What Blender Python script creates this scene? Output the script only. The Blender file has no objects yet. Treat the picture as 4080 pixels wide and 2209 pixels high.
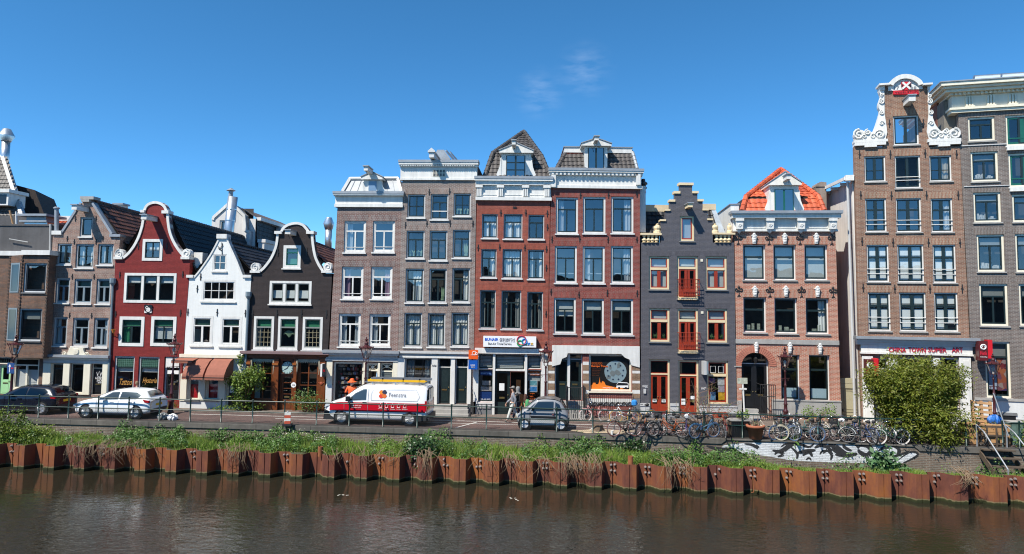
import bpy,math,random
import numpy as np
from mathutils import Vector,Matrix
from mathutils.geometry import delaunay_2d_cdt
R=math.radians
random.seed(7)
rng=np.random.default_rng(7)
SC=bpy.context.scene
COL=SC.collection
# -- camera
FPX,CX,CY,PITCH,ROLL,EYE=2719.5,2040.0,1058.0,R(3.9),0.013,5.6
_f=Vector((0,math.cos(PITCH),math.sin(PITCH)))
_u0=Vector((0,-math.sin(PITCH),math.cos(PITCH)))
_r0=Vector((1,0,0))
_r=_r0*math.cos(ROLL)+_u0*math.sin(ROLL)
_u=_u0*math.cos(ROLL)-_r0*math.sin(ROLL)
CAM=Vector((0,0,EYE))
cd=bpy.data.cameras.new('camera')
cam=bpy.data.objects.new('camera',cd)
COL.objects.link(cam)
cd.sensor_width=36
cd.lens=36*FPX/4080
cd.shift_y=-46.5/4080
cd.clip_end=3000
M=Matrix((_r,_u,-_f)).transposed().to_4x4()
M.translation=CAM
cam.matrix_world=M
SC.camera=cam
# -- sky, sun, exposure
SUN_TRAVEL=Vector((1.0,1.0,-1.86)).normalized()
w=bpy.data.worlds.new('World')
SC.world=w
w.use_nodes=True
nt=w.node_tree
bg=nt.nodes['Background']
sky=nt.nodes.new('ShaderNodeTexSky')
sky.sky_type='NISHITA'
sky.sun_disc=False
sky.sun_elevation=R(52.8)
sky.sun_rotation=math.atan2(-SUN_TRAVEL.x,-SUN_TRAVEL.y)
sky.altitude=2000
sky.air_density=.65
sky.dust_density=0
sky.ozone_density=5.5
hs_=nt.nodes.new('ShaderNodeHueSaturation')
hs_.inputs['Saturation'].default_value=1.17
hs_.inputs['Hue'].default_value=.488
nt.links.new(sky.outputs[0],hs_.inputs['Color'])
tc_=nt.nodes.new('ShaderNodeTexCoord')
acc_=hs_.outputs[0]
for cx_,cy_,wd_ in ((2330,285,.05),(2150,375,.045)):
 dn=nt.nodes.new('ShaderNodeVectorMath');dn.operation='DISTANCE'
 nt.links.new(tc_.outputs['Generated'],dn.inputs[0])
 dn.inputs[1].default_value=(_f*FPX+_r*(cx_-CX)-_u*(cy_-CY)).normalized()
 mr_=nt.nodes.new('ShaderNodeMapRange')
 mr_.interpolation_type='SMOOTHSTEP'
 for i_,v_ in enumerate((0,wd_,1,0)):mr_.inputs[i_+1].default_value=v_
 nt.links.new(dn.outputs['Value'],mr_.inputs[0])
 mp_=nt.nodes.new('ShaderNodeMapping');mp_.inputs['Scale'].default_value=(22,22,75);mp_.inputs['Rotation'].default_value=(0,.35,0)
 nt.links.new(tc_.outputs['Generated'],mp_.inputs[0])
 ns_=nt.nodes.new('ShaderNodeTexNoise');ns_.inputs['Scale'].default_value=1.4;ns_.inputs['Detail'].default_value=6
 nt.links.new(mp_.outputs[0],ns_.inputs['Vector'])
 m1_=nt.nodes.new('ShaderNodeMath');m1_.operation='MULTIPLY'
 mk_=nt.nodes.new('ShaderNodeMapRange')
 for i_,v_ in enumerate((.38,.85,0,1)):mk_.inputs[i_+1].default_value=v_
 nt.links.new(ns_.outputs[0],mk_.inputs[0])
 nt.links.new(mr_.outputs[0],m1_.inputs[0]);nt.links.new(mk_.outputs[0],m1_.inputs[1])
 m2_=nt.nodes.new('ShaderNodeMath');m2_.operation='MULTIPLY';m2_.inputs[1].default_value=.13
 nt.links.new(m1_.outputs[0],m2_.inputs[0])
 mx_=nt.nodes.new('ShaderNodeMix');mx_.data_type='RGBA'
 nt.links.new(m2_.outputs[0],mx_.inputs[0]);nt.links.new(acc_,mx_.inputs[6]);mx_.inputs[7].default_value=(6,6.6,7.2,1)
 acc_=mx_.outputs[2]
nt.links.new(acc_,bg.inputs[0])
bg.inputs[1].default_value=0.15
sl=bpy.data.lights.new('sun','SUN')
sl.energy=4.6
sl.angle=R(.53)
sl.color=(1,.94,.84)
so=bpy.data.objects.new('sun',sl)
COL.objects.link(so)
so.rotation_euler=SUN_TRAVEL.to_track_quat('-Z','Y').to_euler()
SC.view_settings.view_transform='Standard'
SC.view_settings.look='None'
SC.view_settings.exposure=0.68
SC.view_settings.gamma=1
SC.cycles.filter_width=1.1
SC.cycles.max_bounces=8
SC.cycles.transparent_max_bounces=16
SC.cycles.caustics_reflective=False
SC.cycles.caustics_refractive=False
# -- pixels of the 4080 px photograph to rays
ZM=dict(S=(0,0,1),A=(0,500,2.3257),B=(0,1000,1.9929),C=(400,750,1.9926),D=(400,1300,2.3253),E=(1300,580,1.7015),F=(1250,1350,2.5357),G=(1860,500,1.55),H=(1850,1300,2.3253),I=(2540,680,1.9373),J=(2540,1300,2.3253),K=(3300,280,2.25),L=(3300,850,2.3256),M=(3300,1350,2.1462),N=(0,1550,2.117),O=(1000,1600,2.1467),P=(2200,1600,2.1467))
def px(z,x,y):
 a,b,s=ZM[z]
 return a+x/s,b+y/s
def ray(x,y):
 d=_f*FPX+_r*(x-CX)-_u*(y-CY)
 return d/d.y
def at(x,y,Y):
 return CAM+ray(x,y)*Y
def hz(x):
 return 1243.4+ROLL*(x-CX)
def on_z(x,y,z=0):
 d=ray(x,y)
 return CAM+d*((z-EYE)/d.z)
def lerp_tab(t,x):
 for (a,va),(b,vb) in zip(t,t[1:]):
  if x<=b or (b,vb)==t[-1]:
   return va+(vb-va)*(x-a)/(b-a)
FAC=[(-80,39.2),(950,38.2),(2040,37.4),(2613,37.4),(3128,37.3),(3485,36.4),(4118,34.6)]
QUAY=[(-1500,36.2),(0,34.6),(2040,32.6),(4000,29.9),(5600,27.4)]
PILE=[(-1500,33.2),(0,31.55),(2040,29.5),(4080,27.3),(5600,25.5)]
def on_line(tab,x,z=0):
 Y=lerp_tab(tab,x)
 p=at(x,hz(x),Y)
 return Vector((p.x,p.y,z))
# -- objects
def tag(o,label=None,cat=None,group=None,kind=None):
 if label:o['label']=label
 if cat:o['category']=cat
 if group:o['group']=group
 if kind:o['kind']=kind
 return o
def empty(name,loc,rz=0,label=None,cat=None,group=None):
 o=bpy.data.objects.new(name,None)
 COL.objects.link(o)
 o.empty_display_size=.2
 o.location=loc
 o.rotation_euler=(0,0,rz)
 return tag(o,label,cat,group)
class MB:
 def __init__(s):
  s.v,s.f=[],[]
 def add(s,vs,fs):
  n=len(s.v)
  s.v+=[tuple(p) for p in vs]
  s.f+=[tuple(i+n for i in f) for f in fs]
  return s
 def box(s,a,b):
  (x0,y0,z0),(x1,y1,z1)=a,b
  return s.add([(x0,y0,z0),(x1,y0,z0),(x1,y1,z0),(x0,y1,z0),(x0,y0,z1),(x1,y0,z1),(x1,y1,z1),(x0,y1,z1)],[(0,3,2,1),(4,5,6,7),(0,1,5,4),(1,2,6,5),(2,3,7,6),(3,0,4,7)])
 def quad(s,*p):
  return s.add(p,[tuple(range(len(p)))])
 def prism(s,poly,y0,y1):
  n=len(poly)
  s.add([(x,y0,z) for x,z in poly]+[(x,y1,z) for x,z in poly],[tuple(range(n)),tuple(range(2*n-1,n-1,-1))]+[(i,i+n,(i+1)%n+n,(i+1)%n) for i in range(n)])
  return s
 def tube(s,pts,r,n=6,cap=True):
  pts=[Vector(p) for p in pts]
  rs=r if isinstance(r,(list,tuple)) else [r]*len(pts)
  vs=[]
  ref=None
  for i,p in enumerate(pts):
   t=(pts[min(i+1,len(pts)-1)]-pts[max(i-1,0)])
   t=t.normalized() if t.length>1e-9 else Vector((0,0,1))
   if ref is None:
    ref=Vector((0,0,1)) if abs(t.z)<.9 else Vector((1,0,0))
   a=(ref-t*ref.dot(t))
   a=a.normalized() if a.length>1e-6 else t.orthogonal().normalized()
   ref=a
   b=t.cross(a)
   vs+=[p+(a*math.cos(2*math.pi*k/n)+b*math.sin(2*math.pi*k/n))*rs[i] for k in range(n)]
  fs=[(i*n+k,i*n+(k+1)%n,(i+1)*n+(k+1)%n,(i+1)*n+k) for i in range(len(pts)-1) for k in range(n)]
  if cap:
   fs+=[tuple(range(n-1,-1,-1)),tuple(range((len(pts)-1)*n,len(pts)*n))]
  return s.add(vs,fs)
 def lathe(s,prof,n=12,c=(0,0,0),axis='z',sx=1):
  vs=[]
  for r,h in prof:
   for k in range(n):
    a=2*math.pi*k/n
    q=(r*math.cos(a),r*math.sin(a),h) if axis=='z' else (r*math.cos(a),h,r*math.sin(a))
    vs.append((c[0]+q[0],c[1]+q[1],c[2]+q[2]))
  m=len(prof)
  fs=[(i*n+k,i*n+(k+1)%n,(i+1)*n+(k+1)%n,(i+1)*n+k) for i in range(m-1) for k in range(n)]
  if prof[0][0]>1e-6:fs.append(tuple(range(n-1,-1,-1)))
  if prof[-1][0]>1e-6:fs.append(tuple(range((m-1)*n,m*n)))
  return s.add(vs,fs)
 def disc(s,c,r,y0,y1,n=20):
  return s.lathe([(r,y0),(r,y1)],n,c,'y')
 def spiral(s,c,r0,r1,turns,a0,rad,sgn=1,n=22,y=0):
  pts=[]
  for i in range(n+1):
   t=i/n
   a=a0+sgn*t*turns*2*math.pi
   rr=r0+(r1-r0)*t
   pts.append((c[0]+rr*math.cos(a),y,c[1]+rr*math.sin(a)))
  return s.tube(pts,rad,5)
 def build(s,name,m=None,parent=None,smooth=False):
  me=bpy.data.meshes.new(name)
  me.from_pydata(s.v,[],s.f)
  if smooth:
   me.polygons.foreach_set('use_smooth',[True]*len(me.polygons))
  if m:me.materials.append(m)
  o=bpy.data.objects.new(name,me)
  COL.objects.link(o)
  if parent:o.parent=parent
  return o
def np_mesh(name,verts,nper,m,parent=None,smooth=False):
 me=bpy.data.meshes.new(name)
 N=len(verts)//nper
 me.vertices.add(len(verts))
 me.vertices.foreach_set('co',np.asarray(verts,np.float32).ravel())
 me.loops.add(len(verts))
 me.loops.foreach_set('vertex_index',np.arange(len(verts),dtype=np.int32))
 me.polygons.add(N)
 me.polygons.foreach_set('loop_start',np.arange(0,N*nper,nper,dtype=np.int32))
 me.update(calc_edges=True)
 me.materials.append(m)
 o=bpy.data.objects.new(name,me)
 COL.objects.link(o)
 if parent:o.parent=parent
 return o
def copy_tree(o,parent=None):
 c=o.copy()
 COL.objects.link(c)
 if parent:c.parent=parent
 for ch in o.children:copy_tree(ch,c)
 return c
# -- materials
MC={}
def _nodes(name):
 m=bpy.data.materials.new(name)
 m.use_nodes=True
 t=m.node_tree
 return m,t,t.nodes['Principled BSDF']
def _n(t,kind,**kw):
 n=t.nodes.new(kind)
 for k,v in kw.items():
  if k in n.inputs:n.inputs[k].default_value=v
  else:setattr(n,k,v)
 return n
def _mul(t,col,fac_out,lo,hi):
 """col (socket or rgb) times a value running lo..hi with fac_out"""
 mr=_n(t,'ShaderNodeMapRange')
 mr.inputs[1].default_value,mr.inputs[2].default_value=.25,.75
 mr.inputs[3].default_value,mr.inputs[4].default_value=lo,hi
 t.links.new(fac_out,mr.inputs[0])
 vm=_n(t,'ShaderNodeVectorMath',operation='SCALE')
 if hasattr(col,'links'):t.links.new(col,vm.inputs[0])
 else:vm.inputs[0].default_value=col
 t.links.new(mr.outputs[0],vm.inputs['Scale'])
 return vm.outputs[0]
def mat(name,col,rough=.6,var=.1,scale=2.0,bump=0.,metal=0.,spec=.5,streak=0.,coat=0.,detail=6):
 if name in MC:return MC[name]
 m,t,b=_nodes(name)
 tc=_n(t,'ShaderNodeTexCoord')
 ns=_n(t,'ShaderNodeTexNoise',Scale=scale,Detail=detail,Roughness=.65)
 t.links.new(tc.outputs['Object'],ns.inputs['Vector'])
 c=_mul(t,col,ns.outputs[0],1-var,1+var)
 if streak:
  mp=_n(t,'ShaderNodeMapping')
  mp.inputs['Scale'].default_value=(3,3,.25)
  t.links.new(tc.outputs['Object'],mp.inputs[0])
  n2=_n(t,'ShaderNodeTexNoise',Scale=2.2,Detail=5)
  t.links.new(mp.outputs[0],n2.inputs['Vector'])
  c=_mul(t,c,n2.outputs[0],1-streak,1+streak*.3)
 t.links.new(c,b.inputs['Base Color'])
 b.inputs['Roughness'].default_value=rough
 b.inputs['Metallic'].default_value=metal
 b.inputs['Specular IOR Level'].default_value=spec
 if coat:b.inputs['Coat Weight'].default_value=coat
 if bump:
  bp=_n(t,'ShaderNodeBump',Strength=.5,Distance=bump)
  n3=_n(t,'ShaderNodeTexNoise',Scale=scale*8,Detail=4)
  t.links.new(tc.outputs['Object'],n3.inputs['Vector'])
  t.links.new(n3.outputs[0],bp.inputs['Height'])
  t.links.new(bp.outputs[0],b.inputs['Normal'])
 MC[name]=m
 return m
def brick(name,c1,c2,mortar,w_=.215,h_=.066,mo=.012,stain=.28,vert=False,rough=.85,painted=0.,moss=None):
 if name in MC:return MC[name]
 m,t,b=_nodes(name)
 tc=_n(t,'ShaderNodeTexCoord')
 sp=_n(t,'ShaderNodeSeparateXYZ')
 t.links.new(tc.outputs['Object'],sp.inputs[0])
 ad=_n(t,'ShaderNodeMath',operation='ADD')
 t.links.new(sp.outputs[0],ad.inputs[0]);t.links.new(sp.outputs[1],ad.inputs[1])
 cb=_n(t,'ShaderNodeCombineXYZ')
 t.links.new(ad.outputs[0],cb.inputs[1 if vert else 0]);t.links.new(sp.outputs[2],cb.inputs[0 if vert else 1])
 br=_n(t,'ShaderNodeTexBrick',Scale=1.0)
 br.inputs['Color1'].default_value=(*c1,1);br.inputs['Color2'].default_value=(*c2,1);br.inputs['Mortar'].default_value=(*mortar,1)
 br.inputs['Mortar Size'].default_value=mo;br.inputs['Mortar Smooth'].default_value=.13
 br.inputs['Brick Width'].default_value=w_;br.inputs['Row Height'].default_value=h_
 br.inputs['Bias'].default_value=-.1
 t.links.new(cb.outputs[0],br.inputs['Vector'])
 n1=_n(t,'ShaderNodeTexNoise',Scale=.55,Detail=7,Roughness=.7)
 t.links.new(tc.outputs['Object'],n1.inputs['Vector'])
 c=_mul(t,br.outputs[0],n1.outputs[0],1-stain,1+stain)
 mp=_n(t,'ShaderNodeMapping')
 mp.inputs['Scale'].default_value=(2.6,2.6,.3)
 t.links.new(tc.outputs['Object'],mp.inputs[0])
 n2=_n(t,'ShaderNodeTexNoise',Scale=1.4,Detail=6)
 t.links.new(mp.outputs[0],n2.inputs['Vector'])
 c=_mul(t,c,n2.outputs[0],1-stain*.7,1+stain*.5)
 n4=_n(t,'ShaderNodeTexNoise',Scale=7.0,Detail=3,Roughness=.8)
 t.links.new(cb.outputs[0],n4.inputs['Vector'])
 c=_mul(t,c,n4.outputs[0],.82,1.18)
 t.links.new(c,b.inputs['Base Color'])
 b.inputs['Roughness'].default_value=rough
 b.inputs['Specular IOR Level'].default_value=.3
 bp=_n(t,'ShaderNodeBump',Strength=.6,Distance=.012)
 bp.invert=True
 t.links.new(br.outputs['Fac'],bp.inputs['Height'])
 t.links.new(bp.outputs[0],b.inputs['Normal'])
 MC[name]=m
 return m
def leafmat(name,cols,rough=.55,trans=.25):
 if name in MC:return MC[name]
 m,t,b=_nodes(name)
 g=_n(t,'ShaderNodeNewGeometry')
 cr=_n(t,'ShaderNodeValToRGB')
 e=cr.color_ramp.elements
 while len(e)<len(cols):e.new(.5)
 for i,c in enumerate(cols):
  e[i].position=i/max(1,len(cols)-1)
  e[i].color=(*c,1)
 t.links.new(g.outputs['Random Per Island'],cr.inputs[0])
 tc=_n(t,'ShaderNodeTexCoord')
 ns=_n(t,'ShaderNodeTexNoise',Scale=1.3,Detail=3)
 t.links.new(tc.outputs['Object'],ns.inputs['Vector'])
 c=_mul(t,cr.outputs[0],ns.outputs[0],.7,1.3)
 t.links.new(c,b.inputs['Base Color'])
 b.inputs['Roughness'].default_value=rough
 tr=_n(t,'ShaderNodeBsdfTranslucent')
 t.links.new(c,tr.inputs[0])
 mx=_n(t,'ShaderNodeMixShader')
 mx.inputs[0].default_value=trans
 t.links.new(b.outputs[0],mx.inputs[1]);t.links.new(tr.outputs[0],mx.inputs[2])
 t.links.new(mx.outputs[0],t.nodes['Material Output'].inputs[0])
 MC[name]=m
 return m
def tilemat(name,cols,rough=.55):
 if name in MC:return MC[name]
 m,t,b=_nodes(name)
 g=_n(t,'ShaderNodeNewGeometry')
 cr=_n(t,'ShaderNodeValToRGB')
 e=cr.color_ramp.elements
 while len(e)<len(cols):e.new(.5)
 for i,c in enumerate(cols):
  e[i].position=i/max(1,len(cols)-1);e[i].color=(*c,1)
 t.links.new(g.outputs['Random Per Island'],cr.inputs[0])
 tc=_n(t,'ShaderNodeTexCoord')
 ns=_n(t,'ShaderNodeTexNoise',Scale=1.1,Detail=5)
 t.links.new(tc.outputs['Object'],ns.inputs['Vector'])
 c=_mul(t,cr.outputs[0],ns.outputs[0],.75,1.25)
 t.links.new(c,b.inputs['Base Color'])
 b.inputs['Roughness'].default_value=rough
 MC[name]=m
 return m
def glass(name,tint=(.75,.8,.8),refl=.10,wob=.004):
 if name in MC:return MC[name]
 m,t,b=_nodes(name)
 t.nodes.remove(b)
 tr=_n(t,'ShaderNodeBsdfTransparent');tr.inputs[0].default_value=(*tint,1)
 gl=_n(t,'ShaderNodeBsdfGlossy');gl.inputs['Roughness'].default_value=.015
 lw=_n(t,'ShaderNodeLayerWeight');fr=_n(t,'ShaderNodeMath',operation='POWER');fr.inputs[1].default_value=4
 t.links.new(lw.outputs['Facing'],fr.inputs[0])
 mr=_n(t,'ShaderNodeMath',operation='ADD');mr.inputs[1].default_value=refl+.04
 mr.use_clamp=True
 t.links.new(fr.outputs[0],mr.inputs[0])
 tc=_n(t,'ShaderNodeTexCoord')
 ns=_n(t,'ShaderNodeTexNoise',Scale=1.7,Detail=1)
 t.links.new(tc.outputs['Object'],ns.inputs['Vector'])
 bp=_n(t,'ShaderNodeBump',Strength=.6,Distance=wob)
 t.links.new(ns.outputs[0],bp.inputs['Height'])
 t.links.new(bp.outputs[0],gl.inputs['Normal'])
 mx=_n(t,'ShaderNodeMixShader')
 t.links.new(mr.outputs[0],mx.inputs[0])
 t.links.new(tr.outputs[0],mx.inputs[1]);t.links.new(gl.outputs[0],mx.inputs[2])
 t.links.new(mx.outputs[0],t.nodes['Material Output'].inputs[0])
 MC[name]=m
 return m
WHITE=mat('white paint',(.70,.69,.65),.55,.08,1.5,streak=.18)
CREAM=mat('cream paint',(.74,.69,.55),.5,.05,1.5,streak=.1)
YCREAM=mat('yellow cream paint',(.72,.58,.36),.5,.06,2)
GREYW=mat('grey white paint',(.5,.5,.49),.55,.07,1.5,streak=.12)
PALEG=mat('pale grey paint',(.62,.63,.62),.5,.05,1.5,streak=.1)
DGREEN=mat('dark green paint',(.012,.023,.023),.35,.15,3)
BLACKP=mat('black paint',(.012,.013,.015),.35,.2,3)
GREENP=mat('bottle green paint',(.01,.10,.07),.35,.15,3)
BLUEG=mat('blue grey paint',(.17,.22,.25),.5,.1,2)
REDW=mat('red window paint',(.30,.035,.012),.4,.12,3)
BRWOOD=mat('varnished brown wood',(.16,.045,.012),.35,.35,4,streak=.3)
DKWOOD=mat('dark weathered wood',(.09,.065,.045),.75,.3,4,streak=.3)
PLYWOOD=mat('bare pine boards',(.42,.24,.11),.7,.22,3,streak=.2)
STONE=mat('grey stone',(.33,.32,.3),.8,.16,2,bump=.01,streak=.15)
BLUESTONE=mat('dark blue stone',(.15,.155,.16),.75,.2,2,bump=.006,streak=.12)
LEAD=mat('lead sheet',(.30,.32,.34),.5,.18,2,metal=.3)
ZINC=mat('zinc sheet',(.55,.58,.6),.35,.15,3,metal=.8)
IRON=mat('black iron',(.018,.017,.017),.5,.3,5)
MAROON=mat('maroon lamp paint',(.055,.012,.014),.35,.2,4)
RAILG=mat('railing green paint',(.012,.035,.03),.35,.2,3)
CURT=mat('white curtain cloth',(.75,.75,.72),.9,.08,3)
PINKC=mat('pink curtain cloth',(.55,.33,.42),.9,.1,3)
BLIND=mat('grey blind cloth',(.55,.57,.55),.8,.06,3)
DBLIND=mat('green shade cloth',(.03,.22,.10),.7,.12,6)
SHADEG=mat('leaded green glass',(.035,.09,.06),.3,.5,14)
PAPER=mat('white paper',(.75,.75,.73),.8,.05,3)
BLUEPOST=mat('blue poster',(.01,.05,.22),.5,.15,4)
ORANGE=mat('orange print',(.75,.14,.015),.5,.06,4)
BLUEP=mat('blue print',(.01,.09,.42),.5,.08,4)
REDP=mat('red print',(.55,.012,.02),.45,.08,3)
GOLD=mat('gold lettering',(.5,.25,.06),.4,.08,4)
TXT=mat('dark lettering',(.02,.02,.022),.5,.05,4)
WTXT=mat('white lettering',(.8,.8,.8),.5,.03,4)
BRASS=mat('brass',(.5,.36,.14),.3,.1,5,metal=.9)
ROOM=mat('dim room',(.045,.042,.04),.9,.5,.8)  # dimness of the rooms put into the colour of flat backing panels
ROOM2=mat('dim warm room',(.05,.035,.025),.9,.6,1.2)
PANE=glass('window glass',(.86,.9,.9),.11)
PANEB=glass('bluish window glass',(.66,.72,.76),.16)
SHOPG=glass('shop glass',(.8,.82,.82),.06)
CLEAR=glass('lamp glass',(.92,.9,.9),.05)
SKIN=mat('skin',(.46,.26,.18),.55,.06,6)
RUBBER=mat('tyre rubber',(.018,.018,.019),.75,.2,5)
ALU=mat('aluminium',(.62,.63,.64),.3,.1,5,metal=.9)
CHROME=mat('chrome',(.7,.7,.7),.15,.05,5,metal=1)
# -- ground, street, water
WZ=-1.80
def strip(name,tabs,xs,m,kind='structure'):
 mb=MB()
 rows=[]
 for x in xs:
  rows.append([f(x) for f in tabs])
 n=len(tabs)
 vs=[p for r in rows for p in r]
 fs=[(i*n+j,(i+1)*n+j,(i+1)*n+j+1,i*n+j+1) for i in range(len(xs)-1) for j in range(n-1)]
 mb.add(vs,fs)
 return tag(mb.build(name,m),kind=kind)
XS=list(range(-1500,5700,240))
def off(tab,d,z):
 return lambda x:on_line(tab,x,z)+Vector((.1,1,0)).normalized()*d
COBBLE=brick('street clinker',(.15,.085,.072),(.105,.07,.066),(.075,.066,.06),.21,.07,.008,.25,rough=.85)
PAVE=brick('pavement clinker',(.20,.15,.12),(.15,.12,.105),(.1,.09,.08),.21,.07,.008,.25)
for mm in (COBBLE,PAVE):
 t_=mm.node_tree
 sp_=[n for n in t_.nodes if n.type=='SEPXYZ'][0]
 cb_=[n for n in t_.nodes if n.type=='COMBXYZ'][0]
 for l in list(cb_.inputs[0].links)+list(cb_.inputs[1].links):t_.links.remove(l)
 t_.links.new(sp_.outputs[0],cb_.inputs[0]);t_.links.new(sp_.outputs[1],cb_.inputs[1])
EARTH=mat('dark earth',(.06,.048,.032),.95,.35,2,bump=.03)
far_=lambda x:on_line(FAC,min(max(x,-80),4118),0)*1
strip('ground',[off(QUAY,.25,-.03),off(QUAY,9,-.03),lambda x:Vector((on_line(QUAY,x).x*14,600,-.03))],XS,mat('paved ground',(.12,.1,.09),.9,.2,1))
strip('road',[off(QUAY,.3,-.004),off(QUAY,3.2,0.0)],XS,COBBLE)
strip('pavement',[off(QUAY,3.2,-.02),off(QUAY,3.2,.035),off(QUAY,8.5,.05)],XS,PAVE)
WLINE=mat('worn white road paint',(.62,.6,.56),.8,.3,6)
def line_strip(x0,x1,d,wd=.1):
 xs=list(np.linspace(x0,x1,12))
 return tag(strip('road_marking',[off(QUAY,d,.006),off(QUAY,d+wd,.006)],xs,WLINE),kind='structure')
line_strip(660,3300,2.5);line_strip(1050,3300,1.75,.07)
mb=MB()
for x in (1815,2330):
 a,b=off(QUAY,.5,.008)(x),off(QUAY,2.3,.008)(x+60)
 e=Vector((.1,0,0))
 mb.quad(a,a+e,b+e,b)
tag(mb.build('road_marking',WLINE),kind='structure')
def water_mat():
 m,t,b=_nodes('canal water')
 tc=_n(t,'ShaderNodeTexCoord')
 b.inputs['Base Color'].default_value=(.021,.019,.012,1)
 b.inputs['Roughness'].default_value=.035
 b.inputs['IOR'].default_value=1.6
 hgt=None
 for sc,st,k in (((.7,1.25,1),1.4,.022),((1,1.5,1),4.0,.017),((1,1.2,1),.4,.04)):
  mp=_n(t,'ShaderNodeMapping');mp.inputs['Scale'].default_value=sc
  mp.inputs['Rotation'].default_value=(0,0,.3)
  t.links.new(tc.outputs['Object'],mp.inputs[0])
  n=_n(t,'ShaderNodeTexNoise',Scale=st,Detail=3,Roughness=.55,Distortion=.6)
  t.links.new(mp.outputs[0],n.inputs['Vector'])
  q=_n(t,'ShaderNodeMath',operation='MULTIPLY');q.inputs[1].default_value=k
  t.links.new(n.outputs[0],q.inputs[0])
  if hgt is None:hgt=q.outputs[0]
  else:
   a=_n(t,'ShaderNodeMath',operation='ADD')
   t.links.new(hgt,a.inputs[0]);t.links.new(q.outputs[0],a.inputs[1]);hgt=a.outputs[0]
 sp=_n(t,'ShaderNodeSeparateXYZ');t.links.new(tc.outputs['Object'],sp.inputs[0])
 mr=_n(t,'ShaderNodeMapRange')
 mr.inputs[1].default_value,mr.inputs[2].default_value,mr.inputs[3].default_value,mr.inputs[4].default_value=21,28.3,1.0,.3
 t.links.new(sp.outputs[1],mr.inputs[0])
 bp=_n(t,'ShaderNodeBump',Distance=1.0)
 t.links.new(mr.outputs[0],bp.inputs['Strength'])
 t.links.new(hgt,bp.inputs['Height']);t.links.new(bp.outputs[0],b.inputs['Normal'])
 return m
mb=MB()
mb.quad((-300,-14,WZ),(300,-14,WZ),(300,60,WZ),(-300,60,WZ))
tag(mb.build('water',water_mat()),kind='structure')
mb=MB()
mb.box((-300,-400,WZ-1),(300,-14,.0))
tag(mb.build('near_quay',mat('paved ground'.upper(),(.1,.09,.08),.9,.2,1)),kind='structure')
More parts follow.
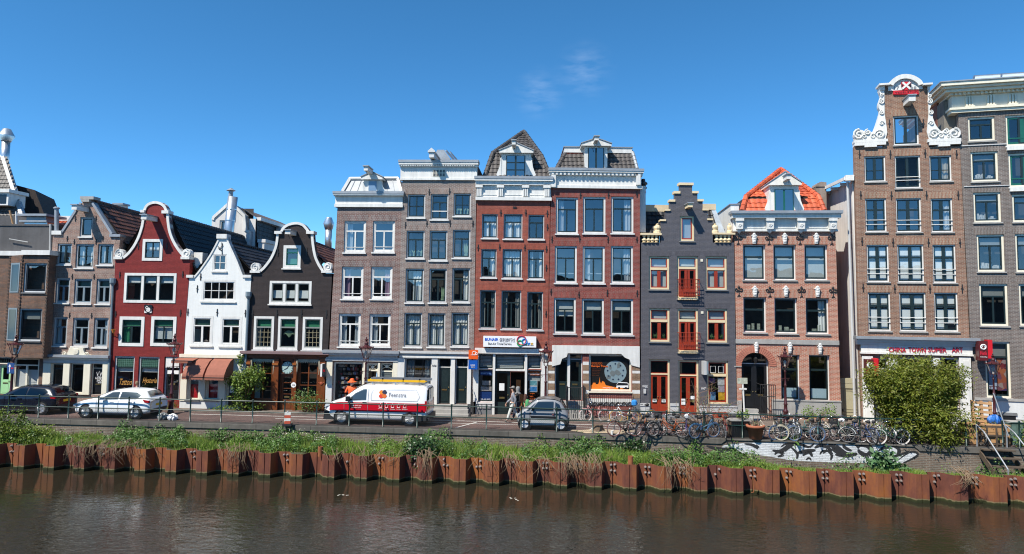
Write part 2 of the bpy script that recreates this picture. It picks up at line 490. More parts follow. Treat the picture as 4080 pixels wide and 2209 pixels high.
# -- houses
class House:
 def __init__(s,name,label,xl,xr,cat='house',dy=0.,z0=0.):
  A,B=on_line(FAC,xl),on_line(FAC,xr)
  d=(B-A).normalized()
  s.u=d
  s.v=Vector((-d.y,d.x,0))
  s.o=A+s.v*dy
  s.rz=math.atan2(d.y,d.x)
  s.root=empty(name,s.o,s.rz,label,cat)
  s.holes=[]
  s.anch=[]
 def p(s,z,x,y,d=0.):
  X,Y=px(z,x,y)
  r=ray(X,Y)
  o=s.o+s.v*d
  t=(o-CAM).dot(s.v)/r.dot(s.v)
  q=CAM+r*t-s.o
  return q.dot(s.u),q.z
 def rect(s,z,r,d=0.):
  a,b=s.p(z,r[0],r[1],d),s.p(z,r[2],r[3],d)
  c,e=s.p(z,r[2],r[1],d),s.p(z,r[0],r[3],d)
  return (a[0]+e[0])/2,(b[1]+e[1])/2,(b[0]+c[0])/2,(a[1]+c[1])/2
 def line(s,z,pts,d=0.):
  return [s.p(z,x,y,d) for x,y in pts]
 def wall(s,outline,m,eave=99.,thick=.32,depth=8.0,name='wall',hs=None,y0=0.0):
  holes=s.holes if hs is None else hs
  vs=[Vector(p) for p in outline]
  n0=len(vs)
  ed=[(i,(i+1)%n0) for i in range(n0)]
  for x0,z0,x1,z1 in holes:
   k=len(vs)
   vs+=[Vector(p) for p in ((x0,z0),(x1,z0),(x1,z1),(x0,z1))]
   ed+=[(k,k+1),(k+1,k+2),(k+2,k+3),(k+3,k)]
  cv,_,cf,*_=delaunay_2d_cdt(vs,ed,[],0,1e-5)
  def inside(p,poly):
   c=False
   for (ax,ay),(bx,by) in zip(poly,poly[1:]+poly[:1]):
    if (ay>p[1])!=(by>p[1]) and p[0]<(bx-ax)*(p[1]-ay)/(by-ay)+ax:c=not c
   return c
  pl=[tuple(v) for v in vs[:n0]]
  fs=[]
  for f in cf:
   c=sum((cv[i] for i in f),Vector((0,0)))/len(f)
   if not inside(c,pl):continue
   if any(h[0]<c.x<h[2] and h[1]<c.y<h[3] for h in holes):continue
   fs.append(tuple(f) if (cv[f[1]]-cv[f[0]]).cross(cv[f[2]]-cv[f[0]])>0 else tuple(reversed(f)))
  mb=MB()
  mb.add([(v.x,y0,v.y) for v in cv],fs)
  for x0,z0,x1,z1 in holes:
   t=y0+.28
   mb.quad((x0,y0,z0),(x0,t,z0),(x0,t,z1),(x0,y0,z1));mb.quad((x1,y0,z0),(x1,y0,z1),(x1,t,z1),(x1,t,z0))
   mb.quad((x0,y0,z1),(x0,t,z1),(x1,t,z1),(x1,y0,z1));mb.quad((x0,y0,z0),(x1,y0,z0),(x1,t,z0),(x0,t,z0))
  for (ax,az),(bx,bz) in zip(pl,pl[1:]+pl[:1]):
   dd=depth if max(az,bz)<=eave+.02 else thick
   mb.quad((ax,y0,az),(ax,dd,az),(bx,dd,bz),(bx,y0,bz))
  if eave<90:
   k=len(mb.v)
   mb.add([(v.x,thick,v.y) for v in cv],[tuple(reversed(f)) for f in fs if min(cv[i].y for i in f)>=eave-.3])
  x0,x1=min(p[0] for p in pl),max(p[0] for p in pl)
  zt=min(eave,max(p[1] for p in pl))
  o=mb.build(name,m,s.root)
  if hs is None:
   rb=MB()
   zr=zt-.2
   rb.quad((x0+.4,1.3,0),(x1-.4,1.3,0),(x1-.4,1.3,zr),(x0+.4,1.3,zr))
   rb.build('dark_room_panel',ROOM if random.random()<.6 else ROOM2,s.root)
  if s.anch:
   me=None
   for ax,az,h in s.anch:
    if me is None:
     a=MB();a.box((-.022,-.03,-.5),(.022,-.004,.5));a.box((-.05,-.034,-.06),(.05,-.004,.06))
     b0=a.build('wall_anchor',IRON,s.root);me=b0
    else:
     b0=me.copy();COL.objects.link(b0)
    b0.location=(ax,y0,az);b0.scale=(1,1,h)
  return o
 def anchors(s,z,pts,h=.6):
  for x,y in pts:
   a=s.p(z,x,y)
   s.anch.append((a[0],a[1],h))
 def box(s,z,r,y0,y1):
  x0,z0,x1,z1=s.rect(z,r)
  return MB().box((x0,y0,z0),(x1,y1,z1))
 def part(s,name,m,z,rs,y0,y1,parent=None):
  for r in (rs if isinstance(rs[0],(tuple,list)) else [rs]):
   x0,z0,x1,z1=s.rect(z,r)
   o=MB().box((x0,y0,z0),(x1,y1,z1)).build(name,m,parent or s.root)
  return o
 def cornice(s,z,r,layers,m=None,top=LEAD,dent=0,name='cornice'):
  """layers: (f0, f1, protrusion) from the top down"""
  x0,z0,x1,z1=s.rect(z,r)
  H=z1-z0
  mb=MB()
  for f0,f1,pr in layers:
   mb.box((x0-pr*.4,-pr,z1-f1*H),(x1+pr*.4,.25,z1-f0*H-.003))
  o=mb.build(name,m or WHITE,s.root)
  pr=layers[0][2]
  MB().box((x0-pr*.4-.02,-pr-.03,z1-.09),(x1+pr*.4+.02,.4,z1+.05)).build('lead_cap',top,o)  # lead cap; its deepened grey front paints in the shaded gutter band
  if dent:
   d=MB()
   n=int((x1-x0)/dent)
   l=layers[0]
   for i in range(n):
    xx=x0+(i+.25)*dent
    d.box((xx,-layers[1][2]-.07,z1-l[1]*H-dent*.7),(xx+dent*.5,-layers[1][2]+.01,z1-l[1]*H-.004))
   d.build('dentil_row',m or WHITE,o)
  return o
 def win(s,z,r,pat='T',fc=WHITE,sc=DGREEN,fw=.085,sw=.05,curt=None,sill=WHITE,rec=.07,tr=.32,g=PANE,lint=None,lh=.28,cm=None,room=None,loc=False,cen=.5,bars=None,name='window',arch=0):
  x0,z0,x1,z1=r if loc else s.rect(z,r)
  s.holes.append((x0,z0,x1,z1))
  f=MB()
  e=.002
  yb=max(rec+.1,.1)
  f.box((x0+e,rec,z0+e),(x0+fw,yb,z1-e));f.box((x1-fw,rec,z0+e),(x1-e,yb,z1-e))
  f.box((x0+fw,rec,z1-fw),(x1-fw,yb,z1-e));f.box((x0+fw,rec,z0+e),(x1-fw,yb,z0+fw))
  W=f.build(name,fc,s.root)
  a0,b0,a1,b1=x0+fw,z0+fw,x1-fw,z1-fw
  ws,hs=a1-a0,b1-b0
  k=MB()
  y0,y1=rec+.025,rec+.085
  k.box((a0,y0,b0),(a0+sw,y1,b1));k.box((a1-sw,y0,b0),(a1,y1,b1))
  k.box((a0+sw,y0,b1-sw),(a1-sw,y1,b1));k.box((a0+sw,y0,b0),(a1-sw,y1,b0+sw*1.2))
  zt=b1-tr*hs
  xm=a0+cen*ws
  t=MB()
  def hb(zz,th=sw,m=k,d=0.):m.box((a0,y0-.01-d,zz-th/2),(a1,y1,zz+th/2))
  def vb(xx,za,zb,th=sw,m=k):m.box((xx-th/2,y0-.006,za),(xx+th/2,y1,zb))
  if pat in ('T','TT'):
   hb(zt,sw*1.3);vb(xm,b0+sw,zt-sw*.65,sw*(1.3 if pat=='T' else 2.2))
  elif pat=='X':
   hb(zt,sw*1.5);vb(xm,b0+sw,b1-sw,sw*2.6)
  elif pat=='H':
   hb(zt,sw*1.5)
  elif pat=='V':
   vb(xm,b0+sw,b1-sw,sw*2)
  elif pat=='G':
   n,q=bars
   for i in range(1,n):vb(a0+ws*i/n,b0+sw,b1-sw,.035 if n>2 else sw)
   for j in range(1,q):hb(b0+hs*j/q,.035)
  elif pat=='3':
   for i in (1,2):vb(a0+ws*i/3,b0,b1,fw*1.0,t)
   for i in range(3):
    xa,xb=a0+ws*i/3+(fw*.5 if i else 0),a0+ws*(i+1)/3-(fw*.5 if i<2 else 0)
    if i:k.box((xa,y0,b0+sw),(xa+sw,y1,b1-sw))
    if i<2:k.box((xb-sw,y0,b0+sw),(xb,y1,b1-sw))
    if bars:
     k.box((xa+sw,y0,zt-.02),(xb-sw,y1,zt+.02))
  k.build('sash',sc,W)
  if t.v:t.build('mullion',fc,W)
  MB().quad((a0+.004,rec+.06,b0+.004),(a1-.004,rec+.06,b0+.004),(a1-.004,rec+.06,b1-.004),(a0+.004,rec+.06,b1-.004)).build('pane',g,W)
  if sill:
   pr=.07-min(rec,0)
   MB().box((x0-.05,-pr,z0-.075),(x1+.05,rec+.09,z0-.003)).build('sill',sill,W)
  if lint:
   l=MB()
   l.prism([(x0-.08,z1+.003),(x1+.08,z1+.003),(x1+.16,z1+lh),(x0-.16,z1+lh)],-.005,.05)
   l.build('lintel',lint,W)
  if curt:
   c=MB()
   yc=rec+.16
   def cloth(xa,xb,za,zb,amp=.025,n=None):
    n=n or max(4,int((xb-xa)/.04))
    ph=random.random()*6
    ys=[yc+amp*math.sin(i*1.7+ph)+amp*.4*math.sin(i*.63+ph*2) for i in range(n+1)]
    vs=[]
    for i in range(n+1):
     xx=xa+(xb-xa)*i/n
     vs+=[(xx,ys[i],za),(xx,ys[i]+.02,zb)]
    c.add(vs,[(2*i,2*i+2,2*i+3,2*i+1) for i in range(n)])
   for q in curt.split('+'):
    if q=='full':cloth(a0,a1,b0,b1)
    elif q=='sides':cloth(a0,a0+ws*.3,b0,b1);cloth(a1-ws*.27,a1,b0,b1)
    elif q=='left':cloth(a0,a0+ws*.33,b0,b1)
    elif q=='right':cloth(a1-ws*.38,a1,b0,b1)
    elif q=='mid':cloth(a0+ws*.35,a0+ws*.9,b0,b1)
    elif q=='flat':cloth(a0,a1,b0,b1,.004,3)
    elif q=='top':cloth(a0,a1,zt,b1,.003,3)
    elif q=='half':cloth(a0,a1,b0+hs*.48,b1,.003,3)
    elif q=='low':cloth(a0,a1,b0,b0+hs*.4,.006,4)
    elif q=='lowhalf':cloth(a0,a1,b0+hs*.2,b0+hs*.62,.006,4)
   c.build('curtain',cm or CURT,W)
  return W,(a0,b0,a1,b1),zt
 def row(s,z,rects,**k):
  cs=k.pop('curts',None)
  for i,r in enumerate(rects):
   if cs:k['curt']=cs[i%len(cs)]
   s.win(z,r,**k)
 def door(s,z,r,leaf,fc=WHITE,fan=.2,fw=.08,rec=.1,dbl=False,gl=None,slot=True,name='door',panes=1,fanbars=0,pw=.6):
  x0,z0,x1,z1=s.rect(z,r)
  s.holes.append((x0,z0,x1,z1))
  f=MB()
  zt=z1-fan*(z1-z0)
  yb=rec+.1
  f.box((x0+.002,rec,z0+.01),(x0+fw,yb,z1-.002));f.box((x1-fw,rec,z0+.01),(x1-.002,yb,z1-.002))
  f.box((x0+fw,rec,z1-fw),(x1-fw,yb,z1-.002))
  if fan:f.box((x0+fw,rec,zt-fw*.6),(x1-fw,yb,zt+fw*.2))
  D=f.build(name,fc,s.root)
  a0,a1=x0+fw,x1-fw
  if fan:
   MB().quad((a0,rec+.06,zt+fw*.2),(a1,rec+.06,zt+fw*.2),(a1,rec+.06,z1-fw),(a0,rec+.06,z1-fw)).build('fanlight',PANE,D)
   fb=MB()
   fb.box((a0,rec+.03,zt+fw*.2),(a0+.035,rec+.08,z1-fw));fb.box((a1-.035,rec+.03,zt+fw*.2),(a1,rec+.08,z1-fw))
   fb.box((a0,rec+.03,z1-fw-.035),(a1,rec+.08,z1-fw));fb.box((a0,rec+.03,zt+fw*.2),(a1,rec+.08,zt+fw*.2+.035))
   for i in range(1,fanbars+1):
    xx=a0+(a1-a0)*i/(fanbars+1)
    fb.box((xx-.012,rec+.04,zt+fw*.2),(xx+.012,rec+.075,z1-fw))
   fb.build('fan_bars',leaf,D)
   zl=zt-fw*.6
  else:zl=z1-fw
  n=2 if dbl else 1
  for i in range(n):
   xa,xb=a0+(a1-a0)*i/n+.004,a0+(a1-a0)*(i+1)/n-.004
   l=MB()
   b0=z0+.02
   H=zl-b0
   if gl:
    zg=b0+H*gl
    sd=(xb-xa)*(1-pw)/2
    l.box((xa,rec+.03,b0),(xb,rec+.085,zg));l.box((xa,rec+.03,zl-sd),(xb,rec+.085,zl))
    l.box((xa,rec+.03,zg),(xa+sd,rec+.085,zl-sd));l.box((xb-sd,rec+.03,zg),(xb,rec+.085,zl-sd))
    l.box((xa+sd,rec+.02,b0+H*.06),(xb-sd,rec+.032,zg-H*.05))
    for j in range(1,panes):
     zz=zg+(zl-sd-zg)*j/panes
     l.box((xa+sd,rec+.035,zz-.015),(xb-sd,rec+.08,zz+.015))
   else:
    l.box((xa,rec+.03,b0),(xb,rec+.085,zl))
    for (q0,q1) in ((.07,.33),(.42,.95)):
     for (aa,bb,cc,dd) in ((.14,.18,q0,q1),(.82,.86,q0,q1)):
      l.box((xa+(xb-xa)*aa,rec+.014,b0+H*cc),(xa+(xb-xa)*bb,rec+.032,b0+H*dd))
     for zz in (q0,q1):
      l.box((xa+(xb-xa)*.14,rec+.014,b0+H*zz-.02),(xa+(xb-xa)*.86,rec+.03,b0+H*zz+.02))
   L=l.build('door_leaf',leaf,D)
   if gl:MB().quad((xa+sd,rec+.06,zg),(xb-sd,rec+.06,zg),(xb-sd,rec+.06,zl-sd),(xa+sd,rec+.06,zl-sd)).build('door_pane',PANE,D)
   if slot:MB().box(((xa+xb)/2-.14,rec+.0,b0+H*.36),((xa+xb)/2+.14,rec+.03,b0+H*.4)).build('letter_slot',BRASS,D)
   kx=xb-.07 if (i==0 and not dbl) or (dbl and i==0) else xa+.07
   MB().lathe([(.001,-.05),(.03,-.04),(.03,-.02),(.012,0),(.012,.03)],8,(kx,rec+.02,b0+H*.45),'y').build('door_knob',BRASS,D)
  return D,(x0,z0,x1,z1),zl
 def hoist(s,z,x,y,L=.75,wd=.17,hd=.2,m=WHITE,hook=True):
  u,q=s.p(z,x,y)
  mb=MB()
  mb.box((u-wd/2,-L,q-hd/2),(u+wd/2,.1,q+hd/2))
  o=mb.build('hoist_beam',m,s.root)
  MB().box((u-wd/2-.05,-L-.06,q+hd/2+.002),(u+wd/2+.05,.02,q+hd/2+.06)).build('beam_cap',LEAD,o)
  if hook:
   MB().tube([(u,-L*.8,q-hd/2),(u,-L*.8,q-hd/2-.12),(u+.05,-L*.8,q-hd/2-.2),(u,-L*.8,q-hd/2-.25)],.014,5).build('hook',IRON,o)
  return o
def ribbon(line,wd,y0,y1,name,m,parent,inward=1):
 """a coping that follows a line of (x, z), wd to its left"""
 n=len(line)
 out=[]
 for i,p in enumerate(line):
  a=Vector(line[max(i-1,0)]);b=Vector(line[min(i+1,n-1)])
  t=(b-a).normalized()
  out.append((p[0]-t.y*wd*inward,p[1]+t.x*wd*inward))
 mb=MB()
 for i in range(n-1):
  a,b,c,d=line[i],line[i+1],out[i+1],out[i]
  mb.add([(a[0],y0,a[1]),(b[0],y0,b[1]),(c[0],y0,c[1]),(d[0],y0,d[1]),(a[0],y1,a[1]),(b[0],y1,b[1]),(c[0],y1,c[1]),(d[0],y1,d[1])],[(0,1,2,3),(7,6,5,4),(0,4,5,1),(2,6,7,3)])
 q=mb.v
 mb.add([q[0],q[3],q[7],q[4]],[(0,1,2,3)])
 k=(n-2)*8
 mb.add([q[k+1],q[k+2],q[k+6],q[k+5]],[(0,1,2,3)])
 return mb.build(name,m,parent)
def smooth_line(pts,k=4):
 o=[]
 P=[Vector(p) for p in pts]
 for i in range(len(P)-1):
  p0,p1,p2,p3=P[max(i-1,0)],P[i],P[i+1],P[min(i+2,len(P)-1)]
  for j in range(k):
   t=j/k
   o.append(.5*((2*p1)+(p2-p0)*t+(2*p0-5*p1+4*p2-p3)*t*t+(3*p1-p0-3*p2+p3)*t**3))
 return [tuple(q) for q in o]+[tuple(P[-1])]
def tile_patch(poly,m,parent,name='roof',tw=.25,th=.32,lift=.045,wave=.035,under=None):
 """pan tiles on a planar 3D polygon; the first edge is the eave"""
 P=[Vector(p) for p in poly]
 ex=(P[1]-P[0]).normalized()
 n=Vector((0,0,0))
 for a,b in zip(P,P[1:]+P[:1]):n+=a.cross(b)
 n.normalize()
 ey=n.cross(ex).normalized()
 q=[((p-P[0]).dot(ex),(p-P[0]).dot(ey)) for p in P]
 if sum(y for _,y in q)<0:
  ey=-ey;q=[(x,-y) for x,y in q]
 if n.y>.3 or n.z<0:n=-n
 def inside(p):
  c=False
  for (ax,ay),(bx,by) in zip(q,q[1:]+q[:1]):
   if (ay>p[1])!=(by>p[1]) and p[0]<(bx-ax)*(p[1]-ay)/(by-ay)+ax:c=not c
  return c
 x0,x1=min(a for a,_ in q),max(a for a,_ in q)
 y1=max(b for _,b in q)
 K=4
 prof=[0,.75,1,.45,0]
 mb=MB()
 for j in range(int(y1/th)+1):
  for i in range(int((x1-x0)/tw)+1):
   vs,fs=[],[]
   cols=[k for k in range(K) if inside((x0+(i+(k+.5)/K)*tw,(j+.5)*th))]
   if not cols:continue
   jt=(random.random()-.5)*.012
   for k in range(K+1):
    xx=x0+(i+k/K)*tw
    h=prof[k]*wave+jt
    b=P[0]+ex*xx
    vs+=[b+ey*(j*th)+n*(h+lift*.2),b+ey*(j*th)+n*(h+lift),b+ey*((j+1)*th+.02)+n*(h+.004)]
   for k in cols:
    a=3*k
    fs+=[(a,a+3,a+4,a+1),(a+1,a+4,a+5,a+2)]
   mb.add(vs,fs)
 o=mb.build(name,m,parent)
 u=MB();u.add([p-n*.02 for p in P],[tuple(range(len(P)))]);u.build('roof_underlay',under or mat('roof felt',(.02,.018,.017),.9,.2,2),o)
 return o
def ridge_tiles(a,b,m,parent,r=.1,name='ridge_tiles'):
 a,b=Vector(a),Vector(b)
 n=max(2,int((b-a).length/.34))
 mb=MB()
 for i in range(n):
  p,q=a.lerp(b,i/n),a.lerp(b,(i+1.08)/n)
  mb.tube([p,q],[r*1.12,r*.92],8)
 return mb.build(name,m,parent)
_FONT={}
def text(s,parent,x0,z0,x1,z1,y,m,name='lettering',shear=0,space=1.,rot=None,ext=.006,bold=0.):
 """flat raised lettering fitted to a rectangle of the parent's x-z plane"""
 c=bpy.data.curves.new('txt','FONT')
 c.body=s
 c.extrude=ext
 c.offset=bold
 c.shear=shear
 c.space_character=space
 c.resolution_u=2
 o=bpy.data.objects.new('txt',c)
 COL.objects.link(o)
 dg=bpy.context.evaluated_depsgraph_get()
 dg.update()
 me=bpy.data.meshes.new_from_object(o.evaluated_get(dg),depsgraph=dg)
 bpy.data.objects.remove(o);bpy.data.curves.remove(c)
 n=len(me.vertices)
 a=np.empty(n*3,np.float32)
 me.vertices.foreach_get('co',a)
 a=a.reshape(-1,3)
 lo,hi=a.min(0),a.max(0)
 sx,sy=(x1-x0)/max(hi[0]-lo[0],1e-6),(z1-z0)/max(hi[1]-lo[1],1e-6)
 out=np.empty_like(a)
 out[:,0]=x0+(a[:,0]-lo[0])*sx
 out[:,2]=z0+(a[:,1]-lo[1])*sy
 out[:,1]=y-a[:,2]
 me.vertices.foreach_set('co',out.ravel())
 me.materials.clear();me.materials.append(m)
 me.update()
 q=bpy.data.objects.new(name,me)
 COL.objects.link(q)
 q.parent=parent
 return q
def htext(h,s,z,r,y,m,parent=None,**k):
 x0,z0,x1,z1=h.rect(z,r)
 return text(s,parent or h.root,x0,z0,x1,z1,y,m,**k)
B_BROWN=brick('weathered brown brick',(.30,.165,.125),(.21,.125,.105),(.33,.28,.24))
B_LINT=brick('brown soldier brick',(.26,.14,.105),(.20,.115,.09),(.33,.28,.24),vert=True)
B_RED=brick('red painted brick',(.22,.024,.020),(.185,.02,.018),(.165,.02,.018),mo=.008,stain=.12,rough=.6)
B_DARK=brick('black painted brick',(.040,.029,.027),(.033,.025,.024),(.028,.022,.021),mo=.008,stain=.25,rough=.6)
B_OLD=brick('dark sooty brick',(.22,.11,.065),(.13,.075,.055),(.12,.10,.085),stain=.3)
B_108=brick('purple brown brick',(.195,.098,.08),(.145,.078,.066),(.31,.26,.235),mo=.013)
B_108L=brick('purple soldier brick',(.17,.088,.078),(.125,.072,.066),(.30,.27,.25),vert=True)
B_106=brick('grey brown brick',(.215,.15,.125),(.16,.12,.11),(.32,.29,.265),mo=.013)
B_106L=brick('grey brown soldier brick',(.23,.15,.12),(.17,.12,.105),(.34,.3,.27),vert=True)
B_TRAV=brick('orange red brick',(.31,.074,.048),(.24,.056,.04),(.27,.11,.08),mo=.009)
B_TRAVL=brick('orange red soldier brick',(.33,.08,.05),(.26,.06,.042),(.26,.09,.06),vert=True,mo=.009)
B_102=brick('deep red brick',(.25,.048,.036),(.19,.038,.032),(.25,.13,.11),mo=.012)
B_102L=brick('deep red soldier brick',(.27,.05,.038),(.2,.04,.033),(.24,.12,.1),vert=True)
B_STEP=brick('charcoal painted brick',(.105,.102,.115),(.09,.088,.10),(.075,.073,.084),mo=.008,stain=.1,rough=.5)
B_STEPL=brick('charcoal soldier brick',(.10,.097,.11),(.085,.083,.095),(.07,.068,.078),vert=True,mo=.008,stain=.1)
B_PINK=brick('pinkish brick',(.42,.14,.085),(.33,.105,.068),(.48,.34,.26),mo=.014,stain=.12)
B_PINKL=brick('pinkish soldier brick',(.40,.14,.085),(.32,.11,.07),(.42,.32,.25),vert=True,stain=.1)
B_1728=brick('chestnut brick',(.25,.125,.08),(.18,.095,.068),(.33,.25,.19),mo=.011)
B_1728L=brick('chestnut soldier brick',(.29,.14,.09),(.22,.105,.07),(.34,.27,.2),vert=True)
B_GREY=brick('grey taupe brick',(.15,.115,.1),(.115,.095,.088),(.24,.22,.2),mo=.012)
B_GREYL=brick('grey taupe soldier brick',(.16,.12,.1),(.12,.1,.09),(.24,.22,.2),vert=True)
PLASTER=mat('white plaster',(.74,.745,.71),.75,.05,1.2,bump=.012,streak=.08)
PLASTG=mat('stained pale plaster',(.66,.64,.61),.85,.08,.8,bump=.01,streak=.15)
RENDERG=mat('grey render',(.085,.083,.085),.85,.25,1.0,bump=.01,streak=.2)
T_BROWN=tilemat('brown clay tiles',[(.035,.017,.013),(.085,.035,.023),(.13,.052,.03),(.055,.024,.017)])
T_BLACK=tilemat('glazed black tiles',[(.010,.010,.012),(.022,.022,.024),(.014,.014,.016)],.5)
T_GREY=tilemat('dark grey tiles',[(.05,.045,.042),(.085,.075,.07),(.065,.058,.055)])
T_RED=tilemat('orange red tiles',[(.44,.085,.035),(.55,.12,.05),(.36,.065,.03),(.5,.1,.04)],.6)
SK=-.07
def roof_slope(h,ridge,eave,L,m,y0=.3,name='roof',sk=SK,far=None):
 (ur,zr),(ue,ze)=ridge,eave
 P=[(ue,y0,ze),(ue+sk*L,y0+L,ze),(ur+sk*L,y0+L,zr),(ur,y0,zr)]
 o=tile_patch(P,m,h.root,name)
 ridge_tiles((ur,y0,zr+.03),(ur+sk*L,y0+L,zr+.03),m,o)
 return o
def copy_part(o,loc,parent=None):
 c=o.copy();COL.objects.link(c);c.location=loc
 if parent:c.parent=parent
 return c
# -- old dark brick house with a bay, far left
h=House('bay_window_house','dark sooty brick house with a projecting bay, lime green door and flat grey terrace wall',-330,172,dy=.03)
BW=h
g=lambda x,y:(h.p('B',x,y)[0],0)
zc=h.p('B',200,40)[1]
xl,xr=h.p('B',-160,400)[0],h.p('B',400,200)[0]
bay=[h.rect('B',(187,98,366,330),-.62),h.rect('B',(147,458,328,715),-.62)]
D_,dr,_=h.door('B',(-20,900,82,1140),mat('lime door paint',(.33,.6,.3),.45,.06,3),fc=CREAM,fan=.0,gl=.5,panes=1)
h.win('B',(-20,845,84,900),pat='G',bars=(5,1),fc=CREAM,sc=DGREEN,fw=.05,sill=None)
h.win('B',(95,845,308,1105),pat='TT',tr=.22,fc=CREAM,sc=CREAM,fw=.09,sill=WHITE,curt='low+lowhalf',g=SHOPG)
h.wall([g(-330,1140),g(335,1140),h.p('B',350,830),(xr,zc),(xl-3,zc),(xl-3,0)],B_OLD,depth=7)
b0,b1=h.p('B',20,840)[1],zc
ua,ub,uc=h.p('B',62,350)[0],h.p('B',162,350,-.62)[0],h.p('B',378,300,-.62)[0]
keep,hb_=h.holes,[]
h.holes=hb_
wins=[h.win('B',r,loc=True,fc=PALEG,sc=BLACKP,fw=.07,sw=.09,pat='P',sill=BLUESTONE,curt='top' if r[1]<6 else None,cm=mat('dim grey curtain',(.22,.23,.22),.9,.1,3))[0] for r in bay]
bo=h.wall([(ub,b0),(uc,b0),(uc,b1),(ub,b1)],B_OLD,hs=hb_,depth=.55,name='bay_front')
for o in wins+[bo]:o.location.y=-.62
h.holes=keep
mb=MB();mb.quad((ua,0,b0),(ub,-.62,b0),(ub,-.62,b1),(ua,0,b1));mb.quad((ua,0,b0),(uc,0,b0),(uc,-.62,b0),(ub,-.62,b0))
mb.build('bay_cheek',B_OLD,h.root)
for r in bay:
 lo,hi=r[1]-.02,r[3]+.02
 q=lambda t,zz,o:(ua+(ub-ua)*t,-.62*t-o,zz)
 f=MB();f.quad(q(.15,lo,.03),q(.85,lo,.03),q(.85,hi,.03),q(.15,hi,.03));f.quad(q(.15,lo,.03),q(.85,lo,.03),q(.85,lo,-.02),q(.15,lo,-.02))
 F=f.build('window',BLUEG,h.root)
 f=MB();f.quad(q(.24,lo+.09,.04),q(.76,lo+.09,.04),q(.76,hi-.09,.04),q(.24,hi-.09,.04));f.build('pane',mat('dark window',(.012,.013,.015),.08,.2,3),F)
mb=MB()
for uu,yy in ((ub,-.62),(uc,-.62),(ua+.06,-.02),(xr-.12,0)):
 k=0
 zz=b0+.1
 while zz<b1-.15:
  mb.box((uu-.07,yy-.05,zz),(uu+.05,yy+.02,zz+.09));zz+=.19
mb.build('quoin',brick('quoin brick',(.10,.06,.045),(.07,.05,.04),(.08,.07,.06)),h.root)
x0c,x1c=h.p('B',-300,30)[0],xr
mb=MB();mb.box((x0c,-.1,b1+.003),(ub,.3,b1+.27));mb.box((ub,-.75,b1+.003),(uc+.1,.3,b1+.27));mb.box((uc+.1,-.12,b1+.003),(xr+.02,.3,b1+.25))
mb.build('cornice',WHITE,h.root)
mb=MB()
za=h.p('A',200,925)[1]
mb.box((x0c,.35,b1+.25),(xr-.05,.7,za));mb.box((x0c,.3,za+.003),(xr-.02,.78,za+.1))
mb.build('terrace_wall',RENDERG,h.root)
mb=MB()
mb.tube([h.p('A',60,1050)[:1]+(.2,h.p('A',60,1050)[1]),h.p('A',235,1080)[:1]+(.2,h.p('A',235,1080)[1])],.03)
mb.tube([(h.p('A',435,1180)[0],.25,b1+.2),(h.p('A',435,970)[0],.25,za+.1)],.06,8)
mb.build('vent_pipe',mat('grey pipe',(.35,.35,.34),.6,.15,3),h.root)
mb=MB();mb.tube([(h.p('A',487,1180)[0],.3,b1+.2),(h.p('A',490,765)[0],.3,h.p('A',490,765)[1])],.11,10)
zz=h.p('A',490,765)[1];mb.lathe([(.17,0),(.17,.05),(.1,.1)],10,(h.p('A',490,765)[0],.3,zz))
mb.build('flue_pipe',LEAD,h.root)
u0,z0,u1,z1=h.rect('A',(262,905,470,975),1.6)
hd=MB().box((u0,1.3,z0-.5),(u1,2.4,z1)).build('extractor_box',ZINC,h.root)
mb=MB();mb.box((u0-.2,1.1,z1+.002),(u1+.1,2.6,z1+.1));mb.box((u0-.3,1.0,z1+.35),(u1+.15,2.7,z1+.48));mb.box((u0+.1,1.3,z1+.1),(u1-.1,2.4,z1+.35));mb.build('extractor_hood',LEAD,hd)
# -- tall mansard house behind it
h2=House('mansard_house','tall dark mansard roofed house behind the grey terrace wall and its steel vents',-330,172,dy=4.0)
q=lambda x,y,d=0:(lambda a:(a[0],d,a[1]))(h2.p('A',x,y,d))
mb=MB();a,b=q(-500,835),q(235,835)
mb.box((a[0],0,0),(b[0]+.15,6,a[2]));mb.build('wall',RENDERG,h2.root)
c=q(10,280,1.6)
tile_patch([(a[0],.1,a[2]),(b[0]-.25,.1,a[2]),(c[0]-.1,2.2,c[2]),(a[0],2.2,c[2])],T_GREY,h2.root)
mb=MB()
e0,e1=q(5,272,2.2),q(225,838,.1)
mb.add([(e0[0]-.05,2.2,e0[2]),(e0[0]+.2,2.2,e0[2]),(e1[0]+.0,.0,e1[2]),(e1[0]-.25,.0,e1[2]),(e0[0]-.05,2.5,e0[2]),(e0[0]+.2,2.5,e0[2]),(e1[0]-.1,.4,e1[2]),(e1[0]-.35,.4,e1[2])],[(0,1,2,3),(1,5,6,2),(0,3,7,4),(0,4,5,1),(4,7,6,5)])
mb.build('flashing',LEAD,h2.root)
mb=MB()
s0,s1,s2,s3=q(232,850,2.6),q(432,880,2.6),q(322,600,2.6),q(135,550,2.6)
mb.add([s0,s1,s2,s3]+[(p[0]-1.6,6.5,p[2]) for p in (s0,s1,s2,s3)],[(0,1,2,3),(1,5,6,2),(2,6,7,3),(0,3,7,4)])
mb.build('shingled_roof',mat('brown black shingles',(.032,.023,.02),.9,.35,9,bump=.03),h2.root)
u0,z0,u1,z1=h2.rect('A',(-60,630,100,745))
mb=MB();mb.box((u0,-.2,z0),(u1,1.2,z1));dm=mb.build('dormer',WHITE,h2.root)
mb=MB();mb.box((u0-.1,-.35,z1+.003),(u1+.15,1.3,z1+.22));mb.build('dormer_cornice',WHITE,dm)
r=h2.rect('A',(8,645,82,730));MB().box((r[0],-.215,r[1]),(r[2],-.1,r[3])).build('dormer_window',mat('dark window',(0,)*3),dm)
f0=q(45,330,2.4)
fz=h2.p('A',55,150,2.4)[1]
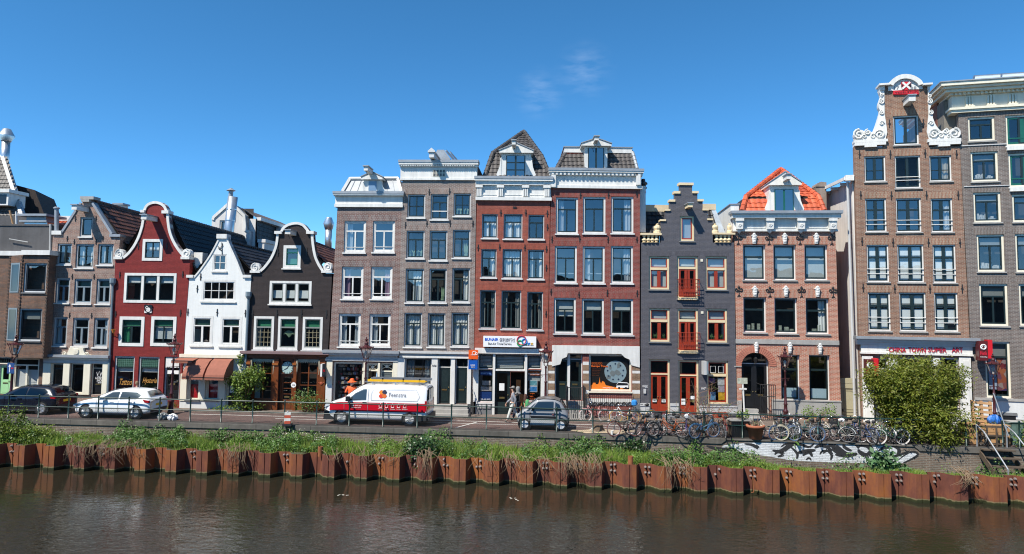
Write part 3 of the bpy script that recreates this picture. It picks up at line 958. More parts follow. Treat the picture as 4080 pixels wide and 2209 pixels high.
mb=MB();ft=h2.p('A',55,150,2.4)
mb.tube([(f0[0]-.02,2.4,f0[2]-.8),(ft[0],2.4,fz)],.26,14)
S=.3/30
mb.lathe([(.3,0),(.3,.05),(.5,.36),(.47,.42),(.24,.85),(.18,.88)],14,(ft[0]+.02,2.4,fz))
mb.build('steel_flue',ZINC,h2.root,True)
for x,y in ((90,790),(150,800)):
 p=q(x,y,-.5);MB().tube([p,(p[0]+.35*(1 if x<100 else.3),-.5,p[2]-1.1)],.06).build('beam',PLYWOOD if x<100 else PALEG,h2.root)
# -- brown spout-gable house
h=House('spout_gable_house','weathered brown brick house with pointed gable, nine windows and cream pilaster shopfront',168,440)
for r in ((530,1095,662,1290),(905,1100,1050,1295)):
 h.win('A',r,pat='V',fc=GREYW,sc=DGREEN,curt='sides',lint=B_LINT)
h.win('A',(700,1100,868,1322),pat='G',bars=(2,2),fc=GREYW,sc=DGREEN,curt='sides',lint=B_LINT)
h.win('A',(740,850,855,1032),pat='P',fc=GREYW,sc=DGREEN,lint=B_LINT)
h.row('B',[(440,215,553,414),(588,222,727,420),(763,222,877,422)],pat='TT',tr=.3,fc=GREYW,sc=BLUEG,lint=B_LINT,curts=['top','top','top'],cm=SHADEG)
h.row('B',[(422,525,532,755),(575,532,705,758),(742,532,857,766)],pat='TT',tr=.33,fc=GREYW,sc=BLUEG,lint=B_LINT,curts=['left',None,'right'])
h.part('string_course',GREYW,'B',(352,862,866,892),-.08,.05)
h.win('B',(408,895,506,1085),pat='H',tr=.2,fc=CREAM,sc=BLACKP,fw=.05,sill=None,g=SHOPG)
h.win('B',(558,895,668,1130),pat='H',tr=.16,fc=CREAM,sc=BLACKP,fw=.05,sill=CREAM,g=SHOPG)
D_,dr,_=h.door('B',(722,895,818,1142),BLACKP,fc=CREAM,fan=.15,fw=.04)
htext(h,'A-FUSION','B',(745,1003,813,1022),.12,WTXT);htext(h,'SHOP','B',(758,1024,803,1040),.12,WTXT);htext(h,'設計','B',(765,1042,803,1058),.12,WTXT)
u,z=h.p('B',777,980)
mb=MB();e=.16
mb.tube([(u-e,.12,z+.1),(u-.07,.12,z-.13),(u+.07,.12,z-.13),(u+e,.12,z+.1)],.013,4);mb.tube([(u-.1,.12,z-.1),(u,.12,z+.17),(u+.1,.12,z-.1)],.013,4)
mb.build('shop_emblem',WTXT,h.root)
out=[g(330,1140),h.p('B',350,830),h.p('B',400,300),h.p('A',490,1012),h.p('A',575,1010),h.p('A',758,725),h.p('A',766,692),h.p('A',842,692),h.p('A',850,725),h.p('A',1030,1012),h.p('A',1118,1014),h.p('B',905,300),h.p('B',875,850),g(862,1140)]
ea=h.p('A',800,1012)[1]
h.anchors('A',[(700,865),(890,865),(625,1050),(955,1050),(690,1078),(892,1078)],.3);h.anchors('B',[(575,205),(748,205),(553,512),(728,515),(405,470),(383,705),(418,270)],.3)
h.wall(out,B_BROWN,eave=ea)
ribbon([out[4],out[5]],.13,-.05,.36,'gable_coping',LEAD,h.root);ribbon([out[8],out[9]],.13,-.05,.36,'gable_coping',LEAD,h.root)
h.part('eave_block',WHITE,'A',[(488,978,578,1014)],-.1,.4);h.part('eave_block',LEAD,'A',[(1022,1010,1124,1034)],-.1,.4)
h.part('gable_cap',STONE,'A',[(758,662,884,690),(768,691,842,712)],-.16,.45)
h.hoist('A',800,785,1.0,.3,.26)
h.cornice('B',(345,832,868,862),[(0,.35,.28),(.35,1,.18)],CREAM)
h.part('pilaster',CREAM,'B',[(348,893,408,1110),(507,893,557,1130),(668,893,720,1142),(818,893,858,1142)],-.1,.1)
mb=MB();x0,z0,x1,z1=h.rect('B',(497,770,735,832))
wd,hh=x1-x0,z1-z0
mb.prism([(x0,z0),(x1,z0),(x1,z0+.1*hh),(x0+.8*wd,z0+.25*hh),(x0+.74*wd,z0+.75*hh),(x0+.74*wd,z1),(x0+.26*wd,z1),(x0+.26*wd,z0+.75*hh),(x0+.2*wd,z0+.25*hh),(x0,z0+.1*hh)],-.14,.02)
mb.lathe([(.02,-.2),(.17,-.19),(.2,-.14)],14,((x0+x1)/2,0,z0+.55*hh),'y');mb.spiral(((x0+.12*wd),z0+.2*hh),.13,.02,1.3,0,.03,y=-.16);mb.spiral(((x1-.12*wd),z0+.2*hh),.13,.02,1.3,math.pi,.03,-1,y=-.16)
mb.build('stone_pediment',CREAM,h.root)
roof_slope(h,h.p('A',848,700),(h.p('A',1135,1060)[0],h.p('A',1135,1050)[1]-.3),10.5,T_BROWN)
roof_slope(h,h.p('A',766,700),(h.p('A',480,1060)[0],h.p('A',480,1050)[1]-.3),8,T_BROWN)
p=h.p('A',1120,785,6.5);mb=MB();mb.box((p[0]-.3,6.2,p[1]-.9),(p[0]+.3,6.8,p[1]+.3));ck=mb.build('chimney',CREAM,h.root);MB().box((p[0]-.38,6.1,p[1]+.302),(p[0]+.38,6.9,p[1]+.42)).build('chimney_cap',LEAD,ck)
def downpipe(h,z,pts,r=.06,m=None,hopper=False,y=-.1):
 mb=MB();P=[h.p(z,*p) for p in pts]
 mb.tube([(a,y,b) for a,b in P]+[(P[-1][0],y,.1)],r,8)
 if hopper:a,b=P[0];mb.lathe([(.08,-.15),(.17,0),(.17,.25),(.15,.26)],8,(a,y,b))
 return mb.build('downpipe',m or BLUEG,h.root)
downpipe(h,'B',[(905,255),(880,830)],hopper=True)
p0,p1=h.p('A',497,978,3),h.p('A',640,885,3)
lo=tile_patch([(p0[0],2.2,p0[1]),(p0[0]+1.6,2.2,p0[1]),(p0[0]+1.6,3.2,p1[1]),(p0[0]+.2,3.2,p1[1])],T_RED,h.root,'side_roof',th=.2)
MB().box((p0[0]+.2,3.1,p1[1]+.02),(p0[0]+1.7,4,p1[1]+.32)).build('side_parapet',WHITE,lo)
# -- red bell-gable house
h=House('red_bell_gable_house','dark red painted house with white trimmed bell gable and swan plaque',440,735,dy=-.02)
bell=smooth_line(h.line('C',[(176,548),(216,515),(262,455),(300,380),(325,300),(336,230),(338,195)]))
bell+=smooth_line(h.line('C',[(343,178),(358,142),(388,117),(435,105),(484,115),(518,142),(536,178)]))
bell+=smooth_line(h.line('C',[(546,198),(549,260),(563,345),(590,415),(625,475),(660,520),(684,546)]))
lb,rb=h.p('C',118,562),h.p('C',712,562)
ea=lb[1]
h.win('C',(335,405,495,578),pat='G',bars=(2,2),fc=WHITE,sc=DGREEN,fw=.16,rec=-.03,sill=None,curt='half')
h.win('C',(190,675,602,912),pat='3',bars=1,tr=.3,fc=WHITE,sc=DGREEN,fw=.15,rec=-.03,sill=None,curt='top')
h.win('C',(150,1020,348,1256),pat='TT',tr=.28,fc=WHITE,sc=DGREEN,fw=.18,rec=-.03,sill=None,curt='top+left',cm=DBLIND)
W,a,_=h.win('C',(402,1020,602,1256),pat='T',tr=.28,fc=WHITE,sc=DGREEN,fw=.18,rec=-.03,sill=None,curt='top',cm=DBLIND)
MB().quad((a[0],.12,a[1]+.22),(a[2],.12,a[1]+.22),(a[2],.12,a[1]+.95),(a[0],.12,a[1]+.95)).build('blind',BLIND,W)
TG=glass('green leaded glass',(.25,.42,.3),.1)
for i,r in enumerate(((124,278,310,640),(348,284,540,640))):
 W,a,zt=h.win('D',r,pat='H',tr=.27,fc=GREYW,sc=DGREEN,fw=.09,sw=.04,sill=GREYW,g=SHOPG)
 ls=MB();n=9
 ls.quad((a[0]+.02,.11,zt+.03),(a[2]-.02,.11,zt+.03),(a[2]-.02,.11,a[3]-.03),(a[0]+.02,.11,a[3]-.03));ls.build('leaded_light',SHADEG,W)
 ls=MB()
 for k in range(1,n):xx=a[0]+(a[2]-a[0])*k/n;ls.box((xx-.008,.095,zt),(xx+.008,.109,a[3]))
 for k in range(1,5):zz=zt+(a[3]-zt)*k/5;ls.box((a[0],.094,zz-.008),(a[2],.108,zz+.008))
 ls.build('lead_bars',mat('lead bars',(.10,.2,.15),.5,.2,4),W)
 MB().quad((a[0],.2,zt-.26),(a[2],.2,zt-.26),(a[2],.2,zt-.02),(a[0],.2,zt-.02)).build('blind',CURT,W)
 nm=('Tattoo','Hysteria')[i]
 rr=((168,490,282,548),(380,480,512,545))[i]
 htext(h,nm,'D',rr,.105,GOLD,W,shear=.45,ext=.004)
D_,dr,zl=h.door('D',(585,284,735,690),BLACKP,fc=GREYW,fan=0,fw=.09,gl=.22,rec=.12,pw=.75)
h.part('door_panel',WHITE,'D',[(600,292,724,386)],.06,.1);h.part('door_shade',CURT,'D',[(612,412,716,446)],.1,.115)
out=[(h.p('D',90,690)[0],0),h.p('D',100,275),(lb[0],ea),(h.p('C',178,562)[0],ea)]+[p for p in bell if p[1]>ea+.05]+[(h.p('C',660,562)[0],ea),(rb[0],ea),h.p('C',705,690),h.p('D',775,150),(h.p('D',740,690)[0],0)]
h.anchors('C',[(155,690),(655,685),(122,1000),(637,992),(303,460),(530,462)],.35)
h.wall(out,B_RED,eave=ea-.01)
ribbon([p for p in bell if p[1]>ea+.05],.145,-.06,.3,'bell_coping',WHITE,h.root,-1)
for s,r in ((1,(114,545,182,566)),(-1,(645,545,714,566))):
 h.part('scroll_base',WHITE,'C',[r],-.12,.35)
 c=h.p('C',152 if s>0 else 686,521)
 mb=MB();mb.lathe([(.27,-.05),(.27,.25)],18,(c[0],0,c[1]),'y');mb.spiral(c,.25,.04,1.6,math.pi/2,.035,s,y=-.06);mb.build('scroll',WHITE,h.root)
h.part('shoulder_block',WHITE,'C',[(328,176,360,196),(496,180,550,204)],-.14,.4)
h.part('coat_of_arms',WHITE,'C',(354,928,411,992),-.05,.02)
u,z=h.p('C',383,958)
mb=MB();mb.prism([(u-.24,z+.2),(u-.1,z+.24),(u,z+.2),(u+.1,z+.24),(u+.24,z+.2),(u+.2,z-.1),(u,z-.27),(u-.2,z-.1)],-.065,-.045);mb.build('shield',BLACKP,h.root)
mb=MB();mb.lathe([(.001,-.08),(.13,-.078),(.13,-.06)],12,(u+.02,0,z-.06),'y');mb.tube([(u-.07,-.075,z-.04),(u-.13,-.075,z+.06),(u-.06,-.075,z+.14),(u-.02,-.075,z+.1)],.025,5);mb.build('swan_emblem',WHITE,h.root)
h.hoist('C',432,252,1.05,.32,.24)
mb=MB()
for k in range(2):
 zz=h.p('D',100,(35,100)[k])[1]
u,z=h.p('D',148,45);mb.lathe([(.05,-.1),(.12,.1)],8,(u,-.25,z));mb.tube([(u,-.25,z),(u-.1,0,z-.3)],.02);mb.build('wall_lamp',mat('orange lamp',(.6,.2,.03),.4,.1,3),h.root)
roof_slope(h,(h.p('C',535,222)[0],h.p('C',535,222)[1]),(h.p('C',745,690)[0],h.p('C',745,680)[1]),11.5,T_BLACK)
roof_slope(h,(h.p('C',345,222)[0],h.p('C',535,222)[1]),(h.p('C',120,580)[0],h.p('C',120,580)[1]),10,T_BLACK)
h.part('gutter_box',WHITE,'C',[(703,505,772,640)],.5,1.1)
# -- white gable house
h=House('white_gable_house','white plastered house with small pointed gable above three brown awnings',735,985)
cv=h.line('C',[(738,706)])+smooth_line(h.line('C',[(742,704),(790,645),(870,528),(932,412)]))+h.line('C',[(930,366),(1006,366)])+smooth_line(h.line('C',[(1012,405),(1035,460),(1085,570),(1128,680),(1142,705)]))
ea=h.p('C',900,706)[1]
h.win('C',(892,525,1003,660),pat='G',bars=(2,2),fc=WHITE,sc=WHITE,fw=.07,sw=.045,rec=.01,sill=WHITE)
h.win('C',(805,730,1075,900),pat='G',bars=(4,2),fc=WHITE,sc=WHITE,fw=.1,sw=.05,rec=.0,sill=WHITE)
h.row('C',[(722,1015,893,1250),(950,1020,1122,1255)],pat='TT',tr=.3,fc=WHITE,sc=WHITE,fw=.13,rec=-.01,sill=WHITE,curts=['top','top'],cm=SHADEG)
for r in ((806,330,922,692),(976,330,1104,692)):
 h.win('D',r,pat='H',tr=.2,fc=CREAM,sc=CREAM,fw=.08,sill=None,g=SHOPG,curt='low',cm=REDP)
htext(h,'TATA','D',(838,490,915,512),.135,WTXT);htext(h,'SWEET STUFF','D',(1010,596,1094,612),.135,WTXT);htext(h,'FRESH','D',(1030,490,1098,508),.135,WTXT)
D_,dr,_=h.door('D',(1166,480,1275,755),BLACKP,fc=CREAM,fan=0,gl=.4)
h.part('door_notice',PAPER,'D',(1190,553,1235,620),.12,.135)
bl,br=h.p('D',752,690)[0],h.p('D',1322,700)[0]
out=[(bl,0),h.p('D',776,290),h.p('C',690,704)]+cv+[h.p('C',1198,704),h.p('C',1160,1300),(br,0)]
h.anchors('C',[(770,800),(695,985),(928,988),(1152,995),(797,705)],.4)
h.wall(out,PLASTER,eave=ea+.05)
ribbon(cv,.09,-.04,.3,'gable_coping',WHITE,h.root,-1)
h.part('eave_block',WHITE,'C',[(688,690,742,712),(1140,690,1200,712)],-.1,.38)
h.part('gable_cap',WHITE,'C',[(928,366,1009,402)],-.1,.4)
h.part('shop_beam',CREAM,'D',[(748,262,1340,292)],-.2,.02)
h.part('plinth',PALEG,'D',[(735,694,1160,778)],-.04,.02)
h.part('pilaster',CREAM,'D',[(745,440,803,692),(925,480,974,692),(1106,480,1160,692)],-.08,.02)
h.part('shop_ledge',BLUESTONE,'D',[(790,678,925,694),(970,678,1108,694)],-.14,.0)
mb=MB();c=h.p('C',960,460);P=[(c[0]-.2,-.03,c[1]),(c[0]+.05,-.03,c[1]-.28),(c[0]-.15,-.03,c[1]-.15),(c[0]+.1,-.03,c[1]+.02),(c[0]+.03,-.03,c[1]+.2),(c[0]+.08,-.03,c[1]-.5)]
mb.tube(P,.018,5);mb.build('wall_anchor',IRON,h.root)
roof_slope(h,(h.p('C',968,400)[0],h.p('C',1040,432)[1]+.1),(h.p('C',1215,690)[0],h.p('C',1200,690)[1]),10,T_BLACK)
roof_slope(h,(h.p('C',968,400)[0],h.p('C',1040,432)[1]+.1),(h.p('C',700,690)[0],h.p('C',700,690)[1]),10,T_BLACK)
downpipe(h,'C',[(1182,860),(1162,1290)],hopper=True,m=BLUEG,r=.07)
AWN=mat('faded brown awning cloth',(.27,.095,.06),.85,.12,3,streak=.1)
def awning(z,r,label,drop,out_,slope=.0,curved=False):
 x0,z0,x1,z1=h.rect(z,r)
 a=empty('awning',h.root.matrix_basis@Vector((0,0,0)),h.rz,label,'awning','brown awnings over the sweet shop')
 a.location=h.o
 mb=MB()
 prof=[(-.12,z1),(-.12-out_*.35,z1-(z1-z0)*.12),(-.12-out_*.75,z1-(z1-z0)*.45),(-.12-out_*.97,z1-(z1-z0)*.75),(-.12-out_,z0+.14)]
 if not curved:prof=[(-.12,z1),(-.12-out_,z0+.14)]
 vs=[]
 for y,zz in prof:vs+=[(x0,y,zz),(x1,y,zz)]
 mb.add(vs,[(2*i,2*i+1,2*i+3,2*i+2) for i in range(len(prof)-1)])
 n=14
 ye=prof[-1][0]-.004
 for i in range(n):
  xa,xb=x0+(x1-x0)*i/n,x0+(x1-x0)*(i+1)/n
  mb.quad((xa,ye,z0+.14),(xa,ye,z0+.03),((xa+xb)/2,ye,z0-.01),(xb,ye,z0+.03),(xb,ye,z0+.14))
 if curved:
  for xx in (x0,x1):
   k=len(mb.v);mb.add([(xx,y,zz) for y,zz in prof]+[(xx,-.1,z0+.14)],[tuple(range(len(prof)+1))])
 mb.build('awning_cloth',AWN,a)
 mb=MB()
 for xx in (x0+.04,x1-.04):mb.tube([(xx,-.08,z0+.0),(xx,prof[-1][0]+.02,z0+.13)],.015,5)
 mb.tube([(x0,prof[-1][0],z0+.14),(x1,prof[-1][0],z0+.14)],.02,6)
 mb.build('awning_arm',IRON,a)
awning('D',(738,292,925,335),'half folded small brown awning beside the lamp post',0,.75)
awning('D',(862,296,1050,478),'open brown hood awning beside the half folded one',0,1.05,curved=True)
awning('D',(1066,298,1240,484),'open brown hood awning next to the climbing plant',0,1.05,curved=True)
# -- black bell-gable house
h=House('black_bell_gable_house','black brick house with white bell gable above a brown wooden clock shopfront',985,1300,dy=.02)
bell=smooth_line(h.line('C',[(1262,655),(1300,620),(1352,548),(1386,465),(1397,400),(1398,366)]))+smooth_line(h.line('C',[(1430,345),(1450,310),(1497,281),(1560,270),(1612,285),(1645,318),(1660,342)]))+smooth_line(h.line('C',[(1692,366),(1698,440),(1715,535),(1742,600),(1775,652)]))
ea=h.p('C',1230,672)[1]
h.win('C',(1453,455,1592,637),pat='H',tr=.26,fc=WHITE,sc=GREENP,fw=.17,rec=-.03,sill=WHITE,curt='top+low',cm=DBLIND)
h.win('C',(1343,738,1676,922),pat='3',fc=WHITE,sc=mat('grey sash',(.2,.22,.2),.5,.1,3),fw=.13,rec=-.02,sill=WHITE,curt='lowhalf')
for i,r in enumerate(((1217,1018,1377,1282),(1410,1020,1568,1284),(1605,1023,1764,1286))):
 W,a,zt=h.win('C',r,pat='H',tr=.3,fc=WHITE,sc=mat('grey sash',(0,)*3),fw=.13,rec=-.02,sill=GREYW,curt='top',cm=DBLIND)
 if i!=1:
  mb=MB()
  for k in range(1,4):mb.box((a[0]+(a[2]-a[0])*k/4-.012,.05,a[1]),(a[0]+(a[2]-a[0])*k/4+.012,.07,zt))
  for k in (1,2,3):mb.box((a[0],.05,a[1]+(zt-a[1])*k/4-.01),(a[2],.07,a[1]+(zt-a[1])*k/4+.01))
  mb.build('glazing_bars',YCREAM,W)
 else:
  mb=MB();uc_,zz=(a[0]+a[2])/2,a[1]+.35
  for k in range(14):
   t=-1.3+2.6*k/13;mb.tube([(uc_,.2,zz+.2),(uc_+.18*math.sin(t),.18,zz+.35+.2*math.cos(t)),(uc_+.36*math.sin(t),.16,zz+.28+.3*math.cos(t))],[.02,.03,.005],4)
  mb.build('houseplant',mat('pale houseplant',(.3,.4,.25),.6,.1,3),W)
WOODF=[]
for r in ((1400,300,1605,700),(1822,305,2028,680)):
 W,a,zt=h.win('D',r,pat='G',bars=(2,3),fc=BRWOOD,sc=BRWOOD,fw=.1,sw=.06,sill=BRWOOD,g=SHOPG,rec=.03)
 mb=MB();n=12
 ye=-.05
 for i in range(n):
  xa,xb=a[0]-.08+(a[2]-a[0]+.16)*i/n,a[0]-.08+(a[2]-a[0]+.16)*(i+1)/n
  mb.quad((xa,ye,a[3]+.08),(xa,ye-.02,a[3]-.05),((xa+xb)/2,ye-.02,a[3]-.13),(xb,ye-.02,a[3]-.05),(xb,ye,a[3]+.08))
 mb.build('pelmet',mat('faded striped pelmet',(.3,.27,.2),.8,.4,9),W)
 mb=MB()
 for xx in (a[0]-.1,a[2]+.1):mb.tube([(xx,-.08,a[3]+.05),(xx+.03,-.1,a[3]-.4),(xx-.02,-.07,a[3]-.75)],[.07,.05,.02],6)
 mb.build('tassel',mat('faded striped pelmet',(0,)*3),W)
D_,dr,zl=h.door('D',(1655,445,1790,785),BRWOOD,fc=BRWOOD,fan=0,gl=.3,panes=4,pw=.7)
W,a,_=h.win('D',(1662,305,1780,440),pat='P',fc=BRWOOD,sc=BRWOOD,fw=.07,sill=None,g=SHOPG,rec=.05)
u,z=h.p('D',1729,388)
MB().lathe([(.001,.04),(.32,.04),(.34,.07),(.34,.1)],24,(u,0,z),'y').build('clock',mat('clock face',(.35,.48,.45),.5,.05,3),W)
mb=MB()
for k in range(12):
 t=k*math.pi/6;mb.tube([(u+.24*math.sin(t),.034,z+.24*math.cos(t)),(u+.3*math.sin(t),.034,z+.3*math.cos(t))],.015,4)
mb.tube([(u,.03,z),(u-.17,.03,z-.1)],.016,4);mb.tube([(u,.03,z),(u+.13,.03,z+.2)],.013,4);mb.build('clock_hands',TXT,W)
out=[(h.p('D',1318,780)[0],0),h.p('C',1165,1290),h.p('C',1198,672),(h.p('C',1262,672)[0],ea)]+bell+[(h.p('C',1775,672)[0],ea),(h.p('C',1840,672)[0],ea),h.p('C',1806,1300),(h.p('D',2090,780)[0],0)]
h.anchors('C',[(1208,1000),(1403,995),(1597,995),(1795,1000),(1410,510),(1637,505),(1493,345)],.45)
h.wall(out,B_DARK,eave=ea-.01)
ribbon(bell[:bell.index(bell[0])+21],.14,-.06,.3,'bell_coping',WHITE,h.root,-1)
ribbon(bell[21:46],.14,-.06,.3,'bell_coping',WHITE,h.root,-1);ribbon(bell[46:],.14,-.06,.3,'bell_coping',WHITE,h.root,-1)
h.part('shoulder_block',WHITE,'C',[(1388,343,1446,366),(1640,342,1700,366)],-.14,.4)
for s,r,c in ((1,(1193,655,1272,674),(1231,630)),(-1,(1758,655,1842,674),(1808,627))):
 h.part('scroll_base',WHITE,'C',[r],-.12,.35)
 c=h.p('C',*c);mb=MB();mb.lathe([(.26,-.05),(.26,.25)],18,(c[0],0,c[1]),'y');mb.spiral(c,.23,.04,1.6,math.pi/2,.035,s,y=-.06);mb.build('scroll',WHITE,h.root)
h.hoist('C',1535,365,.9,.3,.2)
PURP=mat('faded purple lead',(.2,.13,.13),.6,.15,2)
h.cornice('D',(1340,242,2108,280),[(0,.25,.32),(.25,.6,.2),(.6,1,.1)],BRWOOD,top=PURP)
h.part('shop_frieze',BRWOOD,'D',[(1345,281,2100,302)],-.06,.02)
h.part('pilaster',BRWOOD,'D',[(1355,302,1396,560),(1606,302,1652,785),(1792,302,1820,785),(2030,302,2085,780)],-.12,.02)
h.part('stall_riser',BRWOOD,'D',[(1400,702,1605,782),(1822,690,2028,780)],-.04,.02)
h.part('capital',mat('orange wood',(.28,.09,.02),.35,.2,4),'D',[(1350,330,1400,352),(1602,340,1656,360),(1788,340,1824,360)],-.17,.0)
u,z=h.p('D',2052,530)
mb=MB();mb.lathe([(.001,-.17),(.08,-.15),(.09,-.12)],10,(u,0,z),'y');mb.tube([(u-.15,-.13,z+.04),(u,-.14,z-.02),(u+.15,-.13,z+.04)],.025,5);mb.build('carving',mat('red carving',(.3,.07,.03),.4,.2,4),h.root)
u,z=h.p('D',1797,543);MB().lathe([(.001,-.13),(.15,-.13),(.15,-.115)],8,(u,0,z),'y').build('house_number_plate',PAPER,h.root);htext(h,'110','D',(1786,537,1808,551),-.135,TXT)
roof_slope(h,h.p('C',1560,388),(h.p('C',1870,690)[0],h.p('C',1870,690)[1]),9,T_BROWN)
roof_slope(h,h.p('C',1560,388),(h.p('C',1200,690)[0],h.p('C',1200,690)[1]),9,T_BROWN)
a=empty('projecting_sign',h.o,h.rz,'small dark projecting shop sign with white edge beside the souvenir window','sign')
x0,z0,x1,z1=h.rect('D',(2068,345,2118,460))
MB().box((x0,-.55,z0),(x0+.1,-.02,z1)).build('sign_edge',WHITE,a);MB().box((x0+.1,-.55,z0),(x1,-.5,z1)).build('sign_face',BLACKP,a)
text('THE OLD',a,x0+.14,z1-.42,x1-.04,z1-.3,-.555,REDP);text('MAN',a,x0+.2,z1-.58,x1-.1,z1-.46,-.555,WTXT)
# -- pale gable house behind
h=House('pale_gable_house','pale plastered house with truncated gable and dormer behind the white and black gables',840,1230,dy=11)
out=h.line('C',[(880,520),(885,250),(893,225),(1010,120),(1075,138),(1152,215),(1160,330),(1185,340),(1185,520)])
zb=5.0
W,a,_=h.win('C',(945,255,1000,345),pat='P',fc=WHITE,sc=DGREEN,fw=.1,sill=WHITE)
h.wall([(out[0][0],zb)]+out[1:8]+[(out[8][0],zb)],PLASTG,depth=.5)
ribbon(out[1:4],.2,-.08,.5,'gable_coping',WHITE,h.root,-1);ribbon(out[4:8],.2,-.08,.5,'gable_coping',WHITE,h.root,-1)
ur,zr=h.p('C',1078,142);ue,ze=h.p('C',1152,215)
L=9;sk=-.03
mb=MB();mb.add([(ur,.4,zr),(ur+sk*L,L,zr),(ue+sk*L+.9,L,ze-.1),(ue+.6,.4,ze-.1)],[(0,1,2,3)])
mb.build('upper_roof',mat('brown grey roofing',(.12,.095,.08),.8,.2,2,streak=.3),h.root)
tile_patch([(ue+.9,.4,zb+1.6),(ue+.9+sk*L,L,zb+1.6),(ue+.65+sk*L,L,ze-.2),(ue+.65,.4,ze-.2)],T_BLACK,h.root,'lower_roof')
mb=MB();mb.box((out[1][0]+.1,.52,zb),(ue+.55,L,ze-.2));mb.build('rear_wall',PLASTG,h.root)
mb=MB();mb.box((ue+.6,.5,ze-.32),(ue+.95,L,ze-.08));mb.build('gutter',WHITE,h.root)
zg=h.p('C',1180,430)[1]
mb=MB();mb.box((ue+.95,.2,zb),(ue+1.4,L,zg));mb.box((ue+.9,.15,zg+.003),(ue+1.5,L,zg+.25));mb.build('side_parapet',PLASTG,h.root)
mb=MB();mb.box((ue+.6,4.2,zg+.1),(ue+1.5,5.6,ze-.35));dm=mb.build('dormer',WHITE,h.root)
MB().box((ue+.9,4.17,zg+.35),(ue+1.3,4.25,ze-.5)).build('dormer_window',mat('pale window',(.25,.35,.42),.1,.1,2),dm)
p0,p1=h.p('C',1020,345,-1.2),h.p('C',1052,70,-1.2)
a=empty('steel_flue',h.o,h.rz,'wide shiny steel flue rising in front of the pale rear gable','flue pipe')
MB().tube([(p0[0],-1.2,p0[1]-1.5),(p0[0],-1.2,p0[1]),(p1[0],-1.2,p1[1])],.34,18).build('flue_tube',ZINC,a,True)
b=MB()
for k in (.3,.62):b.lathe([(.36,0),(.36,.06)],18,(p0[0]+(p1[0]-p0[0])*k,-1.2,p0[1]+(p1[1]-p0[1])*k))
b.build('flue_band',ALU,a)
p0,p1=h.p('C',1020,115,-.4),h.p('C',1027,22,-.4)
mb=MB();mb.tube([(p0[0],-.2,p0[1]-.8),(p1[0],-.2,p1[1])],.16,10);mb.lathe([(.2,0),(.34,.05),(.1,.2),(.1,.22)],10,(p1[0],-.2,p1[1]));a=mb.build('vent_pipe',LEAD);a.location=h.o;a.rotation_euler=(0,0,h.rz);tag(a,'thin vent pipe with conical cap on top of the pale rear gable','flue pipe')
p=h.p('C',1812,380,-2)
q0=h.p('C',1812,330,-2)
mb=MB();mb.tube([(p[0],-2,p[1]-1),(q0[0],-2,q0[1])],.24,12);mb.lathe([(.26,0),(.38,.42),(.22,.8),(.22,.84)],12,(q0[0],-2,q0[1]));a=mb.build('roof_vent',ZINC,None,True);a.location=h.o;a.rotation_euler=(0,0,h.rz);tag(a,'steel roof vent with flared cap behind the brown tiles beside the black bell gable','flue pipe')
# -- two-bay purple-brown house with souvenir shop
h=House('two_bay_house','purple brown brick house two windows wide with grey zinc attic above the souvenir shop',1300,1582)
for i,(z,r) in enumerate([('E',(120,512,267,727)),('E',(315,512,464,725)),('E',(103,822,250,1042)),('E',(302,822,447,1042)),('E',(83,1140,232,1365)),('E',(290,1143,434,1363))]):
 W,a,zt=h.win(z,r,pat='T',tr=.3,fc=WHITE,sc=WHITE,fw=.09,sw=.06,sill=WHITE,lint=B_108L,g=PANEB,curt=['left',None,'left','right','sides','left'][i],cm=[CURT,None,PINKC,PINKC,CURT,CURT][i],lh=.33)
 MB().box((a[0],.06,a[1]+.2),(a[2],.09,a[1]+.235)).build('safety_rail',WHITE,W)
out=[(h.p('D',2100,800)[0],0),h.p('E',20,1390),h.p('E',75,430),h.p('E',75,330),h.p('E',516,330),h.p('E',485,1390),(h.p('F',838,700)[0],0)]
W,a,zt=h.win('F',(196,235,502,640),pat='P',fc=CREAM,sc=BLACKP,fw=.1,sill=None,g=SHOPG)
sv=MB();cols=[(.32,.05,.05),(.5,.47,.44),(.16,.2,.3),(.36,.22,.12),(.14,.12,.11),(.42,.38,.3)]
for ci,c in enumerate(cols):
 mb=MB()
 for k in range(26):
  uu=random.uniform(a[0]+.05,a[2]-.12);zz=a[1]+random.choice([.1,.35,.6,.85,1.1,1.35,1.6,1.8])*(a[3]-a[1])/2.0
  wd,hh=random.uniform(.05,.14),random.uniform(.06,.18)
  mb.box((uu,.3+random.random()*.2,zz),(uu+wd,.55,zz+hh))
 mb.build('souvenir',mat('souvenir tint '+'abcdef'[ci],c,.5,.2,5),W)
text('OPEN',W,a[0]+.45,a[1]+.55,a[0]+.75,a[1]+.68,.15,REDP)
mb=MB();n=8
for k in range(n):
 xx=a[0]+(a[2]-a[0])*k/n
 mb.box((xx+.02,-.03,a[3]+.14),(xx+(a[2]-a[0])/n-.02,.02,a[3]+.34))
mb.build('panel_row',CREAM,W)
D_,dr,zl=h.door('F',(668,245,800,690),mat('grey green door',(.11,.13,.13),.4,.1,3),fc=CREAM,fan=.19,fanbars=0)
def fan_cross(r):
 u0,z0,u1,z1=r;mb=MB()
 for s in (0,1):mb.tube([(u0,.11,z0 if s else z1),(u1,.11,z1 if s else z0)],.02,4)
 mb.lathe([(.09,.09),(.09,.12)],10,((u0+u1)/2,0,(z0+z1)/2),'y')
 mb.build('fan_cross',CREAM,h.root)
fan_cross(h.rect('F',(682,258,790,308)))
W,a,zt=h.win('F',(525,245,650,600),pat='H',tr=.2,fc=CREAM,sc=CREAM,fw=.06,sill=None,g=SHOPG)
fan_cross((a[0],zt,a[2],a[3]))
h.wall(out,B_108,depth=8)
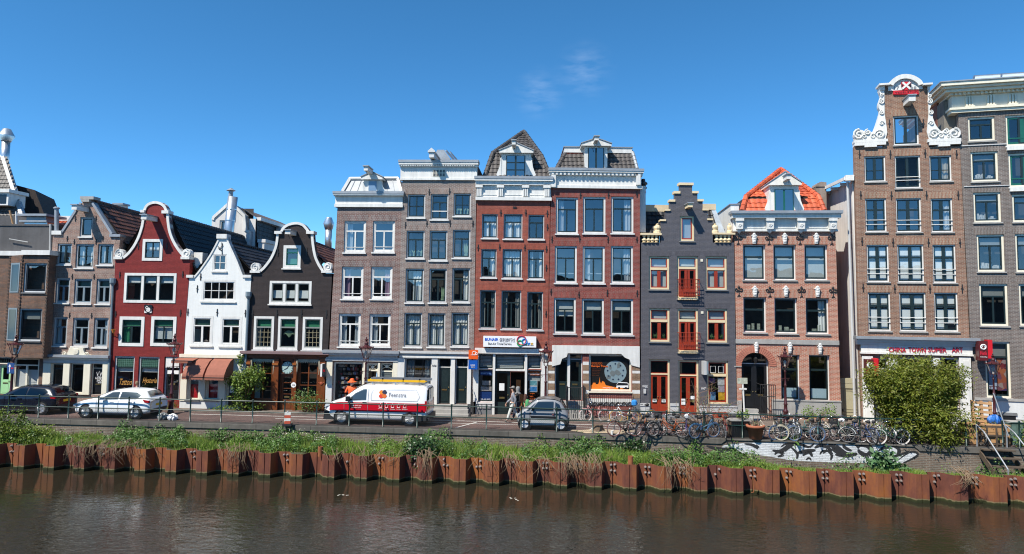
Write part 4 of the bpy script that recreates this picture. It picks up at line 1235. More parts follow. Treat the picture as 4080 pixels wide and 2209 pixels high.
h.cornice('E',(66,322,516,420),[(0,.2,.26),(.2,.26,.2),(.26,.78,.06),(.78,1,.12)],WHITE)
h.cornice('F',(134,126,846,226),[(0,.25,.35),(.25,.42,.26),(.42,.8,.06),(.8,1,.14)],GREYW)
h.part('pilaster',CREAM,'F',[(132,226,190,600),(800,226,846,700),(503,240,522,640),(650,245,668,690)],-.1,.1)
h.part('pilaster_base',PALEG,'F',[(126,470,188,700)],-.16,.08)
h.part('stall_riser',CREAM,'F',[(190,640,668,790)],-.05,.06)
def mz(x,y,d):a=h.p('E',x,y,d);return (a[0],d,a[1])
b0,b1,t0,t1=mz(108,316,.25),mz(514,316,.25),mz(160,228,.9),mz(488,226,.9)
mb=MB();mb.add([b0,b1,t1,t0,(t0[0],6,t0[2]),(t1[0],6,t1[2]),(b0[0],6,b0[2]),(b1[0],6,b1[2])],[(0,1,2,3),(3,2,5,4),(0,3,4,6),(1,7,5,2)])
rf=mb.build('zinc_roof',LEAD,h.root)
mb=MB()
for k in range(1,8):
 t=k/8;p=Vector(b0).lerp(Vector(b1),t);q=Vector(t0).lerp(Vector(t1),t);mb.tube([p,q],.03,4)
mb.build('standing_seam',LEAD,rf)
mb=MB()
for a_,b_ in ((b0,t0),(b1,t1),(t0,t1)):mb.tube([(a_[0],a_[1]-.06,a_[2]),(b_[0],b_[1]-.06,b_[2])],.11,4)
mb.build('roof_edge',WHITE,rf)
def dormer(h,z,body,win_,ped=None,d=.35,L=1.8,pat='P',sc=DGREEN,scroll=True,m=WHITE,peak=0.35,wcap=.12,g=PANE,curt=None,seg=None):
 u0,z0,u1,z1=h.rect(z,body,d)
 mb=MB();mb.box((u0,d,z0),(u1,d+L,z1));o=mb.build('dormer',m,h.root)
 a0,c0,a1,c1=h.rect(z,win_,d)
 f=MB();f.box((a0,d-.03,c0),(a1,d-.01,c1));wn=f.build('dormer_window',sc,o)
 f=MB();n=2 if pat in ('V','G') else 1
 gw=(a1-a0)/n
 rows_=3 if pat=='G' else 1
 for i in range(n):
  for j in range(rows_):
   hh=(c1-c0)/rows_
   f.quad((a0+i*gw+.05,d-.04,c0+j*hh+.04),(a0+(i+1)*gw-.05,d-.04,c0+j*hh+.04),(a0+(i+1)*gw-.05,d-.04,c0+(j+1)*hh-.03),(a0+i*gw+.05,d-.04,c0+(j+1)*hh-.03))
 f.build('pane',g,wn)
 p=MB();p.prism([(u0-wcap,z1+.003),(u1+wcap,z1+.003),(u1+wcap,z1+.12),((u0+u1)/2,z1+.12+peak),(u0-wcap,z1+.12)],d-.22,d+L+.1)
 p.build('dormer_pediment',m,o)
 c=MB();e=.03
 c.add([(u0-wcap-e,d-.26,z1+.124),((u0+u1)/2,d-.26,z1+.124+peak),((u0+u1)/2,d+L,z1+.124+peak),(u0-wcap-e,d+L,z1+.124),(u1+wcap+e,d-.26,z1+.124),(u1+wcap+e,d+L,z1+.124),(u0-wcap-e,d-.26,z1+.17),((u0+u1)/2,d-.26,z1+.17+peak),((u0+u1)/2,d+L,z1+.17+peak),(u0-wcap-e,d+L,z1+.17),(u1+wcap+e,d-.26,z1+.17),(u1+wcap+e,d+L,z1+.17)],[(0,1,2,3),(1,4,5,2),(6,7,8,9),(7,10,11,8),(0,1,7,6),(1,4,10,7),(0,6,9,3),(4,5,11,10)])
 c.build('dormer_lead',LEAD,o)
 if scroll:
  s=MB();H=z1-z0;q=.22
  for sg,ue in ((-1,u0),(1,u1)):
   pts=[(ue,z0),(ue+sg*q,z0),(ue+sg*(q+.05),z0+.14*H),(ue+sg*q*.8,z0+.3*H),(ue+sg*q*.45,z0+.45*H),(ue+sg*q*.25,z0+.7*H),(ue+sg*.06,z0+.8*H),(ue,z0+.85*H)]
   s.prism(pts,d-.02,d+.1)
  s.build('dormer_cheek',m,o)
 return o
DARKG=glass('dormer glass',(.06,.07,.09),.28)
dormer(h,'E',(255,235,372,318),(282,240,348,312),d=.3,sc=WHITE,peak=.3,g=mat('painted sky reflection pane',(.16,.25,.36),.06,.1,2))  # sky reflection put into the blue colour of the pane
h.hoist('E',300,182,1.0,.22,.22)
# -- three-bay grey-brown house
h=House('three_bay_house','grey brown brick house with white attic band and two dark front doors up stone steps',1578,1892,dy=-.02)
cs=[None,None,None,None,None,None,'mid',None,'right','full','full','full']
rects=[(550,332,670,490),(708,330,827,503),(863,325,980,480),(543,578,665,766),(700,578,820,780),(857,572,976,764),(537,835,660,1066),(697,835,815,1066),(853,832,973,1063),(527,1135,648,1366),(687,1137,806,1366),(847,1133,967,1363)]
for i,r in enumerate(rects):
 W,a,zt=h.win('E',r,pat='G' if i in (0,2) else 'T',bars=(2,2),tr=.3,fc=GREYW,sc=DGREEN,fw=.07,sw=.055,sill=WHITE,lint=B_106L,lh=.3,curt=cs[i])
 if i in (2,3,5,7):
  mb=MB()
  for k in range(4):
   uu=a[0]+.12+k*(a[2]-a[0]-.24)/3*(1 if i in (2,3) else.15)+(.5 if i in (5,7) else 0)
   mb.lathe([(.05,0),(.06,.1)],8,(uu,.2,a[1]+.06))
   for q in range(5):t=random.uniform(-.6,.6);mb.tube([(uu,.2,a[1]+.16),(uu+.1*t,.19,a[1]+.3),(uu+.25*t,.18,a[1]+random.uniform(.35,.45)*(1.8 if i in (5,7) else 1))],[.02,.03,.004],4)
  mb.build('houseplant',mat('pale houseplant',(0,)*3),W)
 if i==1:MB().box((a[0],.05,a[1]+.38),(a[2],.08,a[1]+.43)).build('safety_rail',WHITE,W)
out=[(h.p('F',838,700)[0]+.01,0),h.p('E',487,1390),h.p('E',516,240),h.p('E',516,125),h.p('E',1020,118),h.p('E',1000,1390),(h.p('F',1612,700)[0],0)]
h.anchors('E',[(699,315),(836,312),(682,530),(840,528),(537,540),(994,530)],.35)
W,a,_=h.win('F',(918,195,1190,640),pat='G',bars=(3,3),fc=WHITE,sc=BLACKP,fw=.06,sill=WHITE,curt='sides',cm=BLUEG)
h.door('F',(1252,195,1385,660),DGREEN,fc=WHITE,fan=.2,fw=.05);h.door('F',(1428,195,1556,660),DGREEN,fc=WHITE,fan=.2,fw=.05)
h.wall(out,B_106,depth=8)
h.cornice('E',(507,110,1020,237),[(0,.2,.24),(.2,.3,.15),(.3,.9,.05),(.9,1,.1)],WHITE,dent=.13)
r=h.rect('E',(725,165,808,213));f=MB().box((r[0],-.075,r[1]),(r[2],-.05,r[3])).build('attic_window',CREAM,h.root)
mb=MB()
for i in range(4):
 for j in range(2):
  w4,h2_=(r[2]-r[0])/4,(r[3]-r[1])/2;mb.quad((r[0]+i*w4+.02,-.08,r[1]+j*h2_+.02),(r[0]+(i+1)*w4-.02,-.08,r[1]+j*h2_+.02),(r[0]+(i+1)*w4-.02,-.08,r[1]+(j+1)*h2_-.02),(r[0]+i*w4+.02,-.08,r[1]+(j+1)*h2_-.02))
mb.build('attic_panes',mat('grey pane',(.1,.09,.08),.2,.2,3),f)
h.part('shop_cornice',GREYW,'F',[(850,128,1590,150)],-.22,.02);h.part('shop_band',GREYW,'F',[(850,150,1590,172)],-.06,.02)
h.part('shop_lintel',WHITE,'F',[(870,174,1590,195)],-.14,.02)
h.part('pilaster',WHITE,'F',[(846,196,916,660),(1192,196,1250,660),(1387,196,1426,660),(1558,196,1590,660)],-.09,.06)
htext(h,'106','F',(1195,262,1243,284),-.095,TXT,shear=.3)
mb=MB();x0,_,x1,z1=h.rect('F',(1235,660,1560,690))
for k in range(4):mb.box((x0-.05-.03*k,-.35-.28*k,.02),(x1+.06*k,.1-.0*k,z1-.02-.2*k))
mb.build('front_steps',STONE,h.root)
mb=MB();xr_=x1+.25
for y in (-.2,-.9):
 z_=z1-(.15 if y==-.2 else.5);mb.tube([(xr_,y,.05),(xr_,y,z_+.75)],.03,6)
mb.tube([(xr_,-.1,z1+.8),(xr_,-1.0,z1+.15),(xr_,-1.35,.1)],.022,6);mb.tube([(xr_,-.1,z1+.35),(xr_,-1.0,z1-.3)],.018,6);mb.build('handrail',IRON,h.root)
h.part('plinth',BLUESTONE,'F',[(1560,660,1612,775)],-.05,.02)
u0,z0,u1,z1=h.rect('E',(745,38,815,112),1.5)
mb=MB();mb.prism([(u0-.15,z0-.4),(u1+.3,z0-.4),(u1+.25,z1-.5),(u1-.1,z1),(u0+.1,z1),(u0-.1,z1-.5)],1.2,4.5);dm=mb.build('hoist_dormer',LEAD,h.root)
mb=MB();p=h.p('E',735,88,.3);mb.box((p[0]-.14,-.75,p[1]-.18),(p[0]+.14,1.3,p[1]+.1));mb.box((p[0]-.2,-.82,p[1]+.103),(p[0]+.2,1.4,p[1]+.16));mb.prism([(p[0]-.2,p[1]+.165),(p[0]+.2,p[1]+.165),(p[0],p[1]+.34)],-.82,1.4);mb.build('hoist_beam',PALEG,h.root)
mb=MB();p0,p1=h.p('E',818,45,2),h.p('E',872,108,2);mb.tube([(p0[0],1.6,p0[1]),(p1[0],1.6,p1[1])],.06,5);mb.tube([(p0[0]+.15,2.2,p0[1]+.05),(p1[0]+.2,2.2,p1[1])],.05,5);mb.build('roof_ladder',ALU,dm)
# -- orange-red travel shop house
h=House('travel_shop_house','orange red brick house with pyramid tiled roof and travel agency shopfront',1888,2190)
cs=['full','full',None,'right','mid+left','sides','sides','sides','sides']
rects=[(93,548,190,697),(227,548,343,702),(380,552,478,704),(88,765,183,940),(220,765,340,945),(377,768,476,950),(80,1018,178,1255),(213,1020,335,1258),(372,1028,470,1264)]
for i,r in enumerate(rects):
 h.win('G',r,pat='T',tr=.31,fc=GREYW,sc=DGREEN,fw=.05,sw=.055,sill=WHITE if i<6 else GREYW,lint=B_TRAVL,lh=.28,curt=cs[i],cm=mat('dim grey curtain',(.22,.23,.22),.9,.1,3) if i>5 else CURT)
out=[(h.p('H',88,820)[0]+.22,0),h.p('G',45,1390),h.p('G',62,465),h.p('G',62,335),h.p('G',517,335),h.p('G',500,1350),h.p('H',800,240),(h.p('H',778,700)[0],0)]
h.anchors('G',[(210,540),(364,540),(203,752),(358,755),(497,545),(492,765),(70,755),(491,880),(489,1165),(498,630)],.35)
for k in range(3):h.anchors('G',[(289+k*7,508)],.12)
def blinds(W,r,n=10,y=.2):
 mb=MB();a0,b0,a1,b1=r
 for k in range(n):
  zz=b0+(b1-b0)*k/n;mb.box((a0,y,zz),(a1,y+.02,zz+(b1-b0)/n*.72))
 mb.build('slat_blind',BLIND,W)
W,a,_=h.win('H',(130,256,270,398),pat='P',fc=WHITE,sc=DGREEN,fw=.04,sill=None,g=SHOPG);blinds(W,a)
W,a,_=h.win('H',(122,398,270,706),pat='P',fc=WHITE,sc=DGREEN,fw=.05,sill=WHITE,g=SHOPG)
f=MB();f.box((a[0]+.06,.14,a[3]-.3),(a[2]-.03,.15,a[3]-.05));f.box((a[0]+.06,.14,a[1]+.02),(a[2]-.03,.15,a[1]+.5));f.build('poster',BLUEPOST,W)
f=MB();f.box((a[0]+.2,.136,a[1]+.85),(a[2]-.12,.146,a[1]+1.1));f.box((a[0]+.12,.136,a[1]+.55),(a[2]-.06,.146,a[1]+.78));f.build('poster',mat('landscape poster',(.45,.4,.38),.5,.5,6),W)
text('BUNAIR TRAVEL',W,a[0]+.12,a[3]-.24,a[2]-.1,a[3]-.14,.135,mat('light blue lettering',(.25,.45,.8),.5,.05,3));text('020-420 8973',W,a[0]+.12,a[1]+.06,a[2]-.12,a[1]+.13,.135,WTXT)
W,a,_=h.win('H',(283,262,562,412),pat='P',fc=WHITE,sc=DGREEN,fw=.04,sill=None,g=SHOPG);blinds(W,a)
D_,dr,zl=h.door('H',(272,412,425,822),DGREEN,fc=DGREEN,fan=0,fw=.05,gl=.28,pw=.74)
h.part('door_notice',PAPER,'H',(322,533,370,600),.12,.135)
x0,z0,x1,z1=h.rect('H',(425,425,560,822));h.holes.append((x0+.01,z0,x1,z1))
mb=MB();mb.box((x0+.3,.8,z0+1.2),(x0+.55,1.0,z1-.5));mb.box((x0+.2,1.0,z0),(x1-.1,1.2,z0+1.0));mb.build('counter',mat('orange counter',(.5,.2,.05),.5,.2,3),h.root)
W,a,_=h.win('H',(580,272,714,398),pat='P',fc=WHITE,sc=DGREEN,fw=.04,sill=None,g=SHOPG);blinds(W,a,9)
W,a,_=h.win('H',(574,405,716,700),pat='P',fc=WHITE,sc=DGREEN,fw=.045,sill=None,g=SHOPG)
hh,ww=a[3]-a[1],a[2]-a[0]
MB().box((a[0]+.02,.136,a[3]-.16*hh),(a[2]-.02,.146,a[3])).build('poster',ORANGE,W);text('Amsterdam Tours',W,a[0]+.06,a[3]-.14*hh,a[2]-.06,a[3]-.08*hh,.133,WTXT)
f=MB();f.box((a[0]+.18*ww,.136,a[1]+.28*hh),(a[0]+.75*ww,.142,a[1]+.68*hh));f.build('poster',PAPER,W)
f=MB();f.box((a[0]+.21*ww,.132,a[1]+.30*hh),(a[0]+.72*ww,.135,a[1]+.46*hh));f.build('poster_print',mat('blue picture',(.05,.25,.6),.5,.5,8),W);f=MB();f.box((a[0]+.21*ww,.132,a[1]+.5*hh),(a[0]+.72*ww,.135,a[1]+.66*hh));f.build('poster_print',mat('green blue picture',(.15,.4,.45),.5,.5,8),W)
blinds(W,(a[0],a[1]+.65*hh,a[2],a[3]-.17*hh),6,.22)
for k,s in enumerate(('Europe','Tours','Tours Go')):text(s,W,a[0]+.1,a[1]+(.2-.09*k)*hh,a[0]+(.55,.45,.7)[k]*ww,a[1]+(.26-.09*k)*hh,.133,ORANGE)
h.wall(out,B_TRAV,depth=8)
h.part('shop_lintel',WHITE,'H',[(100,206,735,255)],-.16,.02)
h.part('shop_post',WHITE,'H',[(262,256,283,820),(560,256,580,820),(714,256,770,690),(82,258,130,700)],-.06,.12)
h.part('shop_transom',WHITE,'H',[(283,400,560,416)],-.02,.1)
h.part('stall_riser',BLUESTONE,'H',[(100,708,264,818),(578,702,778,815)],-.03,.06)
mb=MB()
for k in range(3):x0,z0,x1,z1=h.rect('H',(125+42*k,728,160+42*k,760));mb.box((x0,-.08,z0),(x1,-.03,z1))
mb.build('letter_box',GREYW,h.root)
h.cornice('G',(63,326,517,466),[(0,.16,.3),(.16,.33,.2),(.33,.86,.05),(.86,1,.16)],WHITE)
u0,z0,u1,z1=h.rect('G',(63,372,517,446))
mb=MB()
for t in (.03,.32,.66,.95):
 uu=u0+(u1-u0)*t;mb.box((uu-.2,-.2,z1-.15),(uu+.2,-.052,z1+.05))
 for q in (-1,0,1):mb.box((uu+q*.1-.035,-.16,z0+.05),(uu+q*.1+.035,-.052,z1-.153))
for t0,t1 in ((.08,.27),(.38,.61),(.72,.9)):
 a0,a1=u0+(u1-u0)*t0,u0+(u1-u0)*t1;mb.box((a0,-.075,z0+.12),(a1,-.052,z0+.16));mb.box((a0,-.075,z1-.2),(a1,-.052,z1-.16))
mb.build('frieze_bracket',WHITE,h.root)
def q3(x,y,d):a=h.p('G',x,y,d);return Vector((a[0],d,a[1]))
a0,a1=q3(110,320,.3),q3(545,322,.3)
b0,b1=q3(160,176,1.2),q3(462,195,1.2)
ap=q3(352,42,4.0)
rf=tile_patch([a0,q3(515,322,.3),b1,b0],T_GREY,h.root,'roof')
tile_patch([b0,b1,ap],T_GREY,h.root,'roof')
bl,br=Vector((a0.x-.0,6.5,a0.z)),Vector((a1.x,6.5,a1.z))
cb,cl=Vector((b1.x,6.0,b1.z)),Vector((b0.x,6.0,b0.z))
tile_patch([q3(530,322,.3),br,cb,b1],T_GREY,h.root,'roof');tile_patch([b1,cb,Vector((ap.x,5,ap.z))],T_GREY,h.root,'roof');tile_patch([b1,Vector((ap.x,5.2,ap.z)),ap],T_GREY,h.root,'roof')
mb=MB();mb.quad(b0,ap,cl);mb.quad(a0,b0,cl,bl);mb.build('roof_side',mat('roof felt',(0,)*3),h.root)
for p,q in ((a0,b0),(b0,ap),(b1,ap),(q3(515,322,.3),b1)):ridge_tiles(p+Vector((0,-.03,.04)),q+Vector((0,-.03,.04)),T_GREY,rf,.12)
dormer(h,'G',(213,175,397,324),(243,187,360,323),d=.32,L=2.2,pat='G',peak=.42,g=DARKG)
h.hoist('G',292,128,.8,.2,.22)
sg=empty('lightbox_sign',h.o,h.rz,'long white lightbox sign of the travel agency over its shopfront','sign')
r=h.rect('G',(104,1302,428,1368));MB().box((r[0],-.34,r[1]),(r[2],-.04,r[3])).build('sign_box',mat('lightbox white',(.8,.8,.8),.35,.02,2),sg)
BLT=mat('blue lettering',(.01,.1,.55),.5,.05,3)
fx=lambda x0,y0,x1,y1:h.rect('H',(x0,y0,x1,y1))
def stext(s,r,m,**k):a=fx(*r);return text(s,sg,a[0],a[1],a[2],a[3],-.345,m,**k)
stext('BUNAIR',(195,108,318,134),BLT,bold=.03);stext('保利旅行社',(328,108,472,146),mat('grey lettering',(.2,.2,.22),.5,.05,3));stext('Bun-Air Travel Service',(226,150,438,172),TXT)
for i,c in enumerate(((.45,.03,.06),(.02,.35,.1),(.02,.2,.6),(.75,.45,.02))):stext('欧来欧去'[i],(534+27*i,150,558+27*i,172),mat('sign tint '+'abcd'[i],c,.5,.05,3),bold=.02)
stext('OOLAIOUQU.COM',(536,174,640,181),TXT)
for i,(x,y,rr) in enumerate(((531,130,.24),(558,140,.13),(516,156,.14))):
 u,z=h.p('H',x,y);mb=MB();mb.tube([(u+rr*math.cos(t*math.pi/9),-.35,z+rr*math.sin(t*math.pi/9)) for t in range(19)],.035,5);mb.build('ring_emblem',[mat('sign tint a',(0,)*3),mat('sign tint c',(0,)*3),mat('sign tint b',(0,)*3)][i],sg)
for nm,r,m,s in (('orange square projecting sign above the blue one beside the travel agency',(47,218,132,300),mat('orange sign face',(.75,.10,.01),.4,.04,3),'oolaiouqu'),('blue square projecting sign below the orange one beside the travel agency',(46,312,128,394),mat('blue sign face',(.005,.08,.38),.4,.04,3),'BUNAIR')):
 x0,z0,x1,z1=h.rect('H',r)
 a=empty('projecting_sign',h.o,h.rz,nm,'sign','square signs on the travel agency corner')
 MB().box((x0,-.5,z0),(x1,-.28,z1)).build('sign_box',m,a);MB().box((x0+.1,-.28,(z0+z1)/2-.04),(x0+.2,-.0,(z0+z1)/2+.04)).build('sign_bracket',IRON,a)
 text(s,a,x0+.12,z0+.38*(z1-z0),x1-.12,z0+.55*(z1-z0),-.505,WTXT)
 if s=='BUNAIR':text('保利旅行社',a,x0+.14,z0+.18*(z1-z0),x1-.14,z0+.32*(z1-z0),-.505,WTXT)
 else:
  mb=MB()
  for cx_,cz_,rr in ((x0+.3,z0+.66*(z1-z0),.1),(x0+.42,z0+.6*(z1-z0),.06)):mb.tube([(cx_+rr*math.cos(t*math.pi/6),-.505,cz_+rr*math.sin(t*math.pi/6)) for t in range(13)],.014,4)
  mb.build('ring_emblem',WTXT,a)
# -- deep red house with banded ground floor
h=House('banded_base_house','deep red brick house with striped stone ground floor and tour poster window',2186,2552,dy=.02)
cs=['left',None,'right',None,'left','right','half','top','top']
rects=[(550,445,687,670),(718,442,857,668),(892,440,1030,667),(543,745,680,974),(715,747,852,976),(890,745,1027,976),(538,1065,673,1286),(710,1070,847,1292),(887,1072,1028,1295)]
for i,r in enumerate(rects):
 W,a,zt=h.win('G',r,pat='T',tr=.31,fc=WHITE,sc=DGREEN,fw=.1,sw=.055,sill=WHITE if i<6 else GREYW,lint=B_102L,lh=.3,curt=cs[i],g=PANEB if i<6 else PANE,cm=BLIND if i>5 else CURT)
 if i in (3,4,5):MB().box((a[0],.19,a[1]+.42),(a[2],.21,a[1]+.47)).build('shelf_edge',PALEG,W)
out=[(h.p('H',775,690)[0],0),h.p('H',806,240),h.p('G',502,1390),h.p('G',520,390),h.p('G',517,290),h.p('G',1074,290),h.p('G',1070,390),h.p('G',1066,1390),(h.p('H',1632,780)[0],0)]
h.anchors('G',[(702,430),(875,430),(1050,425),(697,700),(872,705),(1050,705),(526,705),(520,1028),(692,1045),(868,1035),(1052,1038)],.35)
D_,dr,zl=h.door('H',(842,254,1096,690),DGREEN,fc=WHITE,fan=.12,fw=.05,rec=.2,dbl=True,gl=.45)
MB().box(((dr[0]+dr[2])/2-.07,.14,dr[1]),((dr[0]+dr[2])/2+.07,.3,dr[3])).build('mullion',WHITE,D_)
W,a,_=h.win('H',(1154,258,1550,606),pat='P',fc=CREAM,sc=CREAM,fw=.07,sw=.03,sill=CREAM,g=SHOPG)
a0,b0,a1,b1=a;ww,hh=a1-a0,b1-b0
MB().quad((a0,.15,b0),(a1,.15,b0),(a1,.15,b1),(a0,.15,b1)).build('window_film',mat('dark window film',(.02,.016,.014),.5,.2,3),W)
MB().lathe([(.001,.138),(.32*hh,.138),(.32*hh,.145)],40,(a0+.64*ww,0,b0+.52*hh),'y').build('map_disc',mat('pale blue map disc',(.42,.55,.6),.5,.06,2),W)
mb=MB();cx_,cz_=a0+.64*ww,b0+.52*hh
for (dx,dz,pts) in ((0,0,[(-.3,-.05),(-.2,.08),(-.05,.02),(.05,.12),(.2,.05),(.3,-.1),(.15,-.2),(0,-.12),(-.1,-.25),(-.25,-.2)]),(-.3,.25,[(-.06,-.1),(.05,-.12),(.08,0),(.02,.12),(-.05,.1)]),(.18,.36,[(-.08,-.15),(.06,-.1),(.1,.1),(.02,.2),(-.07,.08)]),(-.4,-.3,[(-.12,-.1),(.1,-.1),(.12,.06),(-.1,.1)])):
 mb.prism([(cx_+dx*hh*.5+x*hh*.55,cz_+dz*hh*.5+z*hh*.55) for x,z in pts],.133,.137)
mb.build('map_land',mat('grey map land',(.3,.33,.33),.5,.15,5),W)
mb=MB()
for k in range(9):
 t=k*.7+.2;mb.lathe([(.001,.13),(.045,.13),(.045,.132)],10,(cx_+.23*hh*math.cos(t),0,cz_+.23*hh*math.sin(t)),'y')
mb.build('map_marker',mat('navy marker',(.03,.06,.14),.5,.2,5),W)
mb=MB();sky_=[(0,.0),(0,.13),(.06,.13),(.08,.2),(.14,.2),(.15,.16),(.21,.16),(.235,.24),(.245,.36),(.255,.24),(.28,.17),(.31,.25),(.36,.23),(.40,.13),(.5,.11),(.62,.08),(.75,.07),(.85,.03),(1,.02),(1,0)]
mb.prism([(a0+x*ww,b0+z*hh) for x,z in sky_],.126,.13);mb.build('skyline_print',mat('orange film',(.8,.2,.015),.5,.05,3),W)
mb=MB();bz=b0+.06*hh
mb.prism([(a0+.66*ww,bz),(a0+.96*ww,bz+.02),(a0+.965*ww,bz+.25),(a0+.93*ww,bz+.3),(a0+.72*ww,bz+.33),(a0+.67*ww,bz+.2)],.118,.124);mb.build('coach_print',PAPER,W)
mb=MB();mb.prism([(a0+.66*ww,bz+.14),(a0+.955*ww,bz+.15),(a0+.94*ww,bz+.26),(a0+.71*ww,bz+.28)],.112,.117)
for t in (.73,.9):mb.lathe([(.001,.112),(.06,.112),(.06,.117)],10,(a0+t*ww,0,bz),'y')
mb.build('coach_glass_print',BLACKP,W)
text('GOGUGO',W,a0+.04*ww,b0+.72*hh,a0+.31*ww,b0+.79*hh,.14,ORANGE,bold=.02);text('Europe Tours',W,a0+.04*ww,b0+.635*hh,a0+.45*ww,b0+.705*hh,.125,ORANGE,bold=.02)
text('www.gobigo.com',W,a0+.32*ww,b0+.04*hh,a0+.6*ww,b0+.08*hh,.122,WTXT)
for k in range(5):text(('Daily departures','London Paris Rome','Berlin Prague','Small groups','Book here')[k],W,a0+.05*ww,b0+(.58-.045*k)*hh,a0+(.28-.015*k)*ww,b0+(.605-.045*k)*hh,.14,mat('dim orange lettering',(.3,.08,.02),.5,.1,3))
h.wall(out,B_102,depth=8)
h.cornice('G',(517,276,1075,392),[(0,.17,.28),(.17,.32,.17),(.32,.85,.05),(.85,1,.14)],WHITE,dent=.22)
h.part('cornice_console',WHITE,'G',[(521,312,548,385),(1042,300,1068,372)],-.24,.0)
mb=MB();u0,z0,u1,z1=h.rect('H',(812,182,1622,254));mb.box((u0,-.1,z0),(u1,.06,z1))
for ua,sg_ in ((u0,1),(u1,-1)):
 mb.prism([(ua,z0),(ua+sg_*(.85 if sg_>0 else 1.0),z0),(ua+sg_*.8,z0-.2),(ua+sg_*.55,z0-.3),(ua+sg_*.45,z0-.6),(ua,z0-.72)],-.104,.05)
mb.build('shop_beam',WHITE,h.root)
TANB=brick('tan brick',(.26,.15,.09),(.2,.12,.075),(.3,.22,.15))
for (x0,x1) in ((778,836),(1098,1152),(1556,1626)):
 yy=[318 if x0>1500 else 330,360,412,438,505,530,590,625,668]
 for k in range(len(yy)-1):
  r=h.rect('H',(x0,yy[k],x1,yy[k+1]));MB().box((r[0],-.06 if k%2 else-.055,r[1]),(r[2],.03,r[3]-.002)).build(('stone_band','brick_band')[k%2],(WHITE,TANB)[k%2],h.root)
h.part('plinth',BLUESTONE,'H',[(1556,670,1628,790),(1098,670,1152,780),(772,690,836,800)],-.07,.03)
h.part('grille_panel',WHITE,'H',[(1105,672,1548,735)],-.02,.02)
mb=MB()
for k in range(16):
 x=1125+k*27;u,z=h.p('H',x,718);mb.spiral((u,z),.1,.03,1.5,0,.014,1 if k%2 else-1,12,y=-.035)
mb.build('iron_scrollwork',IRON,h.root)
mb=MB();x0,z0,x1,z1=h.rect('H',(835,690,1100,700))
for k in range(5):mb.box((x0-.02,-.3-.26*k,.02),(x1+.02,.28,z1-.19*k))
mb.build('front_steps',STONE,h.root)
mb=MB()
for xx in (x0+.62,x1-.02):
 for k in range(9):y=-.1-.16*k;mb.tube([(xx,y,.1),(xx,y,z1+.85-.0*k)],.014,4)
 mb.tube([(xx,-.1,z1+.85),(xx,-1.4,z1+.85)],.02,5);mb.tube([(xx,-.1,z1+.4),(xx,-1.4,z1+.4)],.015,5)
for k in range(10):xx=x0+.62+(x1-x0-.64)*k/9;mb.tube([(xx,-1.4,.1),(xx,-1.4,z1+.85)],.014,4)
mb.tube([(x0+.62,-1.4,z1+.85),(x1,-1.4,z1+.85)],.02,5);mb.build('iron_fence',IRON,h.root)
mb=MB();x0,_,x1,_=h.rect('H',(1105,690,1548,735))
for k in range(26):xx=x0+(x1-x0)*k/25;mb.tube([(xx,-.7,.06),(xx,-.7,1.25)],.012,4)
for zz in (.25,1.15):mb.tube([(x0,-.7,zz),(x1,-.7,zz)],.016,4)
mb.build('iron_fence',IRON,h.root)
def q3(x,y,d):a=h.p('G',x,y,d);return Vector((a[0],d,a[1]))
rf=tile_patch([q3(553,274,.3),q3(1052,270,.3),q3(1022,168,1.1),q3(605,178,1.1)],T_GREY,h.root,'roof')
tile_patch([q3(1052,270,.3),Vector((q3(1052,270,.3).x,7,q3(1052,270,.3).z)),Vector((q3(1022,168,1.1).x,6.2,q3(1022,168,1.1).z)),q3(1022,168,1.1)],T_GREY,h.root,'roof')
ridge_tiles(q3(553,274,.27),q3(605,178,1.07),T_GREY,rf,.13);ridge_tiles(q3(1052,270,.27),q3(1024,168,1.07),LEAD,rf,.1)
u0,z0,u1,z1=h.rect('G',(602,140,1018,172),1.1);MB().box((u0,1.0,z0),(u1,6.5,z1)).build('parapet_box',WHITE,h.root);MB().box((u0-.05,.95,z1+.003),(u1+.05,6.6,z1+.05)).build('lead_cap',LEAD,h.root)
dormer(h,'G',(728,132,868,276),(748,140,847,273),d=.3,L=1.6,pat='V',scroll=False,peak=.3,wcap=.2,g=DARKG)
h.hoist('G',793,100,.7,.22,.2)
r=h.rect('I',(22,125,58,480),.6);MB().box((r[0]-.1,.4,r[1]),(r[2],6,r[3])).build('side_fin',WHITE,h.root)
mb=MB();u,z=h.p('I',40,118,1.2)
for k in range(3):mb.lathe([(.14,-.5),(.16,-.1),(.24,-.06),(.24,.02),(.12,.1),(.1,.25)],10,(u+.1*k,1.0+.7*k,z+.1-.12*k))
mb.build('chimney_pot',BLACKP,h.root)
